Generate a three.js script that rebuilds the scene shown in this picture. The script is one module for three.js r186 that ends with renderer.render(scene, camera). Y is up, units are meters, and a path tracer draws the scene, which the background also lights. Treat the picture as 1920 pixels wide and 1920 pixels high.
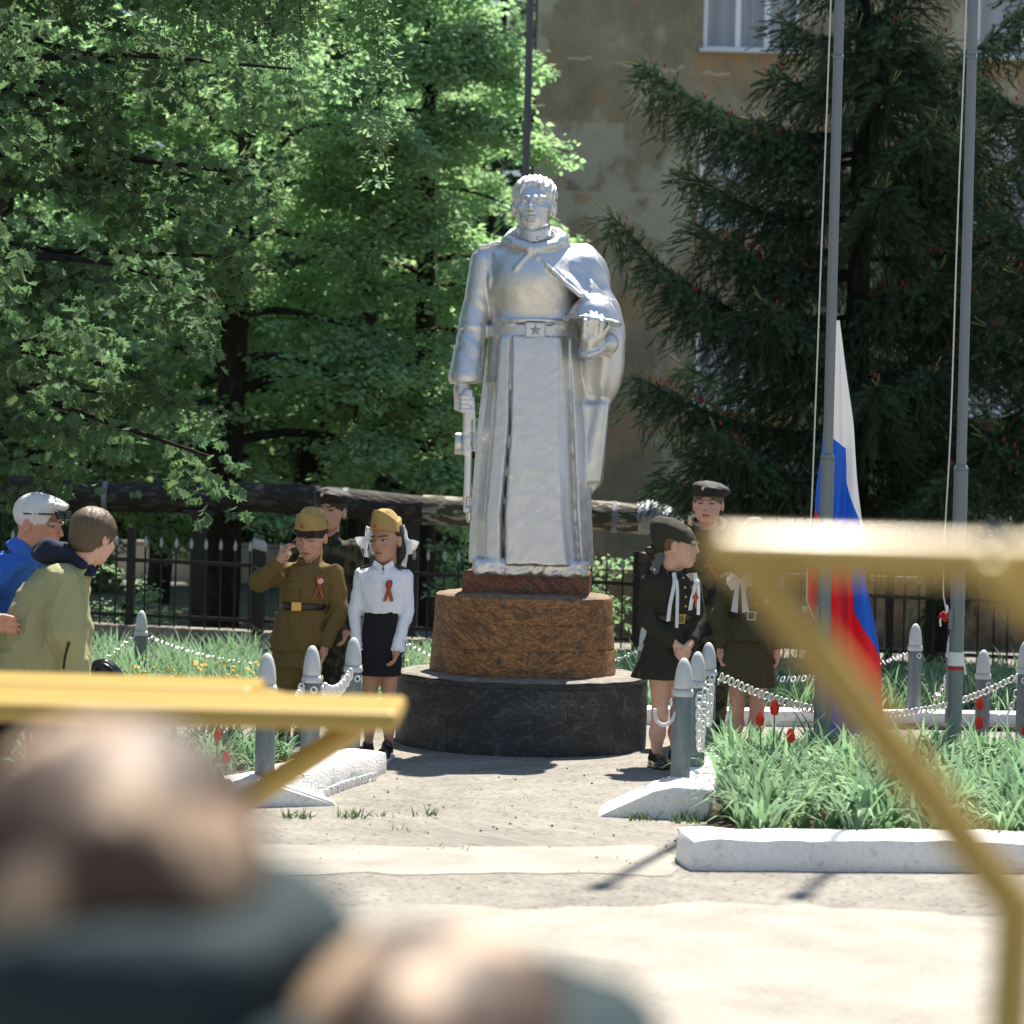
import * as THREE from 'three';
import { mergeGeometries, mergeVertices } from 'three/addons/utils/BufferGeometryUtils.js';
import { RoundedBoxGeometry } from 'three/addons/geometries/RoundedBoxGeometry.js';
import { createNoise3D } from 'simplex-noise';

// ---------------------------------------------------------------- camera, sky, sun, exposure
const scene = new THREE.Scene();
const camera = new THREE.PerspectiveCamera(27, 1, 0.05, 400);
camera.position.set(0, 1.35, 0);
camera.rotation.set(0, 0, 0.0262);              // the photograph is tilted by a degree and a half
camera.focus = 11.7;
camera.userData.fStop = 2.9;
const SUN = new THREE.Vector3(0.16, 1, -0.46).normalize();
const renderer = new THREE.WebGLRenderer({ antialias: true });
renderer.setSize(1024, 1024);
renderer.toneMapping = THREE.LinearToneMapping;
renderer.toneMappingExposure = 2.4;
renderer.shadowMap.enabled = true;
{
  // clear spring sky: deep blue overhead, paler towards the horizon, a soft glow of air round the sun
  const W = 256, H = 128, d = new Float32Array(W * H * 4);
  for (let j = 0; j < H; j++) for (let i = 0; i < W; i++) {
    const el = ((j + 0.5) / H - 0.5) * Math.PI, az = ((i + 0.5) / W - 0.5) * 2 * Math.PI;
    const x = Math.cos(az) * Math.cos(el), y = Math.sin(el), z = Math.sin(az) * Math.cos(el);
    const up = Math.max(0, y), t = Math.pow(1 - up, 2.6), s = Math.max(0, x * SUN.x + y * SUN.y + z * SUN.z);
    const glow = 0.5 * Math.pow(s, 60) + 0.22 * Math.pow(s, 8);
    const o = (j * W + i) * 4;
    d[o] = 0.21 + 0.42 * t + glow; d[o + 1] = 0.35 + 0.36 * t + glow * 0.95; d[o + 2] = 0.63 + 0.14 * t + glow * 0.85; d[o + 3] = 1;
  }
  const sky = new THREE.DataTexture(d, W, H, THREE.RGBAFormat, THREE.FloatType);
  sky.mapping = THREE.EquirectangularReflectionMapping; sky.magFilter = THREE.LinearFilter; sky.needsUpdate = true;
  scene.background = sky; scene.environment = sky;
  scene.backgroundIntensity = scene.environmentIntensity = 0.43;
}
const sun = new THREE.DirectionalLight(0xfff5e8, 4.9);
sun.target.position.set(0, 0, -12); sun.position.copy(SUN).multiplyScalar(60).add(sun.target.position);
sun.castShadow = true; sun.shadow.mapSize.set(4096, 4096);
Object.assign(sun.shadow.camera, { left: -30, right: 30, top: 30, bottom: -30, near: 1, far: 160 });
scene.add(sun, sun.target);

// ---------------------------------------------------------------- helpers
function rng(seed) { let a = seed >>> 0; return () => { a = (a + 0x6d2b79f5) >>> 0; let t = Math.imul(a ^ (a >>> 15), 1 | a); t = (t + Math.imul(t ^ (t >>> 7), 61 | t)) ^ t; return ((t ^ (t >>> 14)) >>> 0) / 4294967296; }; }
const n3 = createNoise3D(rng(11));
const fbm = (x, y, z, o = 4) => { let s = 0, a = 0.5, f = 1; for (let i = 0; i < o; i++) { s += a * n3(x * f, y * f, z * f); a *= 0.5; f *= 2.03; } return s; };
const clamp = (x, a = 0, b = 1) => Math.min(b, Math.max(a, x));
const lerp = (a, b, t) => a + (b - a) * t;
const sstep = (a, b, x) => { const t = clamp((x - a) / (b - a)); return t * t * (3 - 2 * t); };
const V = (x, y, z) => new THREE.Vector3(x, y, z);
const lin = (r, g, b) => new THREE.Color().setRGB(r, g, b);
const taken = new Map();
function numbered(n) { const k = taken.get(n) || 0; taken.set(n, k + 1); return k ? n + '_' + String(k).padStart(3, '0') : n; }
function shadows(o) { o.traverse((c) => { if (c.isMesh) { c.castShadow = true; c.receiveShadow = true; } }); return o; }
function tag(o, label, category, group) { o.userData.label = label; o.userData.category = category; if (group) o.userData.group = group; return o; }
function thing(name, label, category, pos = [0, 0, 0], turn = 0, group) {
  const o = new THREE.Group(); o.name = numbered(name); o.position.set(...pos); o.rotation.y = turn; scene.add(o);
  return tag(o, label, category, group);
}
function part(parent, name, geo, mat, label) {
  const m = new THREE.Mesh(geo, mat); m.name = name; m.castShadow = m.receiveShadow = true; parent.add(m);
  if (label) m.userData.label = label;
  return m;
}
function struct(name, geo, mat) { const m = part(scene, numbered(name), geo, mat); m.userData.kind = 'structure'; return m; }
function dup(src, pos, turn, label) { const c = src.clone(); c.name = numbered(src.name.replace(/_\d{3}$/, '')); c.userData = { ...src.userData }; scene.add(c); c.position.set(...pos); c.rotation.y = turn; if (label) c.userData.label = label; return c; }
function tex(w, h, fn, srgb = true, rep) {
  const d = new Uint8Array(w * h * 4);
  for (let j = 0; j < h; j++) for (let i = 0; i < w; i++) { const c = fn((i + 0.5) / w, (j + 0.5) / h, i, j), o = (j * w + i) * 4; d[o] = clamp(c[0], 0, 255); d[o + 1] = clamp(c[1], 0, 255); d[o + 2] = clamp(c[2], 0, 255); d[o + 3] = 255; }
  const t = new THREE.DataTexture(d, w, h); t.magFilter = THREE.LinearFilter; t.minFilter = THREE.LinearMipmapLinearFilter; t.wrapS = t.wrapT = THREE.RepeatWrapping;
  if (srgb) t.colorSpace = THREE.SRGBColorSpace; if (rep) t.repeat.set(...rep); t.needsUpdate = true; return t;
}
// noise that repeats over the unit square
const tn = (u, v, f, seed = 0, o = 4) => { const a = u * 2 * Math.PI, b = v * 2 * Math.PI, r = f / (2 * Math.PI); return fbm(Math.cos(a) * r + seed, Math.sin(a) * r + Math.cos(b) * r, Math.sin(b) * r - seed, o); };
const std = (o) => new THREE.MeshStandardMaterial({ roughness: 0.85, metalness: 0, ...o });
const phys = (o) => new THREE.MeshPhysicalMaterial({ roughness: 0.85, metalness: 0, ...o });
const at = (g, x, y, z) => g.translate(x, y, z);
const box = (w, h, d, x = 0, y = 0, z = 0) => new THREE.BoxGeometry(w, h, d).translate(x, y, z);
const rbox = (w, h, d, r, x = 0, y = 0, z = 0) => new RoundedBoxGeometry(w, h, d, 2, r).translate(x, y, z);
function tube(pts, r, seg = 24, rad = 6, closed = false) { return new THREE.TubeGeometry(new THREE.CatmullRomCurve3(pts.map((p) => p.isVector3 ? p : V(...p)), closed), seg, r, rad, closed); }
// a tube with a radius that tapers along its length
function taper(pts, r0, r1, seg = 12, rad = 6) {
  const c = new THREE.CatmullRomCurve3(pts.map((p) => p.isVector3 ? p : V(...p))), g = new THREE.TubeGeometry(c, seg, 1, rad), p = g.attributes.position, q = V(0, 0, 0);
  for (let i = 0; i <= seg; i++) { c.getPointAt(i / seg, q); const r = lerp(r0, r1, i / seg); for (let j = 0; j <= rad; j++) { const k = i * (rad + 1) + j; p.setXYZ(k, q.x + (p.getX(k) - q.x) * r, q.y + (p.getY(k) - q.y) * r, q.z + (p.getZ(k) - q.z) * r); } }
  return g;
}
function bar(a, b, r, rad = 8) { const A = V(...a), B = V(...b), d = B.clone().sub(A), g = new THREE.CylinderGeometry(r, r, d.length(), rad); g.applyQuaternion(new THREE.Quaternion().setFromUnitVectors(V(0, 1, 0), d.clone().normalize())); return g.translate((A.x + B.x) / 2, (A.y + B.y) / 2, (A.z + B.z) / 2); }
function lathe(pts, seg = 20) { return new THREE.LatheGeometry(pts.map((p) => new THREE.Vector2(p[0], p[1])), seg); }
function strip(g) { for (const k of Object.keys(g.attributes)) if (!['position', 'normal', 'uv'].includes(k)) g.deleteAttribute(k); return g.index ? g.toNonIndexed() : g; }
const merge = (list) => mergeGeometries(list.map(strip));
// moves vertices by smooth noise so that edges are not ruler-straight
function rough(g, amp, freq, seed = 0, up = 1) {
  const p = g.attributes.position;
  for (let i = 0; i < p.count; i++) { const x = p.getX(i), y = p.getY(i), z = p.getZ(i); p.setXYZ(i, x + amp * fbm(x * freq + seed, y * freq, z * freq, 3), y + up * amp * fbm(x * freq, y * freq + 31 + seed, z * freq, 3), z + amp * fbm(x * freq, y * freq, z * freq + 57 + seed, 3)); }
  g.computeVertexNormals(); return g;
}
// uv in metres from the dominant direction of each face
function boxUV(g0, s = 1) {
  const g = g0.index ? g0.toNonIndexed() : g0, p = g.attributes.position, n = p.count, uv = new Float32Array(n * 2), a = V(0, 0, 0), b = V(0, 0, 0), c = V(0, 0, 0);
  for (let i = 0; i < n; i += 3) {
    a.fromBufferAttribute(p, i); b.fromBufferAttribute(p, i + 1).sub(a); c.fromBufferAttribute(p, i + 2).sub(a); b.cross(c);
    const X = Math.abs(b.x), Y = Math.abs(b.y), Z = Math.abs(b.z);
    for (let k = i; k < i + 3; k++) { const x = p.getX(k), y = p.getY(k), z = p.getZ(k); const w = Z >= X && Z >= Y ? [x, y] : X >= Y ? [z, y] : [x, z]; uv[k * 2] = w[0] * s; uv[k * 2 + 1] = w[1] * s; }
  }
  g.setAttribute('uv', new THREE.BufferAttribute(uv, 2)); return g;
}

// ---------------------------------------------------------------- solids from distance fields (surface nets)
const smin = (a, b, k) => { const h = Math.max(k - Math.abs(a - b), 0) / k; return Math.min(a, b) - h * h * k * 0.25; };
const smax = (a, b, k) => -smin(-a, -b, k);
const cap = (x, y, z, a, b, ra, rb) => {
  const bx = b[0] - a[0], by = b[1] - a[1], bz = b[2] - a[2], px = x - a[0], py = y - a[1], pz = z - a[2], t = clamp((px * bx + py * by + pz * bz) / (bx * bx + by * by + bz * bz + 1e-9));
  return Math.hypot(px - bx * t, py - by * t, pz - bz * t) - (ra + (rb - ra) * t);
};
const ell = (x, y, z, c, r) => { const a = (x - c[0]) / r[0], b = (y - c[1]) / r[1], d = (z - c[2]) / r[2], k0 = Math.hypot(a, b, d), k1 = Math.hypot(a / r[0], b / r[1], d / r[2]); return k1 < 1e-6 ? -Math.min(...r) : k0 * (k0 - 1) / k1; };
const bx3 = (x, y, z, c, h, r) => { const a = Math.abs(x - c[0]) - h[0] + r, b = Math.abs(y - c[1]) - h[1] + r, d = Math.abs(z - c[2]) - h[2] + r; return Math.hypot(Math.max(a, 0), Math.max(b, 0), Math.max(d, 0)) + Math.min(Math.max(a, b, d), 0) - r; };
function nets(f, lo, hi, h, slack = 1.35) {
  const nx = Math.ceil((hi[0] - lo[0]) / h) + 1, ny = Math.ceil((hi[1] - lo[1]) / h) + 1, nz = Math.ceil((hi[2] - lo[2]) / h) + 1, F = new Float32Array(nx * ny * nz), B = 5, R = B * h * 0.87 * slack + h;
  const id = (i, j, k) => i + nx * (j + ny * k);
  for (let k0 = 0; k0 < nz; k0 += B) for (let j0 = 0; j0 < ny; j0 += B) for (let i0 = 0; i0 < nx; i0 += B) {
    const c = f(lo[0] + (i0 + B / 2) * h, lo[1] + (j0 + B / 2) * h, lo[2] + (k0 + B / 2) * h), far = Math.abs(c) > R;
    for (let k = k0; k < Math.min(nz, k0 + B); k++) for (let j = j0; j < Math.min(ny, j0 + B); j++) for (let i = i0; i < Math.min(nx, i0 + B); i++) F[id(i, j, k)] = far ? c : f(lo[0] + i * h, lo[1] + j * h, lo[2] + k * h);
  }
  const pos = [], idx = [], vid = new Int32Array(nx * ny * nz).fill(-1);
  const E = [[0, 1], [0, 2], [0, 4], [1, 3], [1, 5], [2, 3], [2, 6], [3, 7], [4, 5], [4, 6], [5, 7], [6, 7]], v = new Float64Array(8);
  for (let k = 0; k < nz - 1; k++) for (let j = 0; j < ny - 1; j++) for (let i = 0; i < nx - 1; i++) {
    let m = 0; for (let c = 0; c < 8; c++) { v[c] = F[id(i + (c & 1), j + ((c >> 1) & 1), k + (c >> 2))]; if (v[c] < 0) m |= 1 << c; }
    if (m === 0 || m === 255) continue;
    let x = 0, y = 0, z = 0, n = 0;
    for (const [a, b] of E) if ((v[a] < 0) !== (v[b] < 0)) { const t = v[a] / (v[a] - v[b]); x += (a & 1) + t * ((b & 1) - (a & 1)); y += ((a >> 1) & 1) + t * (((b >> 1) & 1) - ((a >> 1) & 1)); z += (a >> 2) + t * ((b >> 2) - (a >> 2)); n++; }
    vid[id(i, j, k)] = pos.length / 3; pos.push(lo[0] + (i + x / n) * h, lo[1] + (j + y / n) * h, lo[2] + (k + z / n) * h);
  }
  const quad = (a, b, c, d, flip) => { if (a < 0 || b < 0 || c < 0 || d < 0) return; if (flip) idx.push(a, c, b, a, d, c); else idx.push(a, b, c, a, c, d); };
  for (let k = 1; k < nz - 1; k++) for (let j = 1; j < ny - 1; j++) for (let i = 1; i < nx - 1; i++) {
    const s = F[id(i, j, k)] < 0;
    if (s !== F[id(i + 1, j, k)] < 0) quad(vid[id(i, j - 1, k - 1)], vid[id(i, j, k - 1)], vid[id(i, j, k)], vid[id(i, j - 1, k)], !s);
    if (s !== F[id(i, j + 1, k)] < 0) quad(vid[id(i - 1, j, k - 1)], vid[id(i - 1, j, k)], vid[id(i, j, k)], vid[id(i, j, k - 1)], !s);
    if (s !== F[id(i, j, k + 1)] < 0) quad(vid[id(i - 1, j - 1, k)], vid[id(i, j - 1, k)], vid[id(i, j, k)], vid[id(i - 1, j, k)], !s);
  }
  const g = new THREE.BufferGeometry(); g.setAttribute('position', new THREE.Float32BufferAttribute(pos, 3)); g.setIndex(idx); g.computeVertexNormals();
  return g;
}
function paint(g, fn) { const p = g.attributes.position, c = new Float32Array(p.count * 3); for (let i = 0; i < p.count; i++) { const q = fn(p.getX(i), p.getY(i), p.getZ(i)); c[i * 3] = q[0]; c[i * 3 + 1] = q[1]; c[i * 3 + 2] = q[2]; } g.setAttribute('color', new THREE.BufferAttribute(c, 3)); return g; }
// an InstancedMesh from a list of matrices
function scatter(parent, name, geo, mat, list, tint) {
  const m = new THREE.InstancedMesh(geo, mat, list.length); m.name = name; m.castShadow = m.receiveShadow = true; m.userData.kind = 'stuff';
  list.forEach((x, i) => m.setMatrixAt(i, x)); if (tint) list.forEach((x, i) => m.setColorAt(i, tint(i, x)));
  parent.add(m); return m;
}
const _q = new THREE.Quaternion(), _e = new THREE.Euler();
const mat4 = (x, y, z, rx, ry, rz, s) => new THREE.Matrix4().compose(V(x, y, z), _q.setFromEuler(_e.set(rx, ry, rz, 'YXZ')), typeof s === 'number' ? V(s, s, s) : V(...s));
const grit = tex(512, 512, (u, v) => { const a = tn(u, v, 90, 3, 3), b = tn(u, v, 14, 9, 3); const k = 128 + a * 90 + b * 60; return [k, k, k]; }, false);
const plasterBump = tex(512, 512, (u, v) => { const k = 128 + tn(u, v, 26, 5, 5) * 150; return [k, k, k]; }, false);
const repOf = (t, r) => { const c = t.clone(); c.repeat.set(r, r); c.needsUpdate = true; return c; };
// ---------------------------------------------------------------- ground, beds, kerbs
{
  const col = tex(768, 768, (u, v) => {
    const big = tn(u, v, 5, 1, 4), mid = tn(u, v, 24, 7, 4), fine = tn(u, v, 150, 13, 2), streak = tn(u, v * 0.5, 9, 21, 3), pit = Math.max(0, tn(u, v, 110, 33, 2) - 0.34) * 260;
    const k = 1 + big * 0.13 + mid * 0.1 + fine * 0.17 + streak * 0.02;
    return [125 * k - pit, 122 * k - pit, 114 * k - pit];
  });
  col.repeat.set(1 / 5, 1 / 5);
  const g = new THREE.PlaneGeometry(240, 240).rotateX(-Math.PI / 2); const uv = g.attributes.uv, p = g.attributes.position;
  for (let i = 0; i < uv.count; i++) uv.setXY(i, p.getX(i), p.getZ(i));
  struct('ground', g.translate(0, 0, -60), std({ map: col, bumpMap: repOf(grit, 0.7), bumpScale: 0.006, roughness: 0.95 }));
}
// pale sand that has drifted across the asphalt in front of the path, with ragged edges
function patch(pts, y, n, amp, seed) {
  const c = new THREE.CatmullRomCurve3(pts.map((p) => V(p[0], 0, p[1])), true, 'catmullrom', 0.3), sh = c.getSpacedPoints(n).slice(0, n).map((p) => new THREE.Vector2(p.x + amp * fbm(p.x * 2.3 + seed, p.z * 2.3, 0, 4), -(p.z + amp * fbm(p.x * 2.3, p.z * 2.3 + seed, 9, 4))));
  const g = new THREE.ShapeGeometry(new THREE.Shape(sh)).rotateX(-Math.PI / 2).translate(0, y, 0), p = g.attributes.position; for (let i = 0; i < p.count; i++) g.attributes.uv.setXY(i, p.getX(i), p.getZ(i)); return g;
}
const sandMap = tex(512, 512, (u, v) => { const k = 1 + tn(u, v, 8, 41, 4) * 0.13 + tn(u, v, 130, 17, 2) * 0.1; return [146 * k, 142 * k, 132 * k]; }); sandMap.repeat.set(0.3, 0.3);
const sandMat = std({ map: sandMap, bumpMap: repOf(grit, 0.9), bumpScale: 0.004, roughness: 0.97 });
struct('sand_strip', patch([[-6, -7.55], [-3, -7.7], [-0.86, -7.84], [0.3, -7.98], [0.64, -8.05], [0.62, -8.7], [0.1, -8.6], [-0.94, -8.48], [-3, -8.35], [-6, -8.2]], 0.0025, 260, 0.07, 4), sandMat);
struct('sand_strip', patch([[-4, -3], [4.5, -3], [4.5, -6.9], [2.2, -7.3], [0.6, -7.42], [-0.6, -7.2], [-4, -6.9]], 0.0025, 260, 0.16, 8), sandMat);
const soilMat = std({ map: tex(256, 256, (u, v) => { const k = 1 + tn(u, v, 30, 2, 4) * 0.7; return [78 * k, 64 * k, 50 * k]; }), bumpMap: repOf(grit, 2), bumpScale: 0.02, roughness: 1 });
soilMat.map.repeat.set(1, 1);
const soil = (pts, y, s) => struct('soil', patch(pts, y, 120, 0.02, s), soilMat);
soil([[1.0, -8.5], [4.6, -8.75], [4.6, -12.6], [2.6, -12.2], [1.3, -11.8], [1.1, -10.4]], 0.03, 1);
soil([[-1.25, -9.85], [-3.9, -9.6], [-4.6, -11.7], [-1.15, -11.3]], 0.03, 2);
soil([[-7, -13.9], [-0.9, -13.75], [0.9, -13.85], [7, -14.4], [7, -18.9], [-7, -18.9]], 0.03, 3);

// whitewashed kerbs: blunt blocks with uneven edges, lumps of lime and grey scuffs low down
const limeMap = tex(512, 512, (u, v) => { const d = tn(u, v, 16, 61, 5), s = tn(u, v, 60, 3, 3), k = 1 + s * 0.05; const chip = sstep(0.34, 0.55, d + s * 0.4) * 0.3; return [lerp(232, 150, chip) * k, lerp(231, 144, chip) * k, lerp(227, 134, chip) * k]; });
limeMap.repeat.set(0.8, 0.8);
const limeMat = std({ map: limeMap, bumpMap: repOf(plasterBump, 3), bumpScale: 0.004, roughness: 0.9 });
function kerbBlock(name, label, a, b, depth, h, seed, group) {
  const dx = b[0] - a[0], dz = b[1] - a[1], L = Math.hypot(dx, dz), g = new RoundedBoxGeometry(L, h + 0.06, depth, 3, 0.022), s = new THREE.BoxGeometry(L, h + 0.06, depth, Math.ceil(L / 0.06), 4, 5);
  // round the long edges of a finely divided box
  const p = s.attributes.position; for (let i = 0; i < p.count; i++) { const y = p.getY(i), z = p.getZ(i), x = p.getX(i), hy = (h + 0.06) / 2, hz = depth / 2; const ey = Math.max(0, Math.abs(y) - hy + 0.03), ez = Math.max(0, Math.abs(z) - hz + 0.03), ex = Math.max(0, Math.abs(x) - L / 2 + 0.03), e = Math.hypot(ey, ez, ex); if (e > 0.03) { const k = 0.03 / e; p.setXYZ(i, x - Math.sign(x) * ex * (1 - k), y - Math.sign(y) * ey * (1 - k), z - Math.sign(z) * ez * (1 - k)); } }
  g.dispose(); s.translate(0, h / 2 - 0.03, 0); rough(s, 0.013, 3.2, seed);
  const m = part(scene, numbered(name), boxUV(s), limeMat); m.geometry.computeVertexNormals && 0;
  m.position.set((a[0] + b[0]) / 2, 0, (a[1] + b[1]) / 2); m.rotation.y = -Math.atan2(dz, dx); return tag(m, label, 'kerb', group);
}
kerbBlock('kerb', 'long whitewashed kerb in front of the flagpole flower bed', [0.69, -8.3], [3.6, -8.62], 0.32, 0.125, 1);
kerbBlock('kerb', 'whitewashed kerb at the far side of the lit path behind the flagpoles', [0.86, -13.86], [4.2, -14.3], 0.2, 0.11, 2);
kerbBlock('kerb', 'whitewashed kerb behind the girl in the white blouse', [-0.55, -13.86], [-4.6, -13.7], 0.2, 0.11, 3);
kerbBlock('kerb', 'whitewashed kerb under the three bollards beside the girl with the black skirt', [-1.13, -9.64], [-0.74, -10.95], 0.3, 0.12, 4);
kerbBlock('kerb', 'whitewashed kerb under the three bollards beside the girl in dark uniform', [0.86, -9.86], [1.13, -11.95], 0.22, 0.11, 5);
function ramp(pts, h, depth, pos, turn, label, seed) {
  const s = new THREE.Shape(pts.map((p) => new THREE.Vector2(...p))), g = new THREE.ExtrudeGeometry(s, { depth, bevelEnabled: true, bevelSize: 0.012, bevelThickness: 0.012, bevelSegments: 2, steps: 6 });
  const m = part(scene, numbered('kerb_end'), boxUV(rough(g, 0.012, 6, seed)), limeMat); m.position.set(...pos); m.rotation.y = turn; return tag(m, label, 'kerb');
}
ramp([[0, -0.03], [0.5, -0.03], [0.52, 0.13], [0.36, 0.135], [0.27, 0.115], [0.05, 0.012]], 0.12, 0.3, [0.42, 0, -9.84], -0.06, 'sloping white concrete kerb end at the foot of the bollard near the flagpole bed', 3);
ramp([[0.46, -0.03], [0, -0.03], [-0.02, 0.1], [0.08, 0.115], [0.2, 0.085], [0.42, 0.012]], 0.12, 0.26, [-1.26, 0, -9.78], 0.3, 'sloping white concrete kerb end beside the red tulips', 4);
// small weeds in the cracks
{
  const r = rng(5), g = new THREE.ConeGeometry(0.004, 0.05, 3).translate(0, 0.025, 0), list = [];
  for (const [x, z, n, s] of [[-0.36, -9.42, 14, 1], [-0.66, -9.3, 40, 0.9], [-0.52, -9.36, 10, 0.7], [-0.9, -9.25, 40, 0.9], [0.62, -9.46, 36, 0.8], [0.95, -9.5, 50, 1.1], [-0.2, -8.5, 6, 0.5], [0.8, -9.42, 40, 1], [-0.45, -8.95, 8, 0.6]]) for (let i = 0; i < n; i++) list.push(mat4(x + (r() - 0.5) * 0.13, 0, z + (r() - 0.5) * 0.1, (r() - 0.5) * 1.6, r() * 6.3, (r() - 0.5) * 1.6, s * (0.5 + r() * 0.9)));
  const w = scatter(scene, 'weeds', g, std({ color: lin(0.1, 0.16, 0.05) }), list); tag(w, 'little weeds sprouting from the cracked asphalt by the kerbs', 'weeds');
}
// grit and pebbles lying loose on the asphalt
{
  const r = rng(8), g = new THREE.IcosahedronGeometry(0.008, 0), list = []; for (let i = 0; i < 150; i++) { const z = -8 - r() * 3.8; list.push(mat4((r() - 0.5) * 1.7 * (0.7 - z * 0.02), 0.003, z, r() * 6, r() * 6, r() * 6, 0.2 + r() * r() * 0.9)); }
  const w = scatter(scene, 'gravel', g, std({ color: lin(0.16, 0.14, 0.12) }), list); tag(w, 'loose dark grit scattered over the path', 'gravel');
}

// ---------------------------------------------------------------- bollards and chains
const bolMat = std({ map: (() => { const t = tex(128, 256, (u, v) => { const k = 1 + tn(u, v, 24, 5, 4) * 0.14 + tn(u, v, 5, 8, 2) * 0.08; return [106 * k, 116 * k, 120 * k]; }); return t; })(), roughness: 0.55, metalness: 0.15, bumpMap: grit, bumpScale: 0.001 });
const capMat = std({ color: lin(0.5, 0.53, 0.54), roughness: 0.6, metalness: 0.1, bumpMap: grit, bumpScale: 0.0012 });
const chainMat = std({ color: lin(0.72, 0.72, 0.73), roughness: 0.42, metalness: 0.55 });
const BOL = 'bullet-topped bollards with chains';
const bolProto = { post: lathe([[0, 0], [0.046, 0], [0.044, 0.42], [0, 0.42]], 24), ring: lathe([[0, 0.42], [0.046, 0.42], [0.05, 0.424], [0.05, 0.44], [0.046, 0.446], [0.044, 0.456], [0, 0.456]], 24), cap: lathe([[0, 0.45], [0.0435, 0.45], [0.043, 0.475], [0.0405, 0.51], [0.035, 0.545], [0.027, 0.572], [0.018, 0.59], [0.008, 0.599], [0.0001, 0.6]], 24), eye: new THREE.TorusGeometry(0.014, 0.0045, 6, 14) };
function bollard(x, y, z, label, s = 1, lean = 0, eyes = []) {
  const t = thing('bollard', label, 'bollard', [x, y - 0.02, z], x * 7, BOL); t.scale.setScalar(s); t.rotation.z = lean;
  part(t, 'post', bolProto.post, bolMat); part(t, 'collar_ring', bolProto.ring, capMat); part(t, 'cap', bolProto.cap, capMat);
  for (const a of eyes) { const e = part(t, 'eye_ring', bolProto.eye, chainMat); e.position.set(Math.sin(a - x * 7) * 0.056, 0.39, Math.cos(a - x * 7) * 0.056); e.rotation.y = a - x * 7; }
  return t;
}
bollard(0.818, 0.11, -9.97, 'grey bullet-topped bollard on the sloping white kerb end beside the iris bed', 1.0, -0.01, [-1.4, 2.6]);
bollard(0.944, 0.1, -10.62, 'grey bullet-topped bollard between two others, close to the clasped hands', 1.0, 0, [0.2, 2.9]);
bollard(1.072, 0.1, -11.42, 'grey bullet-topped bollard third along the kerb from the sloping end, by the camouflage trousers', 1.0, 0, [1.4, 0]);
bollard(-1.096, 0.1, -9.71, 'grey bullet-topped bollard beside the red tulips at the corner of the bed', 1, 0, [1.5]);
bollard(-0.947, 0.1, -10.31, 'grey bullet-topped bollard in front of the boy in the olive tunic', 1, 0, [0.3, 1.6]);
bollard(-0.801, 0.1, -11.04, 'grey bullet-topped bollard beside the girl in the white blouse', 1, 0, [0.5, -1]);
bollard(-2.62, 0.0, -15.2, 'lone grey bollard in the iris bed beside the woman in the green jacket', 1, 0, [1.5, -1.2]);
bollard(-0.78, 0.0, -15.2, 'grey bollard half hidden behind the black skirt', 1, 0, [1.5]);
bollard(0.96, 0.0, -15.0, 'pale capped bollard behind the dark flared skirt', 1, 0, [-1.5, 1.4]);
bollard(2.7, 0.1, -14.16, 'grey bollard standing on the far white kerb behind the flag', 1, 0, [-1.5, 0.3]);
bollard(2.86, 0.09, -13.7, 'grey bollard partly behind the second flagpole', 1, 0.015, [0.2]);
bollard(2.92, 0.0, -13.1, 'grey bollard between the second flagpole and the edge post', 1, 0, [0.4]);
bollard(3.13, 0.0, -12.9, 'grey bollard where the long sagging chain ends, past the second flagpole', 1.12, 0, [-1.3, -0.3]);

// chains: every link a part of its own
const linkGeo = (() => { const pts = []; const a = 0.013, w = 0.0125; for (let i = 0; i < 16; i++) { const t = i / 16 * Math.PI * 2; pts.push(V(Math.cos(t) * w + 0, Math.sin(t) * w + Math.sign(Math.sin(t)) * a * Math.min(1, Math.abs(Math.sin(t)) * 4), 0)); } return new THREE.TubeGeometry(new THREE.CatmullRomCurve3(pts, true), 18, 0.0058, 6, true); })();
function chain(label, pts, pitch = 0.0385, s = 1) {
  const c = new THREE.CatmullRomCurve3(pts.map((p) => V(...p)), false, 'centripetal'), n = Math.max(2, Math.round(c.getLength() / (pitch * s))), t = thing('chain', label, 'chain', pts[0], 0, 'painted chains between the bollards'), p = V(0, 0, 0), d = V(0, 0, 0), o = V(...pts[0]);
  const side = V(0, 0, 0), up = V(0, 1, 0), m = new THREE.Matrix4();
  for (let i = 0; i < n; i++) {
    c.getPointAt((i + 0.5) / n, p); c.getTangentAt((i + 0.5) / n, d); side.crossVectors(d, Math.abs(d.y) > 0.95 ? V(1, 0, 0) : up).normalize(); const nrm = V(0, 0, 0).crossVectors(side, d).normalize();
    m.makeBasis(side, d, nrm.multiplyScalar(-1)); const l = part(t, 'link', linkGeo, chainMat); l.quaternion.setFromRotationMatrix(m); l.rotateY((i % 2 ? 1.57 : 0) + Math.sin(i * 12.9) * 0.3 + Math.sin(i * 0.7) * 0.25); l.position.copy(p).sub(o); l.scale.setScalar(s);
  }
  return t;
}
function sag(a, b, drop, n = 7) { const out = []; for (let i = 0; i <= n; i++) { const t = i / n; out.push([lerp(a[0], b[0], t), lerp(a[1], b[1], t) - drop * 4 * t * (1 - t), lerp(a[2], b[2], t)]); } return out; }
const CY = 0.475;
chain('silver chain sagging over the irises beyond the lone bollard', sag([-2.56, 0.39, -15.2], [-0.84, 0.39, -15.2], 0.17));
chain('silver chain hanging from the lone bollard towards the green jacket', sag([-2.68, 0.39, -15.2], [-3.9, 0.37, -14.6], 0.3));
chain('silver chain sagging behind the stone drum of the statue', sag([-0.72, 0.39, -15.2], [0.9, 0.39, -15.0], 0.22));
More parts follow.
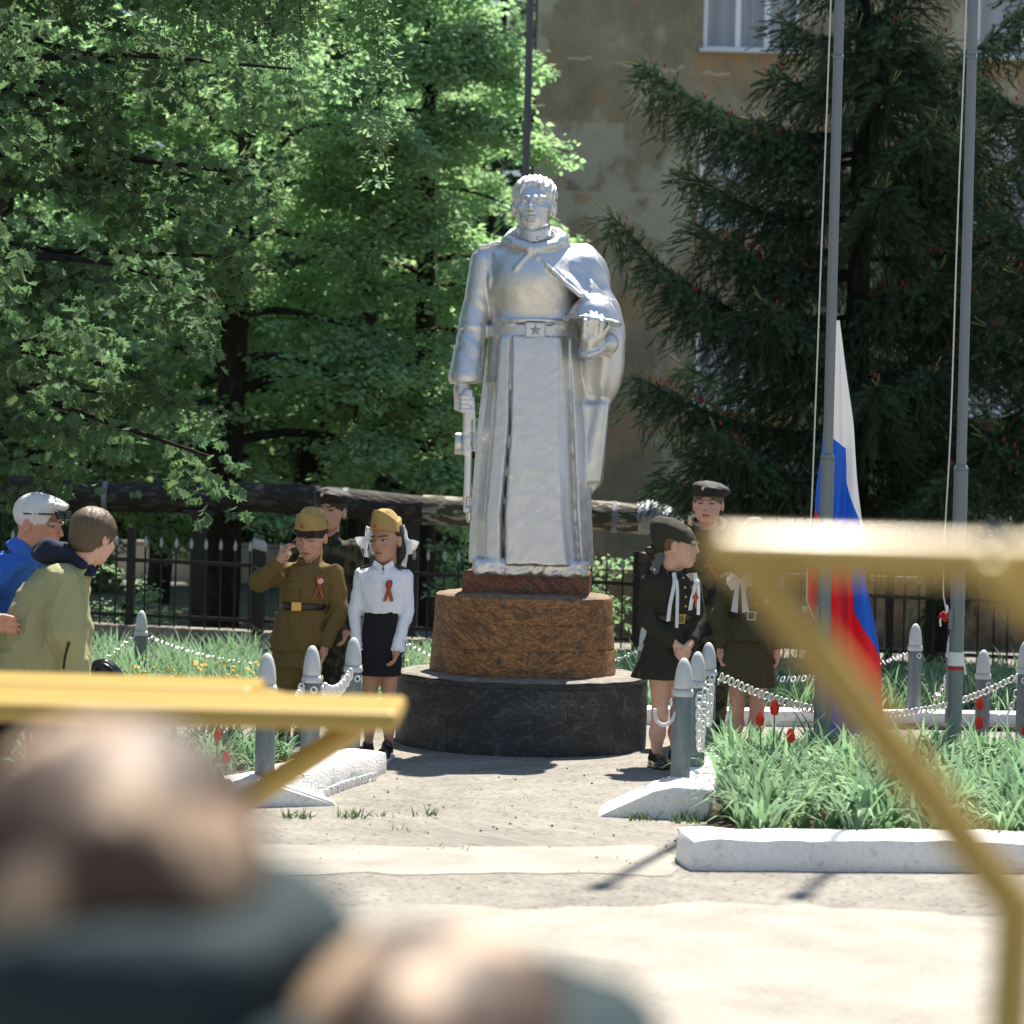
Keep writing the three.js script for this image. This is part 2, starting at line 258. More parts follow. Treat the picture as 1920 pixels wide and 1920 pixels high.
chain('nearly level silver chain over the irises behind the flag', sag([1.02, 0.39, -15.0], [2.65, CY, -14.16], 0.18));
chain('silver chain in a deep loop on the far white kerb', sag([2.72, CY, -14.12], [2.85, CY, -13.72], 0.26));
chain('silver chain in a deep loop beyond the second flagpole', sag([2.94, 0.39, -13.05], [3.1, 0.42, -12.9], 0.22));
chain('long silver chain sagging across the flagpole bed', sag([1.13, 0.5, -11.42], [3.07, 0.44, -12.85], 0.22, 9));
chain('silver chain looped between the bollards by the clasped hands', sag([0.9, 0.5, -10.0], [0.98, 0.49, -10.58], 0.25));
chain('silver chain looped between the bollards by the camouflage trousers', sag([1.0, 0.5, -10.64], [1.09, 0.5, -11.38], 0.2));
chain('silver chain pulled taut between bollards in front of the olive tunic', sag([-1.04, 0.46, -9.73], [-0.99, 0.48, -10.28], 0.06));
chain('silver chain rising to the bollard beside the white blouse', sag([-0.89, 0.47, -10.33], [-0.81, 0.5, -10.98], 0.05), 0.0385, 1.15);
chain('loose silver chain dangling from the bollard beside the white blouse', [[-0.79, 0.5, -10.98], [-0.8, 0.4, -10.98], [-0.82, 0.3, -10.97], [-0.86, 0.22, -10.96], [-0.88, 0.14, -10.95]]);
chain('loose silver chain dangling from the bollard before the olive tunic', [[-1.0, 0.47, -10.27], [-1.02, 0.38, -10.2], [-1.03, 0.28, -10.18], [-1.01, 0.19, -10.17], [-1.0, 0.13, -10.16]]);
chain('silver chain lying along the foot of the white kerb', [[-0.93, 0.09, -9.75], [-0.9, 0.04, -9.78], [-0.86, 0.012, -9.86], [-0.81, 0.012, -10.05], [-0.76, 0.012, -10.25], [-0.7, 0.012, -10.46], [-0.64, 0.014, -10.6]]);
chain('second strand of silver chain lying by the white kerb', [[-0.95, 0.1, -9.82], [-0.9, 0.05, -9.9], [-0.84, 0.012, -10.0], [-0.78, 0.013, -10.2], [-0.73, 0.012, -10.36], [-0.66, 0.012, -10.56]]);
{ const t = thing('hook', 'thick white iron hook on the bollard at the sloping kerb end', 'hook', [0.79, 0.42, -9.95]); part(t, 'rod', tube([[0, 0.02, 0], [-0.025, -0.03, 0], [-0.06, -0.045, 0.0], [-0.09, -0.025, 0.0], [-0.1, 0.02, 0]], 0.009, 24, 8), capMat); part(t, 'tip', new THREE.SphereGeometry(0.0105, 10, 8).translate(-0.1, 0.022, 0), capMat); }
// ---------------------------------------------------------------- iron fence on a low concrete footing
const ironMat = std({ color: lin(0.012, 0.012, 0.013), roughness: 0.45, metalness: 0.2 });
const tipMat = std({ color: lin(0.42, 0.43, 0.43), roughness: 0.5, metalness: 0.35 });
const concMap = tex(512, 256, (u, v) => { const k = 1 + tn(u, v, 12, 71, 5) * 0.32 + tn(u, v, 90, 4, 2) * 0.14; return [128 * k, 122 * k, 112 * k]; });
const concMat = std({ map: concMap, bumpMap: grit, bumpScale: 0.004 });
{
  const slope = (x) => 0.17 - 0.022 * x, tipGeo = lathe([[0.0001, 0], [0.009, 0.004], [0.017, 0.028], [0.014, 0.06], [0.0001, 0.105]], 8).scale(1, 1, 0.5), shaft = box(0.016, 0.72, 0.016, 0, 0.36, 0);
  const plinth = new THREE.BoxGeometry(15, 0.3, 0.3, 60, 2, 2); { const p = plinth.attributes.position; for (let i = 0; i < p.count; i++) p.setY(i, p.getY(i) + slope(p.getX(i)) - 0.15 + 0.006 * fbm(p.getX(i) * 3, 0, 0)); plinth.computeVertexNormals(); }
  const f = thing('iron_fence', 'black iron fence with silver spear tips on a low concrete footing', 'fence', [0, 0, -19.2]);
  part(f, 'footing', boxUV(plinth, 0.6), concMat);
  const rail = (y, w) => { const g = new THREE.BoxGeometry(15, 0.035, 0.03, 60, 1, 1), p = g.attributes.position; for (let i = 0; i < p.count; i++) p.setY(i, p.getY(i) + slope(p.getX(i)) + y); g.computeVertexNormals(); return g; };
  part(f, 'rail', rail(0.585), ironMat); part(f, 'rail', rail(0.09), ironMat);
  let n = 0; const r = rng(3);
  for (let x = -6.9; x < 6.9; x += 0.134, n++) {
    if (n % 17 === 9) { part(f, 'post', box(0.07, 0.9, 0.07, x, slope(x) + 0.43, 0), ironMat); continue; }
    const s = part(f, 'picket', shaft, ironMat); s.position.set(x + (r() - 0.5) * 0.012, slope(x) - 0.01, 0); s.rotation.z = (r() - 0.5) * 0.012;
    const t = part(s, 'spear_tip', tipGeo, tipMat); t.position.y = 0.715; t.rotation.y = (r() - 0.5) * 0.7;
  }
  const s2 = thing('iron_fence', 'short iron fence section turned end-on, its spear tips bunched together', 'fence', [-2.3, 0, -19.05]);
  for (let i = 0; i < 9; i++) { const s = part(s2, 'picket', shaft, ironMat); s.scale.y = 1.06; s.position.set(i * 0.028, 0.2, 0.14 * i); const t = part(s, 'spear_tip', tipGeo, tipMat); t.position.y = 0.715; t.rotation.y = 1.2; }
  part(s2, 'rail', bar([0, 0.8, 0], [0.225, 0.8, 1.13], 0.014, 6), ironMat); part(s2, 'rail', bar([0, 0.28, 0], [0.225, 0.28, 1.13], 0.014, 6), ironMat);
}
// ---------------------------------------------------------------- insulated heating pipe on supports
{
  const lagMap = tex(1024, 256, (u, v) => { const a = tn(u * 1, v, 14, 81, 5), b = tn(u, v, 60, 6, 3), p = sstep(0.0, 0.45, a), k = 1 + b * 0.3; const c = [lerp(36, 72, p) * k, lerp(32, 68, p) * k, lerp(28, 58, p) * k]; return c; });
  const pale = tex(1024, 256, (u, v) => { const a = tn(u, v, 12, 85, 5), b = tn(u, v, 50, 6, 3), p = sstep(-0.05, 0.25, a), k = 1 + b * 0.3; return [lerp(70, 150, p) * k, lerp(66, 148, p) * k, lerp(52, 132, p) * k]; });
  const lag = std({ map: lagMap, bumpMap: plasterBump, bumpScale: 0.01 }), lag2 = std({ map: pale, bumpMap: plasterBump, bumpScale: 0.01 });
  const t = thing('heating_pipe', 'thick lagged heating pipe on posts behind the fence, its wrapping stained and torn', 'pipe', [0, 0, -20.5]);
  const wrap = (x0, x1, m, seed) => { const n = Math.round((x1 - x0) / 0.07), g = new THREE.CylinderGeometry(0.145, 0.145, x1 - x0, 26, n).rotateZ(Math.PI / 2), p = g.attributes.position; for (let i = 0; i < p.count; i++) { const x = p.getX(i) + (x0 + x1) / 2, y = p.getY(i), z = p.getZ(i), k = 1 + 0.08 * fbm(x * 1.3 + seed, y * 5, z * 5, 3); p.setXYZ(i, x, y * k + 1.41 - 0.03 * (x + 2.4) * (x > -2.4 ? 1 : 0.1) + 0.02 * Math.sin(x * 2.1), z * k); } for (let i = 0; i < g.attributes.uv.count; i++) g.attributes.uv.setXY(i, p.getX(i) * 0.35, g.attributes.uv.getX(i)); g.computeVertexNormals(); part(t, 'pipe_wrapping', g, m); };
  wrap(-9, -6.1, lag, 1); wrap(-6.11, -3.2, lag, 2); wrap(-3.21, -0.85, lag, 3); wrap(-0.86, 0.3, lag2, 4); wrap(0.29, 1.28, lag2, 5);
  const metal = std({ color: lin(0.34, 0.36, 0.38), metalness: 0.45, roughness: 0.5, bumpMap: plasterBump, bumpScale: 0.012 });
  part(t, 'elbow', rough(tube([[1.2, 1.32, 0], [1.38, 1.33, 0], [1.5, 1.24, 0], [1.53, 1.08, 0]], 0.16, 20, 18), 0.02, 9), metal);
  const bands = metal; for (const x of [-5.2, -3.9, -1.6, 0.3, 0.98]) part(t, 'band', new THREE.CylinderGeometry(0.153, 0.153, 0.05, 24, 1, true).rotateZ(Math.PI / 2).translate(x, 1.41 - 0.03 * (x + 2.4) * (x > -2.4 ? 1 : 0.1) + 0.02 * Math.sin(x * 2.1), 0), bands);
  part(t, 'riser', rough(new THREE.CylinderGeometry(0.15, 0.15, 1.15, 22, 16).translate(1.53, 0.55, 0), 0.03, 5), std({ color: lin(0.16, 0.17, 0.18), roughness: 0.8, bumpMap: plasterBump, bumpScale: 0.01 }));
  for (const x of [-7.6, -5.1, -3.0, -0.95]) { part(t, 'support_post', box(0.13, 1.28, 0.13, x, 0.63, 0), ironMat); part(t, 'saddle', box(0.3, 0.05, 0.24, x, 1.27, 0), ironMat); }
}
// ---------------------------------------------------------------- stuccoed apartment building with white windows
{
  const stuc = tex(1024, 768, (u, v) => {
    const x = u * 16, y = v * 12;   // metres from the corner and from the ground
    const big = fbm(x * 0.5, y * 0.5, 3, 5), mid = fbm(x * 2.2, y * 1.4, 8, 5), fine = fbm(x * 14, y * 14, 5, 2);
    let r = 136, g = 127, b = 104; const k = 1 + big * 0.16 + mid * 0.1 + fine * 0.09; r *= k; g *= k; b *= k;
    const grey = sstep(0.12, 0.42, fbm(x * 0.9 + 4, y * 0.7, 1, 5) + (x < 2.6 && y > 5.0 && y < 7.6 ? 0.22 : -0.06) + (Math.abs(y - 6.15) < 0.35 && x < 2.6 ? 0.2 : 0)); r = lerp(r, 172, grey * 0.75); g = lerp(g, 169, grey * 0.75); b = lerp(b, 148, grey * 0.75);
    // rust-coloured plaster laid bare under the sills
    let o = 0; for (const [wx, wy, w] of [[2.65, 8.72, 1.55], [2.65, 5.9, 1.55], [7.0, 8.72, 1.6], [7.0, 5.95, 1.6], [2.65, 3.0, 1.5]]) { const dx = Math.max(0, wx - 0.05 - x, x - wx - w), dy = wy - y; if (dy > -0.05) o = Math.max(o, sstep(0.62, 0.0, dy + dx * 2 + fbm(x * 3, y * 2.2, 12, 4) * 0.7)); }
    o = Math.max(o, sstep(0.24, 0.5, fbm(x * 0.8 + 9, y * 1.1, 20, 5) + (y < 5.3 && x > 1 && x < 3 ? 0.16 : -0.1)) * 0.7);
    r = lerp(r, 172, o * 0.55); g = lerp(g, 128, o * 0.55); b = lerp(b, 88, o * 0.55);
    const cy = 8.62 - (x - 0.6) * 0.075 + 0.11 * fbm(x * 2, 0, 4, 4); const cr = x > 0.5 && x < 3.1 ? sstep(0.035, 0.004, Math.abs(y - cy)) * 0.85 * sstep(-0.4, 0.0, fbm(x * 3, 7, 1, 2)) : 0; r = lerp(r, 190, cr); g = lerp(g, 182, cr); b = lerp(b, 156, cr);
    return [r, g, b];
  });
  stuc.repeat.set(1 / 16, 1 / 12);
  const X0 = 0.2, W = 16, H = 12, T = 0.35, wins = [];
  for (const x of [2.65, 7.0, 11.4]) for (const y of [0.42, 3.1, 5.97, 8.8]) wins.push([x, y, 1.55, 1.62]);
  const s = new THREE.Shape([[0, 0], [W, 0], [W, H], [0, H]].map((p) => new THREE.Vector2(...p)));
  for (const [x, y, w, h] of wins) s.holes.push(new THREE.Path([[x, y], [x, y + h], [x + w, y + h], [x + w, y]].map((p) => new THREE.Vector2(...p))));
  const b = thing('apartment_building', 'shabby brown stuccoed apartment building with white-framed windows behind the spruces', 'building', [X0, 0, -34]);
  const wallMat = std({ map: stuc, bumpMap: repOf(plasterBump, 0.5), bumpScale: 0.012, roughness: 0.95 }), plain = std({ color: lin(0.13, 0.11, 0.075), bumpMap: plasterBump, bumpScale: 0.01 });
  part(b, 'wall', new THREE.ExtrudeGeometry(s, { depth: T, bevelEnabled: false }).translate(0, 0, -T), wallMat, 'brown stucco front wall with grey blotches and a pale crack');
  part(b, 'side_wall', box(T, H, 9, T / 2, H / 2, -T - 4.5), plain); part(b, 'side_wall', box(T, H, 9, W - T / 2, H / 2, -T - 4.5), plain); part(b, 'roof', box(W + 0.6, 0.25, 10.2, W / 2, H + 0.125, -4.9), std({ color: lin(0.12, 0.12, 0.13) }));
  for (const y of [0.05, 2.72, 5.55, 8.4]) part(b, 'floor_slab', box(W - 0.8, 0.15, 8.8, W / 2, y, -T - 4.5), plain);
  part(b, 'back_wall', box(W, H, 0.2, W / 2, H / 2, -9.6), plain);
  const pvc = std({ color: lin(0.74, 0.77, 0.8), roughness: 0.4 }), glass = phys({ color: 0xffffff, transmission: 1, thickness: 0, roughness: 0.03, ior: 1.5 }), curt = phys({ color: lin(0.5, 0.53, 0.56), transmission: 0.25, thickness: 0, roughness: 1 }), sillMat = std({ color: lin(0.6, 0.62, 0.64), roughness: 0.5 });
  wins.forEach(([x, y, w, h], i) => {
    const o = new THREE.Group(); o.name = 'window'; o.position.set(x, y, -0.1); b.add(o);
    const f = 0.07, cols = i % 3 === 1 ? [0, 0.5, 1] : [0, 0.36, 0.66, 1];
    part(o, 'frame', merge([box(w, f, 0.07, w / 2, f / 2, 0), box(w, f, 0.07, w / 2, h - f / 2, 0), box(f, h - 2 * f, 0.07, f / 2, h / 2, 0), box(f, h - 2 * f, 0.07, w - f / 2, h / 2, 0)]), pvc);
    for (let k = 1; k < cols.length - 1; k++) part(o, 'mullion', box(0.085, h - 2 * f, 0.075, w * cols[k], h / 2, 0), pvc);
    for (let k = 0; k < cols.length - 1; k++) { const a = w * cols[k] + 0.05, c = w * cols[k + 1] - 0.05; part(o, 'pane', new THREE.PlaneGeometry(c - a, h - 0.14).translate((a + c) / 2, h / 2, -0.012), glass); }
    part(o, 'sill', box(w + 0.12, 0.05, 0.2, w / 2, -0.025, 0.12), sillMat);
    const cg = new THREE.PlaneGeometry(w - 0.1, h - 0.1, 60, 1), p = cg.attributes.position; for (let j = 0; j < p.count; j++) p.setZ(j, 0.035 * Math.sin(p.getX(j) * 26 + Math.sin(p.getX(j) * 7) * 2)); cg.computeVertexNormals(); part(o, 'curtain', cg.translate(w / 2, h / 2, -0.22), curt);
  });
}
{ // tall steel pole behind the statue
  const dp = thing('metal_pole', 'tall dark steel pole rising behind the head of the statue', 'pole', [0.05, 0, -21.4]), zinc = std({ color: lin(0.1, 0.098, 0.105), roughness: 0.5, metalness: 0.4 });
  part(dp, 'shaft', new THREE.CylinderGeometry(0.034, 0.044, 9.5, 14).translate(0, 4.75, 0), zinc); part(dp, 'base_sleeve', new THREE.CylinderGeometry(0.06, 0.06, 0.9, 14).translate(0, 0.45, 0), zinc);
  for (const y of [3.2, 5.35, 7.6]) part(dp, 'clamp_band', new THREE.CylinderGeometry(0.047, 0.047, 0.05, 14).translate(0, y, 0), zinc); part(dp, 'bracket', bar([0, 9.3, 0], [-0.9, 9.6, 0.2], 0.02, 8), zinc);
}
{ // low stuccoed retaining wall between the fence and the building
  const w = thing('retaining_wall', 'low grey-brown stuccoed wall behind the iron fence below the spruces', 'wall', [5, 0, -23]);
  part(w, 'wall', boxUV(rough(new THREE.BoxGeometry(9, 0.74, 0.3, 90, 8, 2).translate(0, 0.35, 0), 0.012, 3), 0.3), std({ map: repOf(concMap, 1), color: lin(0.62, 0.56, 0.44), bumpMap: plasterBump, bumpScale: 0.01 })); part(w, 'coping', box(9.05, 0.05, 0.36, 0, 0.745, 0), concMat);
}
// far behind the trees: a low pale house, a garden wall and a parked car in the sun
{
  const white = std({ color: lin(0.7, 0.67, 0.62) }), pink = std({ color: lin(0.5, 0.36, 0.3) }), dark = std({ color: lin(0.05, 0.05, 0.06), roughness: 0.2 });
  const h = thing('house', 'pale low house glimpsed far behind the fence and trunks', 'house', [-14, 0, -62]);
  part(h, 'wall', box(16, 3, 7, 0, 1.5, 0), white); part(h, 'roof', new THREE.ExtrudeGeometry(new THREE.Shape([[-4, 0], [4, 0], [0, 2.6]].map((p) => new THREE.Vector2(...p))), { depth: 16.6, bevelEnabled: false }).rotateY(Math.PI / 2).translate(-8.3, 3, 0), pink);
  for (const x of [-5.5, -2.5, 0.5, 3.5, 6]) { const w = part(h, 'window', box(1.1, 1.3, 0.08, x, 1.6, 3.53), dark); part(w, 'frame', merge([box(1.24, 0.08, 0.1, x, 0.92, 3.56), box(1.24, 0.08, 0.1, x, 2.28, 3.56), box(0.08, 1.3, 0.1, x - 0.58, 1.6, 3.56), box(0.08, 1.3, 0.1, x + 0.58, 1.6, 3.56)]), white); }
  const gw = thing('garden_wall', 'low whitewashed garden wall far behind the tree trunks', 'wall', [-5.2, 0, -37]);
  part(gw, 'wall', rough(new THREE.BoxGeometry(11, 0.62, 0.25, 60, 4, 2).translate(0, 0.3, 0), 0.02, 2), white); part(gw, 'coping', box(11.1, 0.06, 0.34, 0, 0.66, 0), white);
  const c = thing('parked_car', 'silver car parked in the sun beyond the fence and trees', 'car', [-6.1, 0, -45]);
  const prof = new THREE.Shape([[-2.1, 0.32], [2.1, 0.32], [2.15, 0.7], [1.9, 0.85], [1.2, 0.92], [0.65, 1.38], [-0.85, 1.42], [-1.5, 0.98], [-2.1, 0.92]].map((p) => new THREE.Vector2(...p))); const paintM = phys({ color: lin(0.55, 0.57, 0.6), roughness: 0.35, metalness: 0.5, clearcoat: 0.8 });
  part(c, 'body', new THREE.ExtrudeGeometry(prof, { depth: 1.5, bevelEnabled: true, bevelSize: 0.07, bevelThickness: 0.08, bevelSegments: 3 }).translate(0, 0, -0.75), paintM);
  for (const [a, d] of [[-0.95, -0.15], [0.0, 0.85]]) part(c, 'side_window', box(d - a, 0.32, 0.02, (a + d) / 2, 1.16, 0.84), dark);
  for (const x of [-1.35, 1.35]) for (const z of [-0.72, 0.74]) { const w = part(c, 'wheel', new THREE.CylinderGeometry(0.32, 0.32, 0.22, 20).rotateX(Math.PI / 2).translate(x, 0.32, z), dark); part(w, 'rim', new THREE.CylinderGeometry(0.2, 0.2, 0.235, 16).rotateX(Math.PI / 2).translate(x, 0.32, z), std({ color: lin(0.5, 0.5, 0.5), metalness: 0.6, roughness: 0.4 })); }
}
// ---------------------------------------------------------------- flagpoles, halyards, flag
const poleMat = std({ color: lin(0.175, 0.2, 0.215), roughness: 0.5, metalness: 0.25, bumpMap: grit, bumpScale: 0.0008 }), ropeMat = std({ color: lin(0.62, 0.6, 0.56) });
function flagpole(x, z, label, join, rope, ropeLow) {
  const t = thing('flagpole', label, 'flagpole', [x, 0, z], 0, 'grey steel flagpoles in the iris bed');
  part(t, 'lower_tube', new THREE.CylinderGeometry(0.038, 0.04, join, 18).translate(0, join / 2, 0), poleMat);
  part(t, 'joint_collar', lathe([[0, join - 0.01], [0.039, join - 0.01], [0.04, join + 0.005], [0.028, join + 0.025], [0, join + 0.025]], 18), poleMat);
  part(t, 'upper_tube', new THREE.CylinderGeometry(0.0255, 0.028, 8.5 - join, 16).translate(0, join + (8.5 - join) / 2, 0), poleMat);
  part(t, 'joint_collar', lathe([[0, 3.86], [0.03, 3.86], [0.03, 3.885], [0, 3.885]], 16), poleMat);
  part(t, 'finial', new THREE.SphereGeometry(0.045, 16, 12).translate(0, 8.53, 0), poleMat);
  part(t, 'pulley', lathe([[0, 8.36], [0.05, 8.37], [0.04, 8.4], [0.05, 8.43], [0, 8.44]], 14), poleMat);
  part(t, 'halyard', tube(rope, 0.0045, 60, 5), ropeMat);
  if (ropeLow) part(t, 'cleat', box(0.02, 0.1, 0.03, -0.04, 0.83, 0.02), poleMat);
  return t;
}
flagpole(1.712, -11.62, 'grey steel flagpole carrying the limp tricolour flag', 1.69, [[-0.03, 8.4, 0.03], [-0.05, 4.5, 0.03], [-0.07, 2.8, 0.04], [-0.085, 1.5, 0.04], [-0.09, 0.85, 0.04], [-0.05, 0.8, 0.03]], true);
flagpole(2.421, -11.53, 'bare grey steel flagpole with white halyard and taped lower tube', 1.645, [[-0.03, 8.4, 0.03], [-0.046, 4.2, 0.04], [-0.062, 3, 0.04], [-0.07, 1.9, 0.04], [-0.085, 0.95, 0.04], [-0.06, 0.84, 0.04]], true);
{
  const red = std({ color: lin(0.5, 0.02, 0.03) }), whiteT = std({ color: lin(0.75, 0.74, 0.72) });
  const t = thing('warning_tape', 'scrap of white and red tape wound round the bare flagpole', 'tape', [2.421, 0.62, -11.53]);
  part(t, 'white_band', rough(new THREE.CylinderGeometry(0.0425, 0.043, 0.075, 20, 4, true), 0.004, 30), whiteT); part(t, 'red_band', rough(new THREE.CylinderGeometry(0.0428, 0.0426, 0.02, 20, 2, true).translate(0, -0.05, 0), 0.004, 30), red); part(t, 'loose_end', box(0.012, 0.06, 0.004, 0.036, -0.06, 0.02).rotateZ(0.15), whiteT);
  const k = thing('rope_knot', 'red and white knotted rag on the halyard of the bare flagpole', 'knot', [2.34, 0.85, -11.49]);
  part(k, 'knot', rough(new THREE.IcosahedronGeometry(0.022, 2), 0.02, 40), red); part(k, 'rag_end', tube([[0, 0, 0], [0.014, 0.03, 0.01], [0.012, 0.06, 0]], 0.007, 10, 5), whiteT); part(k, 'rag_end', tube([[0, 0, 0], [-0.02, -0.02, 0.01], [-0.016, -0.055, 0]], 0.006, 10, 5), whiteT);
  const st = thing('garden_stake', 'thin wooden stake with a red bow behind the bollards', 'stake', [3.75, 0, -15.2]);
  part(st, 'stick', bar([0, 0, 0], [0.03, 0.95, 0], 0.008, 6), std({ color: lin(0.4, 0.26, 0.12) })); part(st, 'bow', rough(new THREE.IcosahedronGeometry(0.032, 2).scale(1.2, 1, 0.6).translate(0.03, 0.8, 0), 0.03, 30), red); part(st, 'ribbon_tail', tube([[0.03, 0.8, 0], [0.05, 0.75, 0.01], [0.045, 0.7, 0]], 0.008, 8, 5), red); part(st, 'ribbon_tail', tube([[0.03, 0.8, 0], [0.01, 0.74, 0.01], [0.0, 0.69, 0]], 0.008, 8, 5), red);
}
{
  // the flag hangs slack from its upper corner: the cloth fans out downwards in soft upright folds
  const NU = 70, NV = 90, pos = [], uv = [], idx = [];
  const L = [[2.45, 1.755], [1.9, 1.7], [1.39, 1.667], [1.04, 1.643], [0.6, 1.634], [0.3, 1.74], [0.1, 1.8]], R = [[2.45, 1.772], [1.9, 1.859], [1.05, 1.954], [0.82, 2.004], [0.2, 2.094], [0.1, 2.1]];
  const cut = (T, y) => { for (let i = 0; i < T.length - 1; i++) if (y <= T[i][0] && y >= T[i + 1][0]) return lerp(T[i][1], T[i + 1][1], (T[i][0] - y) / (T[i][0] - T[i + 1][0])); return T[T.length - 1][1]; };
  for (let j = 0; j <= NV; j++) for (let i = 0; i <= NU; i++) {
    const u = i / NU, v = j / NV, bottom = u < 0.25 ? lerp(0.6, 0.3, u / 0.25) : lerp(0.3, 0.18, (u - 0.25) / 0.75), y = lerp(2.45, bottom, v), l = cut(L, y), r = cut(R, y), w = r - l;
    // left part runs flat, the right edge is turned over as a bright fold
    const fold = Math.sin(u * 15 + v * 1.2) * 0.22 * w * (0.35 + 0.65 * v) + (u > 0.72 ? (u - 0.72) * 0.9 * w : 0), sway = 0.02 * Math.sin(v * 6 + u * 3);
    pos.push(l + w * u + 0.01 * Math.sin(v * 22 + u * 9) * v, y, -11.72 + fold * 0.55 - 0.06 * v + sway * 0.5); uv.push(u, v);
  }
  for (let j = 0; j < NV; j++) for (let i = 0; i < NU; i++) { const a = j * (NU + 1) + i, b = a + 1, c = a + NU + 1, d = c + 1; idx.push(a, c, b, b, c, d); }
  const g = new THREE.BufferGeometry(); g.setAttribute('position', new THREE.Float32BufferAttribute(pos, 3)); g.setAttribute('uv', new THREE.Float32BufferAttribute(uv, 2)); g.setIndex(idx); g.computeVertexNormals();
  const cloth = tex(256, 512, (u, v) => {
    // the three dyed stripes as they lie in the hanging folds
    const turn = u > 0.74, b1 = turn ? 0.4 + (u - 0.74) * 0.4 : 0.285 + 0.04 * u, b2 = turn ? 0.72 + (u - 0.74) * 0.35 : 0.56 - 0.02 * u, w = 1 + 0.03 * fbm(u * 60, v * 120, 2, 2);
    if (v < b1) return [236 * w, 234 * w, 238 * w]; if (v < b2) return [18 * w, 92 * w, 205 * w]; return [216 * w, 20 * w, 38 * w];
  });
  const m = phys({ map: cloth, roughness: 0.7, transmission: 0.3, thickness: 0 });
  const t = thing('flag', 'white, blue and red tricolour flag hanging limp from the flagpole', 'flag', [1.72, 0.3, -11.72]);
  g.translate(-1.72, -0.3, 11.72); part(t, 'cloth', g, m);
  const seam = []; for (let i = 0; i <= 20; i++) seam.push([1.655 + i * 0.0125, 0.99 - 0.0016 * i * i + 0.018 * i, -11.64]);
  // the free corner of the fly, turned up and showing its blue side below
  const cg = new THREE.PlaneGeometry(0.26, 0.3, 30, 20), p = cg.attributes.position; for (let i = 0; i < p.count; i++) { const x = p.getX(i), y = p.getY(i); p.setXYZ(i, x + 0.05 * y, y - 0.35 * x * (x > 0 ? 1 : 0.4), 0.03 * Math.sin(x * 40 + y * 8) + 0.02 * Math.sin(x * 17)); } cg.computeVertexNormals();
  part(t, 'hanging_corner', cg.translate(1.86 - 1.72, 0.3 - 0.3, 0.06), phys({ color: lin(0.01, 0.12, 0.62), roughness: 0.45, transmission: 0.25, thickness: 0, sheen: 0.4 }), 'bright blue corner of the flag folded into the irises');
  part(t, 'toggle', box(0.03, 0.035, 0.012, 1.615 - 1.72, 0.86 - 0.3, 0.04), std({ color: lin(0.7, 0.7, 0.7) })); part(t, 'snap_hook', new THREE.TorusGeometry(0.014, 0.004, 6, 14).translate(1.635 - 1.72, 0.8 - 0.3, 0.05), std({ color: lin(0.3, 0.28, 0.2), metalness: 0.7, roughness: 0.4 }));
}
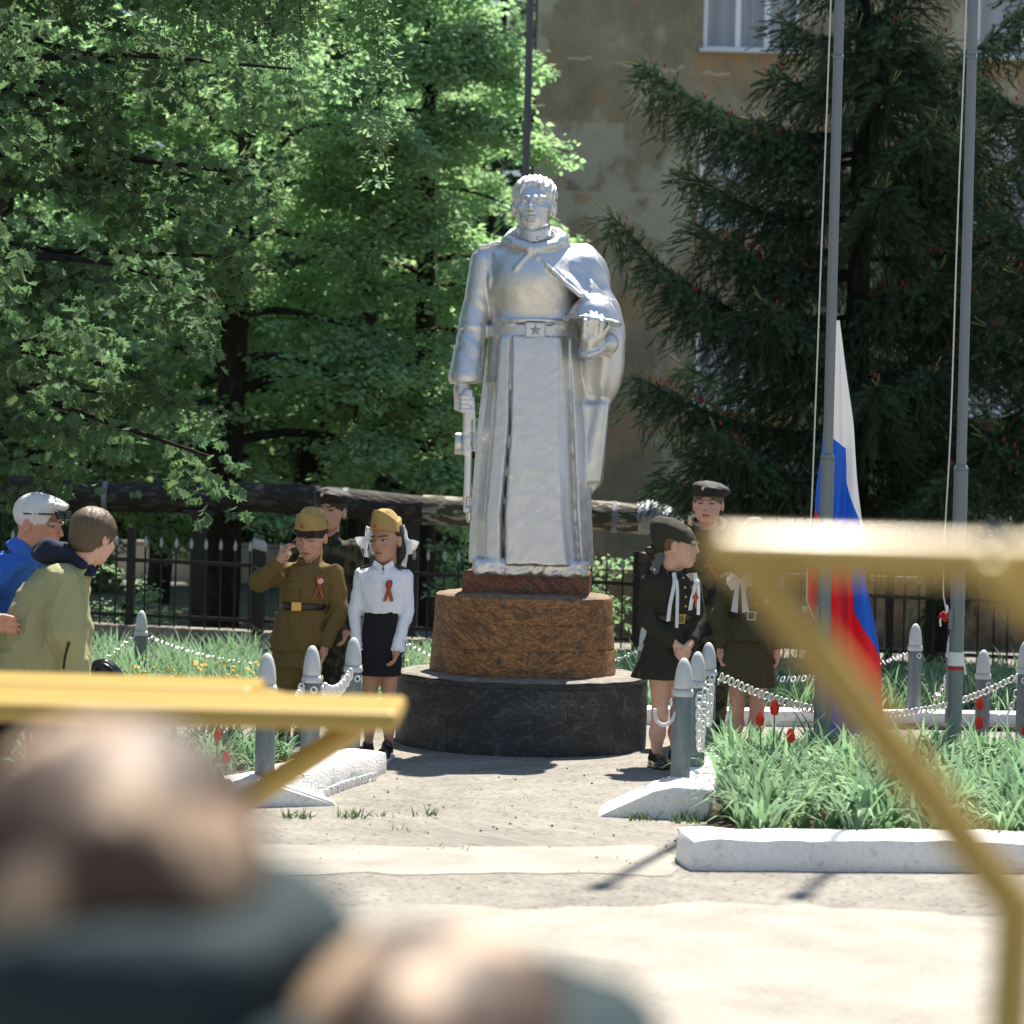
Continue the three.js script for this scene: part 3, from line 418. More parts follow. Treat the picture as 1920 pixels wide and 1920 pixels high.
// ---------------------------------------------------------------- the monument: two stone drums, a slab and the silver soldier
{
  const CX = 0.085, CZ = -12.5;
  // a drum built from courses of dressed stone, each stone a piece of its own, over a core
  function drum(name, label, R, y0, y1, courses, mat, top, groove, bulge, topMat) {
    const t = thing(name, label, 'pedestal', [CX, y0, CZ]); const h = y1 - y0;
    part(t, 'core', lathe([[0, 0], [R - 0.016, 0], [R - 0.016, h - 0.03], [0, h - 0.03]], 72), groove);
    let y = 0; const rnd = rng(R * 1000 | 0);
    courses.forEach(([ch, n, off], ci) => {
      for (let k = 0; k < n; k++) {
        const a0 = off + k / n * Math.PI * 2 + 0.0022, a1 = off + (k + 1) / n * Math.PI * 2 - 0.0022, seg = Math.max(4, Math.round(96 / n)), pos = [], idx = [], uv = [], last = ci === courses.length - 1 ? 0 : 0.0012;
        const rows = [0.0008, 0.012, ch * 0.5, ch - 0.012 - last, ch - last];
        for (let j = 0; j < rows.length; j++) for (let i = 0; i <= seg; i++) {
          const a = lerp(a0, a1, i / seg), edge = (j === 0 || j === rows.length - 1 ? 0.002 : 0) + (i === 0 || i === seg ? 0.002 : 0), yy = y + rows[j], rr = bulge(R, yy / h) - edge + 0.0035 * fbm(a * 8, yy * 12, R, 4);
          pos.push(Math.sin(a) * rr, yy, Math.cos(a) * rr); uv.push(a * R, yy);
        }
        for (let j = 0; j < rows.length - 1; j++) for (let i = 0; i < seg; i++) { const p = j * (seg + 1) + i, q = p + 1, s = p + seg + 1, u = s + 1; idx.push(p, q, s, q, u, s); }
        const g = new THREE.BufferGeometry(); g.setAttribute('position', new THREE.Float32BufferAttribute(pos, 3)); g.setAttribute('uv', new THREE.Float32BufferAttribute(uv, 2)); g.setIndex(idx); g.computeVertexNormals();
        part(t, 'stone_block', g, mat);
      }
      y += ch;
    });
    const tg = lathe(top.map(([r, yy]) => [r, yy + h]), 72), p = tg.attributes.position; for (let i = 0; i < p.count; i++) tg.attributes.uv.setXY(i, p.getX(i), p.getZ(i)); rough(tg, 0.008, 9, R); part(t, 'cap_slab', tg, topMat);
    return t;
  }
  const blackMap = tex(1024, 512, (u, v) => { const a = tn(u, v, 7, 91, 4), st = Math.abs(tn(u + v * 0.35, v * 0.6 + u * 0.2, 16, 95, 3)), vein = sstep(0.07, 0.0, st) * 0.8 + sstep(0.2, 0, Math.abs(tn(u, v, 9, 99, 4))) * 0.3, k = 1 + tn(u, v, 70, 2, 3) * 0.25 + a * 0.4; return [lerp(44, 84, vein) * k, lerp(47, 86, vein) * k, lerp(48, 82, vein) * k]; }); blackMap.repeat.set(0.45, 0.9);
  const brownMap = tex(1024, 512, (u, v) => { const a = tn(u, v, 11, 101, 5), b = tn(u, v, 40, 105, 4), sp = tn(u, v, 170, 3, 2), k = 1 + sp * 0.7 + b * 0.45, d = sstep(-0.1, 0.5, a); return [lerp(146, 112, d) * k, lerp(104, 82, d) * k, lerp(62, 54, d) * k]; }); brownMap.repeat.set(0.5, 1);
  const black = std({ map: blackMap, bumpMap: repOf(plasterBump, 3), bumpScale: 0.006, roughness: 0.6 }), brown = std({ map: brownMap, bumpMap: repOf(grit, 3), bumpScale: 0.006, roughness: 0.55 });
  const dkj = std({ color: lin(0.018, 0.017, 0.016) }), brj = std({ color: lin(0.05, 0.03, 0.018) });
  drum('black_drum', 'wide black painted stone drum at the bottom of the monument', 0.735, 0, 0.4, [[0.2, 9, 0.1], [0.17, 11, 0.35], [0.03, 12, 0]], black, [[0.72, 0], [0.725, 0.006], [0.7, 0.016], [0.3, 0.022], [0, 0.022]], dkj, (R, t) => R, std({ map: repOf(concMap, 1), color: lin(0.85, 0.88, 0.9), bumpMap: grit, bumpScale: 0.004 }));
  drum('brown_drum', 'mottled brown stone drum of coursed blocks under the statue', 0.53, 0.418, 0.86, [[0.148, 9, 0.05], [0.146, 8, 0.4], [0.148, 9, 0.3]], brown, [[0.515, 0], [0.5, 0.014], [0.46, 0.022], [0.38, 0.026], [0.2, 0.028], [0, 0.028]], brj, (R, t) => R * (1.012 - 0.034 * t + 0.02 * (1 - t) * (1 - t)), std({ map: repOf(concMap, 1), color: lin(0.8, 0.66, 0.5), bumpMap: grit, bumpScale: 0.004 }));
  {
    const slabMap = tex(512, 256, (u, v) => { const s = tn(u + v * 0.55, v * 0.3, 10, 111, 4), q = tn(u + v * 0.6, v, 34, 115, 3), d = sstep(0.1, 0.3, Math.abs(q) + s * 0.3), k = 1 + tn(u, v, 80, 1, 2) * 0.2; const c = s > 0.08 ? [146, 108, 60] : s < -0.12 ? [92, 56, 48] : [158, 76, 54]; return [lerp(c[0], 42, d * 0.7) * k, lerp(c[1], 36, d * 0.7) * k, lerp(c[2], 38, d * 0.7) * k]; }); slabMap.repeat.set(1.4, 2.8);
    const t = thing('plinth_slab', 'red and black streaked square plinth slab right under the silver statue', 'pedestal', [CX + 0.02, 0.9, CZ], -0.06); part(t, 'block', boxUV(rough(new RoundedBoxGeometry(0.73, 0.13, 0.6, 5, 0.012).translate(0, 0.04, 0), 0.004, 14)), std({ map: slabMap, bumpMap: repOf(grit, 3), bumpScale: 0.003, roughness: 0.45 }));
  }

  // ---- the soldier. Local metres from the foot of the silver base; +z towards the path.
  // cross-sections of the greatcoat skirt: x (front, from his right to his left) with depth z, at five heights
  const front = [-0.02, 0.06, 0.125, 0.185, 0.2, 0.185, 0.08, 0.235, 0.245, 0.19, 0.11, 0.15, 0.0];
  const SEC = [
    [0.06, [-0.335, -0.289, -0.239, -0.23, -0.162, -0.15, -0.134, -0.116, 0.217, 0.246, 0.302, 0.314, 0.382], 1.12, -0.26],
    [0.335, [-0.332, -0.295, -0.246, -0.237, -0.169, -0.156, -0.141, -0.126, 0.181, 0.215, 0.27, 0.289, 0.366], 1.05, -0.25],
    [0.842, [-0.305, -0.268, -0.219, -0.207, -0.135, -0.126, -0.117, -0.106, 0.149, 0.186, 0.239, 0.254, 0.328], 0.94, -0.22],
    [1.287, [-0.261, -0.237, -0.206, -0.187, -0.138, -0.129, -0.122, -0.112, 0.131, 0.165, 0.202, 0.221, 0.289], 0.83, -0.19],
    [1.36, [-0.252, -0.228, -0.2, -0.18, -0.136, -0.129, -0.123, -0.113, 0.131, 0.16, 0.198, 0.217, 0.266], 0.8, -0.18],
  ];
  const poly = new Float64Array(2 * 20); let polyN = 0, polyY = NaN;
  function section(y) {
    if (y === polyY) return; polyY = y; let i = 0; while (i < SEC.length - 2 && y > SEC[i + 1][0]) i++;
    const A = SEC[i], B = SEC[i + 1], t = clamp((y - A[0]) / (B[0] - A[0])), sc = lerp(A[2], B[2], t), back = lerp(A[3], B[3], t); polyN = 0;
    const push = (x, z) => { poly[polyN * 2] = x; poly[polyN * 2 + 1] = z; polyN++; };
    const grooveKeep = sstep(1.3, 1.15, y);
    for (let k = 0; k < 13; k++) { let z = front[k] * sc; if (k === 6) z = lerp(front[5] * sc, z, grooveKeep); if (k === 10 || k === 9) z += 0.03 * sstep(0.9, 1.3, y); push(lerp(A[1][k], B[1][k], t), z); }
    const xr = lerp(A[1][12], B[1][12], t), xl = lerp(A[1][0], B[1][0], t), cx = (xl + xr) / 2, w = (xr - xl) / 2; for (let k = 1; k < 6; k++) { const a = k / 6 * Math.PI; push(cx + Math.cos(a) * w, back * Math.sin(a)); }
  }
  function skirt(x, y, z) {
    section(y); let d = 1e9, s = 1;
    for (let i = 0, j = polyN - 1; i < polyN; j = i++) {
      const xi = poly[i * 2], zi = poly[i * 2 + 1], xj = poly[j * 2], zj = poly[j * 2 + 1], ex = xj - xi, ez = zj - zi, wx = x - xi, wz = z - zi, t = clamp((wx * ex + wz * ez) / (ex * ex + ez * ez)), bx = wx - ex * t, bz = wz - ez * t; d = Math.min(d, bx * bx + bz * bz);
      const c1 = z >= zi, c2 = z < zj, c3 = ex * wz > ez * wx; if ((c1 && c2 && c3) || (!c1 && !c2 && !c3)) s = -s;
    }
    return Math.max(s * Math.sqrt(d) - 0.006, y - 1.36, 0.055 - y);
  }
  const line = (x, y, z, pts, r) => { let d = 1e9; for (let i = 0; i < pts.length - 1; i++) d = Math.min(d, cap(x, y, z, pts[i], pts[i + 1], r, r)); return d; };
  // torso: broad chest, square shoulders
  const torso = (x, y, z) => {
    let d = ell(x, y, z, [0.0, 1.6, -0.01], [0.27, 0.3, 0.185]);
    d = smin(d, ell(x, y, z, [-0.005, 1.7, 0.02], [0.27, 0.2, 0.185]), 0.06);
    d = smin(d, bx3(x, y, z, [0.01, 1.42, 0], [0.25, 0.1, 0.15], 0.12), 0.06);
    d = smin(d, cap(x, y, z, [-0.27, 1.82, -0.02], [0.28, 1.84, -0.03], 0.075, 0.085), 0.07);
    d = smin(d, cap(x, y, z, [-0.02, 1.85, -0.02], [-0.01, 2.02, 0.005], 0.12, 0.09), 0.05);
    return d;
  };
  const armR = (x, y, z) => {     // hangs straight, wide cuff
    let d = cap(x, y, z, [-0.295, 1.8, -0.02], [-0.345, 1.45, -0.01], 0.083, 0.078);
    d = smin(d, cap(x, y, z, [-0.345, 1.45, -0.01], [-0.385, 1.12, 0.05], 0.08, 0.1), 0.04);
    d = Math.max(d, 1.088 + (x + 0.38) * 0.06 - y);
    // crumpled elbow folds and the seam above the cuff
    d += 0.004 * Math.sin(y * 46 + x * 34 + 5 * fbm(x * 3, y * 3, z * 3, 2)) * sstep(1.7, 1.5, y) * sstep(1.12, 1.3, y) * 0.8;
    d = smin(d, Math.max(cap(x, y, z, [-0.35, 1.43, -0.01], [-0.357, 1.4, 0.0], 0.094, 0.092), Math.abs(y - 1.415) - 0.008), 0.012);
    return d;
  };
  const handR = (x, y, z) => {   // grips the stock
    let d = smin(ell(x, y, z, [-0.405, 1.03, 0.07], [0.042, 0.075, 0.05]), cap(x, y, z, [-0.395, 1.12, 0.05], [-0.4, 1.05, 0.07], 0.042, 0.04), 0.03);
    for (let i = 0; i < 4; i++) { const yy = 1.02 - i * 0.026; d = smin(d, cap(x, y, z, [-0.435, yy, 0.06], [-0.4, yy - 0.012, 0.125], 0.015, 0.014), 0.008); d = smin(d, cap(x, y, z, [-0.4, yy - 0.012, 0.125], [-0.36, yy - 0.012, 0.13], 0.014, 0.012), 0.008); }
    return smin(d, cap(x, y, z, [-0.375, 1.06, 0.09], [-0.335, 0.975, 0.125], 0.019, 0.014), 0.012);
  };
  const gun = (x, y, z) => {
    let d = bx3(x, y, z, [-0.365, 0.86, 0.105], [0.026, 0.19, 0.032], 0.01);
    d = Math.min(d, bx3(x, y, z, [-0.356, 0.54, 0.105], [0.021, 0.2, 0.028], 0.01));
    d = Math.min(d, cap(x, y, z, [-0.35, 0.5, 0.105], [-0.342, 0.3, 0.105], 0.021, 0.018), cap(x, y, z, [-0.335, 1.0, 0.12], [-0.318, 0.7, 0.13], 0.012, 0.012));
    d = Math.max(d, -bx3(x, y, z, [-0.35, 0.4, 0.13], [0.011, 0.03, 0.02], 0.004), -bx3(x, y, z, [-0.365, 0.95, 0.138], [0.05, 0.003, 0.01], 0.001), -bx3(x, y, z, [-0.365, 0.79, 0.138], [0.05, 0.003, 0.01], 0.001), -bx3(x, y, z, [-0.356, 0.62, 0.134], [0.05, 0.003, 0.01], 0.001));
    // drum magazine, seen from its edge
    const r = Math.hypot(y - 0.738, z - 0.06); d = Math.min(d, Math.max(r - 0.065, Math.abs(x + 0.412) - 0.024)); d = Math.max(d, -Math.max(Math.abs(r - 0.066) - 0.004, Math.abs(Math.abs(x + 0.412) - 0.01) - 0.003));
    return d;
  };
  const tri = (() => { // distance to a flat triangle of cloth
    const sub = (a, b) => [a[0] - b[0], a[1] - b[1], a[2] - b[2]], dot = (a, b) => a[0] * b[0] + a[1] * b[1] + a[2] * b[2], crs = (a, b) => [a[1] * b[2] - a[2] * b[1], a[2] * b[0] - a[0] * b[2], a[0] * b[1] - a[1] * b[0]];
    const seg = (p, e) => { const t = clamp(dot(e, p) / dot(e, e)); return (p[0] - e[0] * t) ** 2 + (p[1] - e[1] * t) ** 2 + (p[2] - e[2] * t) ** 2; };
    return (A, B, C) => { const ab = sub(B, A), bc = sub(C, B), ca = sub(A, C), n = crs(ab, ca.map((v) => v)), nn = dot(n, n), n1 = crs(ab, n), n2 = crs(bc, n), n3_ = crs(ca, n); return (x, y, z) => { const p = [x, y, z], pa = sub(p, A), pb = sub(p, B), pc = sub(p, C); const s = Math.sign(dot(n1, pa)) + Math.sign(dot(n2, pb)) + Math.sign(dot(n3_, pc)); return Math.sqrt(Math.abs(s) < 2 ? Math.min(seg(pa, ab), seg(pb, bc), seg(pc, ca)) : dot(n, pa) ** 2 / nn); }; };
  })();
  const m1 = tri([-0.015, 1.85, 0.15], [0.3, 1.86, 0.0], [0.32, 1.57, 0.19]), m2 = tri([0.3, 1.86, 0.0], [0.46, 1.55, 0.03], [0.32, 1.57, 0.19]), m3 = tri([0.32, 1.57, 0.19], [0.46, 1.55, 0.03], [0.44, 1.3, 0.12]);
  const cape = (x, y, z) => {
    // mantle over his left shoulder, falling over the bent arm
    let d = ell(x, y, z, [0.26, 1.76, -0.03], [0.16, 0.15, 0.15]);
    d = smin(d, cap(x, y, z, [0.34, 1.7, -0.03], [0.42, 1.4, -0.02], 0.085, 0.1), 0.08);
    d = smin(d, ell(x, y, z, [0.405, 1.25, -0.03], [0.13, 0.25, 0.14]), 0.06);
    d = smin(d, ell(x, y, z, [0.42, 1.42, -0.02], [0.1, 0.2, 0.13]), 0.05);
    d = smin(d, cap(x, y, z, [0.36, 1.1, -0.05], [0.31, 0.5, -0.06], 0.06, 0.06), 0.06);
    d = smin(d, bx3(x + (0.72 - y) * 0.05, y, z, [0.35, 0.76, -0.05], [0.08, 0.24, 0.1], 0.03), 0.05);
    d += 0.01 * Math.sin(x * 40 - y * 7 + z * 24) * sstep(1.45, 1.1, y);
    // cut to a slanting tail at the bottom
    return smax(d, 0.42 - y + (x - 0.36) * 1.75, 0.01);
  };
  const mantle = (x, y, z) => {   // cloth drawn from the neck tie across the chest and the bent arm
    let d = Math.min(m1(x, y, z) - 0.022, m2(x, y, z) - 0.028); d = smin(d, m3(x, y, z) - 0.026, 0.03);
    d += 0.006 * Math.sin((x * 0.72 + y * 0.7) * 52 + 2 * fbm(x * 4, y * 4, z * 4, 2)) * sstep(1.88, 1.78, y);
    d = smin(d, line(x, y, z, [[-0.02, 1.848, 0.168], [0.07, 1.76, 0.2], [0.18, 1.66, 0.215], [0.26, 1.595, 0.215]], 0.013), 0.012);
    return d;
  };
  const hood = (x, y, z) => {      // rolled collar of the cape round the neck
    let d = line(x, y, z, [[-0.03, 1.865, 0.155], [-0.12, 1.895, 0.11], [-0.165, 1.92, 0.03], [-0.13, 1.975, -0.07], [0, 2.0, -0.1], [0.12, 1.985, -0.06], [0.155, 1.945, 0.03], [0.1, 1.89, 0.11], [0.0, 1.862, 0.155]], 0.034);
    d = smin(d, cap(x, y, z, [-0.13, 1.885, 0.07], [-0.2, 1.875, 0.03], 0.03, 0.025), 0.03); d = smin(d, cap(x, y, z, [0.12, 1.93, 0.06], [0.19, 1.885, 0.03], 0.035, 0.03), 0.03);
    return d;
  };
  const helmet = (x, y, z) => {
    let d = ell(x, y, z, [0.342, 1.45, 0.14], [0.145, 0.165, 0.135]); d = Math.max(d, 1.455 - (x - 0.34) * 0.12 - y);
    d = smin(d, Math.max(ell(x, y, z, [0.342, 1.45, 0.14], [0.165, 0.16, 0.16]), Math.abs(y - 1.462 + (x - 0.34) * 0.12) - 0.009), 0.014);
    return d;
  };
  const handL = (x, y, z) => {
    let d = smin(ell(x, y, z, [0.335, 1.36, 0.245], [0.062, 0.06, 0.045]), cap(x, y, z, [0.325, 1.28, 0.22], [0.335, 1.34, 0.24], 0.05, 0.05), 0.03);
    for (let i = 0; i < 4; i++) { const xx = 0.288 + i * 0.031, ln = [0.02, 0.034, 0.032, 0.018][i]; d = smin(d, cap(x, y, z, [xx, 1.355, 0.275], [xx + 0.003, 1.42 + ln, 0.298], 0.0165, 0.0155), 0.006); d = smin(d, cap(x, y, z, [xx + 0.003, 1.42 + ln, 0.298], [xx + 0.003, 1.455 + ln, 0.268], 0.0155, 0.0135), 0.006); }
    d = smin(d, cap(x, y, z, [0.38, 1.35, 0.25], [0.425, 1.42, 0.265], 0.02, 0.016), 0.012);
    // wide cuff below the hand
    d = smin(d, Math.max(cap(x, y, z, [0.31, 1.285, 0.2], [0.42, 1.33, 0.16], 0.05, 0.07), -1), 0.02);
    return smin(d, line(x, y, z, [[0.285, 1.26, 0.25], [0.32, 1.255, 0.265], [0.37, 1.275, 0.26], [0.415, 1.325, 0.235]], 0.017), 0.012);
  };
  const noise = (x, y, z) => 0.0014 * fbm(x * 11, y * 11, z * 11, 3) + 0.0006 * n3(x * 46, y * 30, z * 46);
  const body = (x, y, z) => {
    let d = skirt(x, y, z);
    d = smin(d, torso(x, y, z), 0.018);
    // belt, with the coat blousing slightly over it
    const bd = bx3(x, y, z, [0.0, 1.393, 0.0], [0.262, 0.037, 0.165], 0.13); d = Math.min(d, Math.max(Math.min(ell(x, 1.6, z, [0.003, 1.6, -0.005], [0.272, 1, 0.187]), bd + 0.0), Math.abs(y - 1.393) - 0.036));
    d = smin(d, line(x, y, z, [[-0.19, 1.445, 0.125], [-0.1, 1.45, 0.178], [0.0, 1.455, 0.192], [0.1, 1.452, 0.18], [0.19, 1.44, 0.13]], 0.013), 0.02);
    d = smin(d, smin(mantle(x, y, z), cape(x, y, z), 0.04), 0.016);
    d = smin(d, line(x, y, z, [[-0.02, 1.85, 0.165], [-0.113, 1.745, 0.19]], 0.013), 0.01);
    d = smin(d, armR(x, y, z), 0.014); d = smin(d, hood(x, y, z), 0.012);
    d = smin(d, bx3(x, y - (x + 0.27) * 0.28, z, [-0.27, 1.892, -0.02], [0.062, 0.012, 0.062], 0.008), 0.006);
    d = smin(d, helmet(x, y, z), 0.008); d = smin(d, handL(x, y, z), 0.01); d = smin(d, handR(x, y, z), 0.01); d = Math.min(d, gun(x, y, z));
    // standing collar with its overlap
    const cr = Math.hypot((x + 0.012) / 0.095, (z - 0.02) / 0.1) * 0.097; d = smin(d, Math.max(Math.abs(cr - 0.092) - 0.012, Math.abs(y - 1.935 - (z < 0 ? 0.02 : 0) + Math.abs(x + 0.012) * -0.35) - 0.036), 0.008);
    // lapel edge, coat opening, sleeve crease
    d = smax(d, -line(x, y, z, [[-0.165, 1.87, 0.135], [-0.117, 1.745, 0.205], [-0.112, 1.6, 0.2], [-0.102, 1.455, 0.19]], 0.009), 0.006);
    d = smax(d, -line(x, y, z, [[-0.262, 1.85, 0.06], [-0.245, 1.7, 0.09], [-0.262, 1.45, 0.07], [-0.29, 1.2, 0.08]], 0.012), 0.02);
    d = smax(d, -line(x, y, z, [[0.0, 1.84, 0.172], [0.06, 1.755, 0.21], [0.15, 1.66, 0.21], [0.22, 1.575, 0.2]], 0.006), 0.006);
    // rough silver base under the hem
    d = smin(d, bx3(x, y, z, [0.02, 0.035, -0.01], [0.33, 0.05, 0.24], 0.03) + 0.012 * fbm(x * 14, y * 14, z * 14, 3), 0.012);
    return d + noise(x, y, z);
  };
  // head, turned a little to his right, on its own finer grid
  const hy = 2.135, yaw = -0.13, cs = Math.cos(yaw), sn = Math.sin(yaw);
  const head = (X, Y, Z) => {
    const x0 = X + 0.014, y = (Y - hy) / 1.55, z0 = Z - 0.01, x = (x0 * cs - z0 * sn) / 1.55, z = (x0 * sn + z0 * cs) / 1.55;
    let d = ell(x, y, z, [0, 0.022, -0.018], [0.074, 0.078, 0.092]);
    d = smin(d, ell(x, y, z, [0, -0.035, 0.02], [0.062, 0.076, 0.066]), 0.03);
    d = smin(d, bx3(x, y, z, [0, -0.07, 0.03], [0.045, 0.03, 0.045], 0.024), 0.025);
    d = smin(d, ell(x, y, z, [0, -0.094, 0.062], [0.022, 0.014, 0.018]), 0.016);
    for (const s of [-1, 1]) {
      d = smin(d, ell(x, y, z, [s * 0.044, -0.022, 0.058], [0.018, 0.014, 0.017]), 0.018);
      d = smax(d, -ell(x, y, z, [s * 0.031, 0.004, 0.09], [0.021, 0.012, 0.02]), 0.008);
      d = smin(d, ell(x, y, z, [s * 0.031, 0.0, 0.067], [0.015, 0.0105, 0.012]), 0.003);
      d = smax(d, -cap(x, y, z, [s * 0.018, 0.0, 0.081], [s * 0.044, 0.001, 0.073], 0.0022, 0.0022), 0.002);
      d = smin(d, cap(x, y, z, [s * 0.012, 0.0165, 0.086], [s * 0.05, 0.02, 0.067], 0.0075, 0.006), 0.014);
      let e = ell(x, y, z, [s * 0.076, -0.012, -0.012], [0.011, 0.031, 0.019]); e = smax(e, -ell(x, y, z, [s * 0.088, -0.012, -0.006], [0.008, 0.02, 0.011]), 0.004); d = smin(d, e, 0.008);
    }
    d = smin(d, cap(x, y, z, [0, 0.012, 0.085], [0, -0.026, 0.104], 0.008, 0.0115), 0.008); d = smin(d, ell(x, y, z, [0, -0.03, 0.094], [0.0175, 0.009, 0.013]), 0.006);
    d = smin(d, ell(x, y, z, [0, -0.056, 0.083], [0.021, 0.0065, 0.012]), 0.005); d = smin(d, ell(x, y, z, [0, -0.068, 0.081], [0.018, 0.007, 0.012]), 0.004); d = smax(d, -cap(x, y, z, [-0.021, -0.0622, 0.09], [0.021, -0.0622, 0.09], 0.0028, 0.0028), 0.002);
    // hair swept back from a high forehead
    let h = ell(x, y, z, [0, 0.042, -0.02], [0.084, 0.074, 0.096]); h = smax(h, -ell(x, y, z, [0, -0.002, 0.105], [0.066, 0.088, 0.076]), 0.008); h = smax(h, (-0.012 - y) * 0.9 + (z + 0.02) * 0.5, 0.01);
    h += 0.0026 * Math.sin(Math.atan2(x, z + 0.14) * 40 + 2.5 * Math.sin(y * 50) + 4 * fbm(x * 14, y * 14, z * 14, 2));
    d = smin(d, h, 0.004);
    d = smin(d, cap(x, y, z, [0, -0.06, -0.02], [0, -0.16, -0.025], 0.05, 0.052), 0.02);
    return d * 1.55 + noise(X, Y, Z) * 0.5;
  };
  const st = thing('soldier_statue', 'silver painted statue of a standing soldier in greatcoat and cape, helmet in his arm', 'statue', [CX + 0.01, 0.998, CZ + 0.12]);
  const brush = tex(512, 512, (u, v) => { const k = 128 + tn(u + v * 0.2, v * 0.45, 46, 121, 4) * 110 + tn(u, v, 12, 125, 3) * 60; return [k, k, k]; }, false);
  const rgh = tex(256, 256, (u, v) => { const k = 150 + tn(u, v, 10, 131, 4) * 70; return [k, k, k]; }, false);
  const silver = std({ color: lin(0.66, 0.655, 0.65), metalness: 0.88, roughness: 0.7, roughnessMap: repOf(rgh, 1.2), bumpMap: repOf(brush, 2.6), bumpScale: 0.0008 });
  part(st, 'body', boxUV(nets(body, [-0.56, -0.03, -0.32], [0.62, 2.03, 0.36], 0.0085)), silver);
  part(st, 'head', boxUV(nets(head, [-0.2, 1.9, -0.22], [0.19, 2.34, 0.23], 0.0042)), silver);
  const bk = part(st, 'belt_buckle', boxUV(rbox(0.112, 0.082, 0.02, 0.006, 0.012, 1.394, 0.192)), silver);
  { const s = new THREE.Shape(); for (let i = 0; i < 10; i++) { const a = Math.PI / 2 + i * Math.PI / 5, r = i % 2 ? 0.0155 : 0.038; s[i ? 'lineTo' : 'moveTo'](Math.cos(a) * r, Math.sin(a) * r); } s.closePath();
    // five-pointed star with a raised centre
    const pos = [], P = s.getPoints().slice(0, 10); for (let i = 0; i < 10; i++) { const a = P[i], b = P[(i + 1) % 10]; pos.push(0, 0, 0.016, a.x, a.y, 0, b.x, b.y, 0); } const g = new THREE.BufferGeometry(); g.setAttribute('position', new THREE.Float32BufferAttribute(pos, 3)); g.computeVertexNormals(); part(bk, 'star', boxUV(g.translate(0.012, 1.393, 0.202)), silver);
    part(bk, 'rim', merge([rbox(0.116, 0.006, 0.008, 0.002, 0.012, 1.434, 0.204), rbox(0.116, 0.006, 0.008, 0.002, 0.012, 1.354, 0.204), rbox(0.006, 0.086, 0.008, 0.002, -0.045, 1.394, 0.204), rbox(0.006, 0.086, 0.008, 0.002, 0.069, 1.394, 0.204)]), silver); }
  part(st, 'collar_button', new THREE.SphereGeometry(0.011, 12, 8).scale(1, 1, 0.5).translate(0.012, 1.93, 0.125), silver);
}
// ---------------------------------------------------------------- leaves
// a leaf from half-outline points (x across, y along): two folded halves round the midrib
function leafGeo(half, fold = 0.25, curl = 0.2) {
  const pos = [], n = half.length; const P = (x, y, s) => [x * s, y, -Math.abs(x) * fold - curl * y * y * 4];
  for (const s of [-1, 1]) for (let i = 0; i < n - 1; i++) { const a = P(0, half[0][1], 1), b = P(half[i][0], half[i][1], s), c = P(half[i + 1][0], half[i + 1][1], s), m = P(0, half[n - 1][1] * 0.5 + half[0][1] * 0.5, 1); const t = s > 0 ? [m, b, c] : [m, c, b]; for (const q of t) pos.push(...q); }
  const g = new THREE.BufferGeometry(); g.setAttribute('position', new THREE.Float32BufferAttribute(pos, 3)); g.computeVertexNormals(); return g;
}
const ovate = leafGeo([[0, 0], [0.022, 0.01], [0.026, 0.03], [0.015, 0.052], [0, 0.064]]);
const heart = leafGeo([[0, 0], [0.02, 0.004], [0.021, 0.018], [0.009, 0.036], [0, 0.048]]);
const mapleLeaf = leafGeo([[0, 0], [0.022, -0.008], [0.02, 0.006], [0.045, 0.012], [0.026, 0.026], [0.05, 0.048], [0.024, 0.046], [0.028, 0.062], [0.01, 0.056], [0, 0.088]], 0.35, 0.35);
function bunch(leaf, n, R, seed, hang, size = 1) {
  const r = rng(seed), list = [];
  for (let i = 0; i < n; i++) { const g = leaf.clone(), a = r() * 6.283, rr = R * Math.sqrt(r()); g.scale(1, 1, 1).scale(...[0, 0, 0].map(() => size * (0.75 + r() * 0.5))); g.rotateX(-Math.PI / 2 + hang + (r() - 0.5) * 1.1 + Math.PI / 2 + Math.PI * 0.5); g.rotateZ((r() - 0.5) * 0.9); g.rotateY(a + (r() - 0.5) * 1.2); g.translate(Math.sin(a) * rr, (r() - 0.5) * R * 0.7, Math.cos(a) * rr); list.push(g); }
  return mergeGeometries(list);
}
const leafMat = (r, g, b, t = 0.45) => phys({ color: lin(r, g, b), roughness: 1, transmission: t, thickness: 0, side: THREE.DoubleSide, specularIntensity: 0.35 });
const barkMap = tex(256, 512, (u, v) => { const k = 0.6 + 0.5 * Math.abs(tn(u, v * 0.25, 18, 141, 4)) * 2; return [52 * k, 44 * k, 36 * k]; });
const barkMat = std({ map: barkMap, bumpMap: plasterBump, bumpScale: 0.02, roughness: 1 });
const tintG = (lo, hi, seed) => { const r = rng(seed), c = new THREE.Color(); return () => { const k = lo + (hi - lo) * r(); return c.setRGB(k * (0.92 + r() * 0.2), k, k * (0.9 + r() * 0.2)); }; };

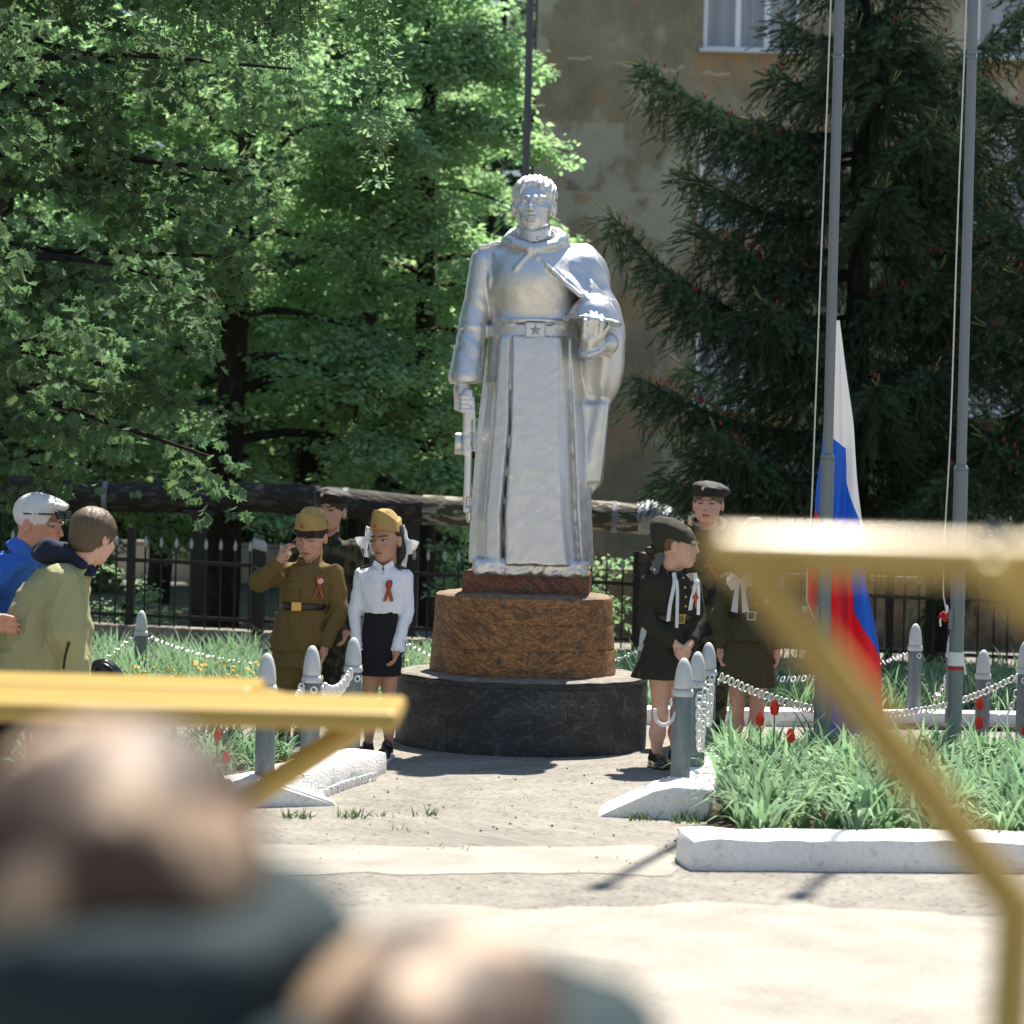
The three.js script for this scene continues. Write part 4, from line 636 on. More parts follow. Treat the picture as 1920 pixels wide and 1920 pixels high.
// a broad-leaved tree: trunk, limbs that arch outwards, leaf sprays lying in layers along them
function broadTree(o) {
  const r = rng(o.seed), t = thing(o.name, o.label, 'tree', [o.x, 0, o.z], 0, o.group), list = [], top = o.top;
  const trunkPts = [[0, -0.1, 0], [o.lean * 0.3, top * 0.3, 0.05], [o.lean * 0.7, top * 0.62, -0.05], [o.lean, top * 0.92, 0]];
  part(t, 'trunk', rough(taper(trunkPts, o.rad, o.rad * 0.25, 26, 12), 0.03, 3, o.seed), o.bark || barkMat);
  const tc = new THREE.CatmullRomCurve3(trunkPts.map((p) => V(...p))), p = V(0, 0, 0), d = V(0, 0, 0);
  for (let i = 0; i < o.limbs; i++) {
    const f = i / o.limbs, h = lerp(o.low, top, Math.pow(f, 0.9)), base = tc.getPoint(clamp((h - 0.15) / (top * 1.02), 0.05, 0.97)), az = o.az ? o.az(i, r) : i * 2.4 + r() * 0.9, L = o.len * (1 - 0.5 * Math.pow(f, 2)) * (0.7 + r() * 0.5), rise = o.rise * (0.4 + r() * 0.9), droop = o.droop * (0.6 + r() * 0.8);
    const pts = []; for (let k = 0; k <= 4; k++) { const s = k / 4; pts.push(V(base.x + Math.sin(az) * L * s + (r() - 0.5) * 0.14 * k, base.y + rise * L * s - droop * L * s * s, base.z + Math.cos(az) * L * s + (r() - 0.5) * 0.14 * k)); }
    const c = new THREE.CatmullRomCurve3(pts); part(t, 'limb', taper(pts, o.rad * 0.3 * (1 - 0.5 * f), 0.008, 10, 5), o.bark || barkMat);
    const n = Math.round(o.per * L / o.len);
    for (let k = 0; k < n; k++) {
      const s = 0.18 + 0.84 * Math.sqrt(r()); c.getPoint(Math.min(1, s), p); c.getTangent(Math.min(1, s), d);
      const spread = o.spread * (1.15 - 0.75 * s), a = (r() - 0.5) * 2, side = a * spread, yy = -Math.abs(a) * spread * 0.35 + (r() - 0.5) * o.thick + (o.hang ? -r() * r() * o.hang : 0);
      list.push(mat4(p.x + Math.cos(az) * side + (s > 1 ? d.x * (s - 1) * L : 0), p.y + yy, p.z - Math.sin(az) * side, (r() - 0.5) * 0.9, r() * 6.28, (r() - 0.5) * 0.9, o.size * (0.7 + r() * 0.6)));
    }
  }
  scatter(t, 'crown', o.cluster, o.mat, list, tintG(0.72, 1.25, o.seed + 1));
  return t;
}
const limeMatL = leafMat(0.31, 0.5, 0.24, 0.6), limeMat2 = leafMat(0.14, 0.25, 0.11, 0.5);
const cl1 = bunch(ovate, 20, 0.16, 1, 0.3), cl2 = bunch(heart, 14, 0.12, 2, 0.5), cl3 = bunch(mapleLeaf, 5, 0.07, 3, 1.05);
const GT = 'leafy trees behind the fence';
const BT = (x, z, seed, extra, label) => broadTree({ name: 'lime_tree', label, group: GT, x, z, seed, top: 8.6, rad: 0.17, lean: 0.2, low: 1.9, limbs: 26, len: 2.5, rise: 0.5, droop: 0.5, per: 95, spread: 0.75, thick: 0.22, size: 1, cluster: cl1, mat: limeMatL, ...extra });
BT(-1.0, -24.3, 21, { lean: -0.1, top: 9.3, low: 1.75, limbs: 44, len: 1.75, per: 66, az: (i, r) => (i % 3 ? -1.2 + r() * 2.6 : r() * 6.28) }, 'bright leafy tree whose branches brush the dark steel pole');
BT(-3.2, -23.6, 22, { top: 7.8, rad: 0.22, len: 2.4, limbs: 34, low: 1.8, per: 85 }, 'broad leafy tree with a thick dark trunk behind the fence');
BT(-5.6, -22.6, 23, { top: 7.7, limbs: 30, low: 1.9, rad: 0.2, per: 85 }, 'leafy tree behind the lagged pipe, beyond the stooping couple');
BT(-2.0, -27.5, 24, { top: 8.6, limbs: 30, len: 2.8, low: 2.6, per: 75, size: 1.15 }, 'tall leafy tree standing back between two nearer trees');
BT(-4.7, -28.5, 25, { top: 8.6, limbs: 28, len: 2.8, low: 2.4, per: 75, size: 1.15 }, 'tall leafy tree set far back behind the thick dark trunk');
BT(-7.6, -27, 26, { top: 8.6, limbs: 26, len: 2.8, low: 2.4, per: 75, size: 1.15 }, 'leafy tree far back at the end of the row');
BT(-0.5, -30.5, 27, { top: 9.6, limbs: 26, len: 1.7, low: 2.0, per: 60, az: (i, r) => -1.57 + (r() - 0.5) * 2.4 }, 'leafy tree against the corner of the stuccoed building');
{ // a dark shrub layer and saplings low behind the fence
  const r = rng(77); let i = 0;
  for (const [x, z, h] of [[-3.5, -19.6, 0.6], [-1.6, -20.0, 0.5], [-0.4, -22.0, 0.95], [0.75, -21.8, 0.7]]) {
    const t = thing('shrub', ['sapling with pale leaves against the fence by the lone bollard', 'small leafy shoot by the bunched spear tips', 'leafy shrub behind the silver statue', 'leafy shrub beside the foot of the lagged pipe'][i++], 'shrub', [x, 0, z], 0, 'shrubs under the trees'), list = [];
    for (let k = 0; k < 4; k++) part(t, 'stem', taper([[0, 0, 0], [(r() - 0.5) * 0.2, h * 0.5, (r() - 0.5) * 0.2], [(r() - 0.5) * 0.6, h * 1.15, (r() - 0.5) * 0.4]], 0.012, 0.004, 6, 4), barkMat);
    for (let k = 0; k < (h < 0.7 ? 26 : 60); k++) { const a = r() * 6.28, q = Math.sqrt(r()) * 0.42; list.push(mat4(Math.sin(a) * q, h * (0.15 + r() * 1.1), Math.cos(a) * q, (r() - 0.5), r() * 6.28, (r() - 0.5), 0.6 + r() * 0.4)); }
    scatter(t, 'foliage', cl1, limeMatL, list, tintG(0.6, 1.2, 90 + i));
  }
}
// trees further off, closing the view between the near trunks
for (const [x, z, s, l] of [[-12, -50, 31, 'distant round tree beyond the low pale house end'], [-6.5, -49, 32, 'distant dark tree above the parked car'], [-1.5, -48, 33, 'distant dark tree close to the stuccoed corner'], [-17, -44, 34, 'distant tree at the edge of the garden'], [-9, -36, 37, 'tall tree set back behind the far end of the row'], [-3.4, -35.5, 38, 'tall tree set back behind the silver statue']])
  broadTree({ name: 'far_tree', label: l, group: 'distant trees beyond the garden wall', x, z, seed: s, top: 15, rad: 0.3, lean: 0.4, low: 2.3, limbs: 34, len: 4.4, rise: 0.4, droop: 0.4, per: 80, spread: 1.6, thick: 0.5, size: 2.6, cluster: cl1, mat: limeMat2 });

{ // an untrimmed hedge along the far side of the garden
  const r = rng(35), list = []; for (let i = 0; i < 2600; i++) { const x = -19 + r() * 19, h = 3.6 + 1.2 * fbm(x * 0.4, 0, 3, 3); list.push(mat4(x, 0.1 + r() * h, -41.5 - r() * 1.6, r(), r() * 6.28, r(), 2 + r() * 1.2)); }
  tag(scatter(scene, 'hedge', cl1, limeMat2, list, tintG(0.6, 1.2, 36)), 'tall untrimmed hedge far behind the garden wall', 'hedge');
}
// the maple whose boughs reach in from the side, close by
broadTree({ name: 'maple_tree', label: 'maple with drooping lobed leaves on long boughs reaching over the couple', x: -4.5, z: -11.9, seed: 51, top: 6.6, rad: 0.2, lean: 0.15, low: 1.75, limbs: 44, len: 2.75, rise: 0.42, droop: 0.3, per: 150, spread: 0.6, thick: 0.36, hang: 0.2, size: 0.66, cluster: cl3, mat: leafMat(0.11, 0.2, 0.088, 0.52), az: (i, r) => (i % 7 === 6 ? r() * 6.28 : 1.62 + (r() - 0.5) * 1.5) });
broadTree({ name: 'maple_tree', label: 'maple standing out of the way beside the square', x: -9.5, z: -3.5, seed: 52, top: 8, rad: 0.22, lean: 0.2, low: 1.6, limbs: 30, len: 3.2, rise: 0.5, droop: 0.4, per: 80, spread: 0.9, thick: 0.3, size: 1.5, cluster: cl1, mat: limeMat2 });
broadTree({ name: 'maple_tree', label: 'maple on the open side of the square past the chairs', x: -7.5, z: 6.5, seed: 53, top: 8.5, rad: 0.22, lean: -0.2, low: 1.6, limbs: 30, len: 3.2, rise: 0.5, droop: 0.4, per: 80, spread: 0.9, thick: 0.3, size: 1.5, cluster: cl1, mat: limeMat2 });
// the birch: thin whips hanging in strings
{
  const t = thing('birch_tree', 'birch with pale leaves on thin twigs hanging in strings', 'tree', [-4.7, 0, -14.6]), r = rng(61), list = [];
  const bm = std({ map: tex(128, 256, (u, v) => { const k = sstep(0.1, 0.3, tn(u, v, 12, 151, 4)); return [lerp(120, 26, k), lerp(116, 24, k), lerp(108, 22, k)]; }) });
  part(t, 'trunk', rough(taper([[0, -0.1, 0], [0.05, 2.6, 0], [0.25, 5.2, 0], [0.4, 7.6, 0]], 0.16, 0.03, 24, 10), 0.02, 4), bm);
  for (let i = 0; i < 15; i++) {
    const h = 4.3 + r() * 1.6, L = 2.6 + r() * 1.7, b = V(0.2, h, 0), e = V(b.x + L, 5.0 + r() * 0.9, 0.9 + (r() - 0.5) * 1.6);
    part(t, 'limb', taper([b, b.clone().lerp(e, 0.5).add(V(0, 0.3, 0)), e], 0.03, 0.005, 8, 4), barkMat);
    for (let w = 0; w < 6; w++) {
      const s = 0.6 + r() * 0.4, st = b.clone().lerp(e, s), drop = 0.5 + r() * r() * 1.6, en = V(st.x + r() * 0.35, st.y - drop, st.z + r() * 0.25);
      const mid = st.clone().lerp(en, 0.5).add(V(0.05, 0.06, 0.03)); part(t, 'twig', taper([st, mid, en], 0.004, 0.0015, 6, 3), barkMat); const c = new THREE.CatmullRomCurve3([st, mid, en]), p = V(0, 0, 0);
      for (let k = 0; k < drop * 26; k++) { c.getPoint(r(), p); list.push(mat4(p.x + (r() - 0.5) * 0.1, p.y, p.z + (r() - 0.5) * 0.1, (r() - 0.5) * 0.8, r() * 6.28, (r() - 0.5) * 0.8, 0.55 + r() * 0.4)); }
    }
  }
  scatter(t, 'crown', cl2, leafMat(0.24, 0.4, 0.19, 0.55), list, tintG(0.7, 1.2, 62));
}

// ---------------------------------------------------------------- spruces
const needleTwig = (() => {
  const r = rng(71), pos = [], N = 44, L = 0.12; // a shoot with stiff needles all round it
  const tri = (a, b, c) => pos.push(...a, ...b, ...c); tri([-0.003, 0, 0], [0.003, 0, 0], [0, L, 0]); tri([0, 0, -0.003], [0, 0, 0.003], [0, L, 0]);
  for (let i = 0; i < N; i++) { const y = L * (0.04 + 0.96 * i / N), a = i * 2.4 + r() * 0.5, l = 0.019 * (0.8 + r() * 0.4), x = Math.cos(a), z = Math.sin(a), w = 0.0032, up = 0.35 + 0.5 * i / N; tri([-z * w, y, x * w], [z * w, y, -x * w], [x * l, y + l * up, z * l]); }
  const g = new THREE.BufferGeometry(); g.setAttribute('position', new THREE.Float32BufferAttribute(pos, 3)); g.computeVertexNormals(); return g;
})();
const needleMat = leafMat(0.055, 0.098, 0.055, 0.18), coneRed = std({ color: lin(0.32, 0.03, 0.035) }), coneBrown = std({ color: lin(0.16, 0.075, 0.03) }), budMat = std({ color: lin(0.16, 0.16, 0.05) });
const coneGeo = lathe([[0.0001, 0], [0.009, 0.006], [0.01, 0.025], [0.006, 0.045], [0.0001, 0.052]], 8), hangCone = rough(lathe([[0.0001, 0], [0.014, -0.012], [0.018, -0.05], [0.014, -0.09], [0.0001, -0.105]], 10), 0.006, 60);
function spruce(o) {
  const r = rng(o.seed), t = thing('spruce_tree', o.label, 'tree', [o.x, 0, o.z], 0, 'spruces before the stuccoed building'), tw = [];
  part(t, 'trunk', rough(taper([[0, -0.1, 0], [0.02, o.top * 0.5, 0.02], [0, o.top, 0]], 0.17, 0.02, 24, 10), 0.02, 4), barkMat);
  const put = (p, dir, s) => { const q = new THREE.Quaternion().setFromUnitVectors(V(0, 1, 0), dir); tw.push(new THREE.Matrix4().compose(p.clone(), q, V(s, s, s))); };
  const bough = (h, az, L, rise, fluff) => {
    const c = Math.sin(az), k = Math.cos(az), pts = []; for (let i = 0; i <= 5; i++) { const s = i / 5; pts.push(V(c * L * s, h + rise * L * s * s - 0.18 * L * s * (1 - s) + (r() - 0.5) * 0.03, k * L * s)); }
    const cv = new THREE.CatmullRomCurve3(pts), p = V(0, 0, 0), d = V(0, 0, 0); part(t, 'limb', taper(pts, 0.03, 0.005, 10, 5), barkMat);
    const n = Math.round(L * 33 * fluff);
    for (let i = 0; i < n; i++) {
      const s = 0.12 + 0.88 * (i + r()) / n; cv.getPoint(s, p); cv.getTangent(s, d); const sideL = (0.22 + 0.4 * (1 - s)) * (0.6 + r() * 0.7), sd = i % 2 ? 1 : -1, out = V(d.x + k * sd * 1.1, d.y - 0.2, d.z - c * sd * 1.1).normalize(), hang = 0.35 + r() * 0.75;
      // a side branchlet that sags; shoots along it
      const m = Math.max(3, Math.round(sideL / 0.038));
      for (let j = 0; j <= m; j++) { const q = j / m, pp = V(p.x + out.x * sideL * q, p.y + out.y * sideL * q - hang * sideL * q * q, p.z + out.z * sideL * q); const dd = V(out.x + (r() - 0.5) * 1.3, out.y - hang * q + (r() - 0.55) * 0.9, out.z + (r() - 0.5) * 1.3).normalize(); put(pp, dd, 0.85 + r() * 0.5); }
      if (r() < 0.8) { const l = 0.15 + r() * 0.38; for (let j = 1; j < l / 0.05; j++) put(V(p.x + (r() - 0.5) * 0.04, p.y - j * 0.05, p.z + (r() - 0.5) * 0.04), V((r() - 0.5) * 0.7, -1, (r() - 0.5) * 0.7).normalize(), 0.6 + r() * 0.4); }
      put(p, V(d.x + (r() - 0.5), d.y + 0.5, d.z + (r() - 0.5)).normalize(), 0.8);
      if (r() < o.cones * s) { const m2 = part(t, 'young_cone', coneGeo, coneRed); m2.position.set(p.x + (r() - 0.5) * 0.1, p.y + 0.03 + r() * 0.04, p.z + (r() - 0.5) * 0.1); m2.scale.setScalar(0.6 + r() * 0.35); m2.rotation.set((r() - 0.5) * 0.4, 0, (r() - 0.5) * 0.4); }
      if (r() < o.cones * 0.09) { const m2 = part(t, 'hanging_cone', hangCone, coneBrown); m2.position.set(p.x, p.y - 0.04, p.z + 0.05); }
    }
    cv.getPoint(1, p); for (let j = 0; j < 2; j++) { part(t, 'shoot', bar([p.x, p.y, p.z], [p.x + c * (0.06 + r() * 0.1) + (r() - 0.5) * 0.12, p.y + 0.02 + r() * 0.1, p.z + k * 0.1 + (r() - 0.5) * 0.1], 0.006, 5), budMat); }
  };
  for (const b of o.named) bough(...b);
  for (let i = 0; i < o.n; i++) { const f = i / o.n, h = lerp(o.low, o.top, Math.pow(f, 0.85)), L = lerp(o.wide, 0.22, Math.pow(f, 0.85)) * (0.75 + r() * 0.4); bough(h, i * 2.4 + r() * 0.8, L, 0.12 + r() * 0.16, 0.9); }
  scatter(t, 'crown', needleTwig, needleMat, tw, tintG(0.65, 1.3, o.seed));
  return t;
}
spruce({ x: 2.85, z: -18, seed: 81, top: 7.4, low: 1.35, n: 52, wide: 1.75, cones: 0.3, label: 'dark spruce with long ascending boughs and red young cones behind the flag',
  named: [[4.62, -1.45, 1.85, 0.26, 1.25], [4.45, -1.2, 1.5, 0.2, 1.2], [2.95, -1.4, 2.1, 0.4, 1.2], [2.7, -1.05, 1.9, 0.3, 1.2], [3.9, -1.6, 1.45, 0.25, 1.1], [2.1, -1.3, 1.9, 0.2, 1.2], [1.7, -1.0, 1.7, 0.1, 1.2], [3.4, -1.1, 1.6, 0.2, 1.2], [4.1, 1.4, 1.5, 0.3, 1.2], [5.1, 1.2, 1.3, 0.35, 1.1], [1.5, -1.6, 1.6, 0.1, 1.2], [2.4, 0.3, 1.4, 0.1, 1.2], [3.2, 0.6, 1.4, 0.1, 1.2], [1.8, 1.2, 1.5, 0.1, 1.2], [5.2, 0.2, 0.9, 0.2, 1.1], [4.4, 0.4, 1.1, 0.1, 1.1]] });
spruce({ x: 5.15, z: -17.2, seed: 82, top: 7.8, low: 1.2, n: 46, wide: 1.7, cones: 0.2, label: 'spruce at the end of the row past the bare flagpole', named: [[4.4, -1.5, 1.5, 0.35, 1.2], [3.4, -1.4, 1.4, 0.3, 1.2], [5.2, -1.4, 1.2, 0.4, 1.1], [2.6, -1.3, 1.5, 0.2, 1.2], [2.0, -1.6, 1.5, 0.1, 1.2], [3.9, -0.9, 1.2, 0.3, 1.2]] });
spruce({ x: 4.1, z: -20.3, seed: 83, top: 5.6, low: 1.0, n: 34, wide: 1.5, cones: 0.1, label: 'young spruce in the gap between the two larger spruces', named: [] });

// ---------------------------------------------------------------- irises, day lilies, tulips
const blade = (len, w, bend, seg = 5) => { const pos = [], idx = []; for (let i = 0; i <= seg; i++) { const t = i / seg, ww = w * Math.pow(1 - t, 0.55) * (0.55 + 0.45 * Math.min(1, t * 4)), a = bend * t * t, y = len * t * Math.cos(a * 0.6), z = len * t * Math.sin(a * 0.6); pos.push(-ww, y, z, 0, y, z + 0.15 * ww, ww, y, z); } for (let i = 0; i < seg; i++) { const a = i * 3; idx.push(a, a + 1, a + 3, a + 1, a + 4, a + 3, a + 1, a + 2, a + 4, a + 2, a + 5, a + 4); } const g = new THREE.BufferGeometry(); g.setAttribute('position', new THREE.Float32BufferAttribute(pos, 3)); g.setIndex(idx); g.computeVertexNormals(); return g; };
const clump = (n, len, w, seed) => { const r = rng(seed), l = []; for (let i = 0; i < n; i++) { const g = blade(len * (0.55 + r() * 0.6), w * (0.8 + r() * 0.4), 0.2 + r() * r() * 1.8).toNonIndexed(); g.rotateX(0.08 + r() * 0.45); g.rotateY(r() * 6.283); g.translate((r() - 0.5) * 0.07, 0, (r() - 0.5) * 0.07); l.push(g); } return mergeGeometries(l); };
const irisMat = leafMat(0.24, 0.4, 0.22, 0.42);
function bed(name, label, geo, n, seed, where, s0, s1, mat = irisMat) { const r = rng(seed), list = []; for (let i = 0; i < n; i++) { const q = where(r); if (q) list.push(mat4(q[0], 0.02, q[1], 0, r() * 6.28, 0, s0 + (s1 - s0) * r())); } const m = scatter(scene, name, geo, mat, list, tintG(0.65, 1.25, seed)); return tag(m, label, 'foliage'); }
const cA = clump(11, 0.33, 0.0165, 1), cB = clump(13, 0.34, 0.0095, 2);
bed('iris_foliage', 'dense grey-green iris leaves round the feet of the flagpoles', cA, 640, 101, (r) => { const z = -8.62 - r() * 3.0, x = 0.95 + r() * 3.2 + (-8.6 - z) * 0.06; return [x, z]; }, 0.62, 1.12);
bed('iris_foliage', 'iris leaves round the red tulips beside the white kerb', cA, 230, 102, (r) => { const z = -9.9 - r() * 1.6; return [-1.26 - r() * 2.2 + (-9.9 - z) * 0.17, z]; }, 0.5, 0.85);
bed('lily_foliage', 'arching day lily leaves in the bed before the fence', cB, 620, 103, (r) => [-6 + r() * 5.6, -14.1 - r() * 3.4], 0.75, 1.2);
bed('lily_foliage', 'arching day lily leaves behind the flag and the far white kerb', cB, 560, 104, (r) => [0.5 + r() * 5.2, -14.3 - r() * 3.2], 0.75, 1.2);
bed('lily_foliage', 'arching day lily leaves in the gap behind the stone drums', cB, 120, 105, (r) => [-0.5 + r() * 1.2, -14.4 - r() * 2.5], 0.7, 1.1);
{ // small yellow flowers among the lily leaves
  const pet = mergeGeometries([0, 1, 2, 3, 4].map((i) => blade(0.035, 0.01, 1.6, 3).toNonIndexed().rotateX(0.9).rotateY(i * 1.257))), r = rng(111), list = [];
  for (const [x, z, n, s] of [[-2.0, -14.4, 60, 0.5], [-1.55, -14.2, 40, 0.35], [1.9, -15.6, 70, 0.5], [2.3, -15.9, 60, 0.4], [-0.72, -15.6, 16, 0.15]]) for (let i = 0; i < n; i++) list.push(mat4(x + (r() - 0.5) * s * 2, 0.1 + r() * 0.2, z + (r() - 0.5) * s, (r() - 0.5), r() * 6, (r() - 0.5), 0.5 + r() * 0.5));
  tag(scatter(scene, 'yellow_flowers', pet, std({ color: lin(0.55, 0.33, 0.03) }), list), 'tiny yellow flowers scattered through the lily bed', 'flowers');
  const red = phys({ color: lin(0.7, 0.04, 0.018), roughness: 0.6, transmission: 0.25, thickness: 0 }), stem = std({ color: lin(0.09, 0.17, 0.07) }), petal = lathe([[0.0001, 0], [0.014, 0.004], [0.021, 0.02], [0.02, 0.04], [0.013, 0.056]], 10), pg = (() => { const g = petal.clone(), p = g.attributes.position; return g; })();
  const one = leafGeo([[0, 0], [0.013, 0.008], [0.018, 0.026], [0.012, 0.045], [0, 0.056]], 0.5, 0.9).rotateX(-0.12); pg.dispose();
  const tulips = [[1.33, -10.6, 0.36, 1.25, 'tall red tulip standing up among the irises by the third bollard'], [1.26, -10.5, 0.31, 1.1, 'red tulip half closed beside a taller one in the irises'], [1.34, -10.35, 0.25, 1.15, 'low red tulip under two taller ones in the irises'], [-1.38, -10.2, 0.2, 1.0, 'red tulip bending beside the corner bollard'], [-1.5, -10.7, 0.28, 1.1, 'open red tulip above the iris leaves under the yellow frame'], [-1.14, -10.9, 0.26, 0.9, 'red tulip half hidden behind the corner bollard'], [-1.3, -9.95, 0.13, 0.9, 'low red tulip close to the white kerb end'], [2.6, -11.9, 0.3, 1.15, 'red tulip leaning beside the bare flagpole'], [2.52, -11.3, 0.25, 1.2, 'red and yellow tulip low in front of the end bollards'], [2.75, -11.3, 0.22, 1, 'orange-red tulip lying low among the irises at the bed edge'], [1.95, -12.1, 0.26, 0.9, 'small red tulip between the two flagpoles']];
  tulips.forEach(([x, z, h, s, label], i) => {
    const t = thing('tulip', label, 'tulip', [x, 0.02, z], i * 1.7, 'red tulips in the beds'); const lx = Math.sin(i * 2.1) * 0.05; part(t, 'stem', taper([[0, 0, 0], [lx * 0.3, h * 0.5, 0], [lx, h, 0]], 0.0045, 0.0035, 6, 5), stem);
    for (let k = 0; k < 6; k++) { const q = part(t, 'petal', one, red); q.position.set(lx, h - 0.004, 0); q.scale.setScalar(s * 1.12); q.rotation.set(k % 2 ? 0.16 : 0.3, k * 1.047, 0, 'YXZ'); q.translateZ(0.012 * s); }
    for (let k = 0; k < 2; k++) { const q = part(t, 'leaf', blade(h * 0.95, 0.015, 0.9), irisMat); q.rotation.y = k * 3 + i; q.rotateX(0.2); }
  });
}
// ---------------------------------------------------------------- people
// stacked elliptical sections: rows of [y, half width, half depth, centre x, centre z]
function prof(rows, o = {}) {
  const n = rows.length, y0 = rows[0][0], y1 = rows[n - 1][0], { folds = 0, amp = 0, phase = 0, k = 0.015, from = 9, sq = 1 } = o;
  return (x, y, z) => {
    let i = 0; while (i < n - 2 && y > rows[i + 1][0]) i++;
    const A = rows[i], B = rows[i + 1], t = clamp((y - A[0]) / (B[0] - A[0])), u = t * t * (3 - 2 * t), q = sq ? u : t; let w = lerp(A[1], B[1], q), d = lerp(A[2], B[2], q); const dx = x - lerp(A[3] || 0, B[3] || 0, t), dz = z - lerp(A[4] || 0, B[4] || 0, t);
    if (folds) { const m = 1 + amp * sstep(from, y0, y) * Math.cos(Math.atan2(dx, dz) * folds + phase + Math.sin(Math.atan2(dx, dz) * 3) * 0.8); w *= m; d *= m; }
    return smax((Math.hypot(dx / w, dz / d) - 1) * Math.min(w, d), Math.max(y0 - y, y - y1), k);
  };
}
const limb = (pts) => (x, y, z) => { let d = 1e9; for (let i = 0; i < pts.length - 1; i++) d = smin(d, cap(x, y, z, pts[i], pts[i + 1], pts[i][3], pts[i + 1][3]), 0.02); return d; };
const join = (k, ...f) => (x, y, z) => { let d = f[0](x, y, z); for (let i = 1; i < f.length; i++) d = smin(d, f[i](x, y, z), k); return d; };
const creased = (f, a, fr = 9, st = 0.5) => (x, y, z) => { const w = n3(x * 2.1 + 7, y * 2.1, z * 2.1), q = n3(x * fr + w, (y + 0.4 * x) * fr * st + z * 3, z * fr), s = n3(x * fr * 1.9, (y - 0.5 * x) * fr * 1.1 + w * 2, z * fr * 1.9); return f(x, y, z) + a * (Math.pow(Math.abs(q), 0.7) * 1.5 - 0.6) + a * 0.6 * (Math.pow(Math.abs(s), 0.7) - 0.4); };
const cloth = (r, g, b, o = {}) => std({ color: lin(r, g, b), roughness: 0.92, bumpMap: weave, bumpScale: 0.0006, ...o });
const weave = repOf(tex(256, 256, (u, v) => { const k = 128 + 40 * Math.sin(u * 6.283 * 32) * Math.sin(v * 6.283 * 32) + tn(u, v, 30, 7, 3) * 60; return [k, k, k]; }, false), 4);
const garment = (p, name, f, lo, hi, mat, h = 0.0095, label) => part(p, name, boxUV(nets(f, lo, hi, h)), mat, label);
// a hand: palm, four bent fingers of unequal length, a thumb from the side of the palm
function hand(w, u, n, curl, side, s = 1, spread = 1) {
  const U = V(...u).normalize(), N = V(...n).normalize(), A = V(0, 0, 0).crossVectors(U, N).multiplyScalar(side).normalize(), O = V(...w), at = (a, b, c) => { const q = O.clone().addScaledVector(U, a * s).addScaledVector(A, b * s).addScaledVector(N, c * s); return [q.x, q.y, q.z]; }, L = [];
  L.push([at(0, 0, 0), at(0.035, 0, 0.002), 0.024 * s, 0.028 * s], [at(0.03, 0.018, 0), at(0.07, 0.024, 0.003), 0.014 * s, 0.0125 * s], [at(0.03, -0.016, 0), at(0.068, -0.024, 0.003), 0.014 * s, 0.012 * s], [at(0.03, 0, 0), at(0.074, 0, 0.003), 0.015 * s, 0.013 * s]);
  [[0.026, 0.06], [0.009, 0.068], [-0.009, 0.064], [-0.026, 0.05]].forEach(([b, l], i) => { let a = 0.3 * curl, p = [0.073 - i * 0.002, b, 0.003]; for (let k = 0; k < 3; k++) { const q = [p[0] + Math.cos(a) * l * [0.45, 0.32, 0.25][k], p[1] + b * 0.06 * spread, p[2] + Math.sin(a) * l * [0.45, 0.32, 0.25][k]]; L.push([at(...p), at(...q), (0.0098 - 0.0008 * k) * s, (0.009 - 0.0008 * k) * s]); p = q; a += 0.75 * curl; } });
  L.push([at(0.012, 0.02, 0.008), at(0.04, 0.042, 0.016), 0.014 * s, 0.0115 * s], [at(0.04, 0.042, 0.016), at(0.068, 0.044 - 0.012 * curl, 0.022 + 0.014 * curl), 0.011 * s, 0.009 * s]);
  const f = (x, y, z) => { let d = 1e9; for (const [a, b, ra, rb] of L) d = smin(d, cap(x, y, z, a, b, ra, rb), 0.007 * s); return d; };
  return nets(f, [w[0] - 0.19 * s, w[1] - 0.19 * s, w[2] - 0.19 * s], [w[0] + 0.19 * s, w[1] + 0.19 * s, w[2] + 0.19 * s], 0.0045 * s);
}
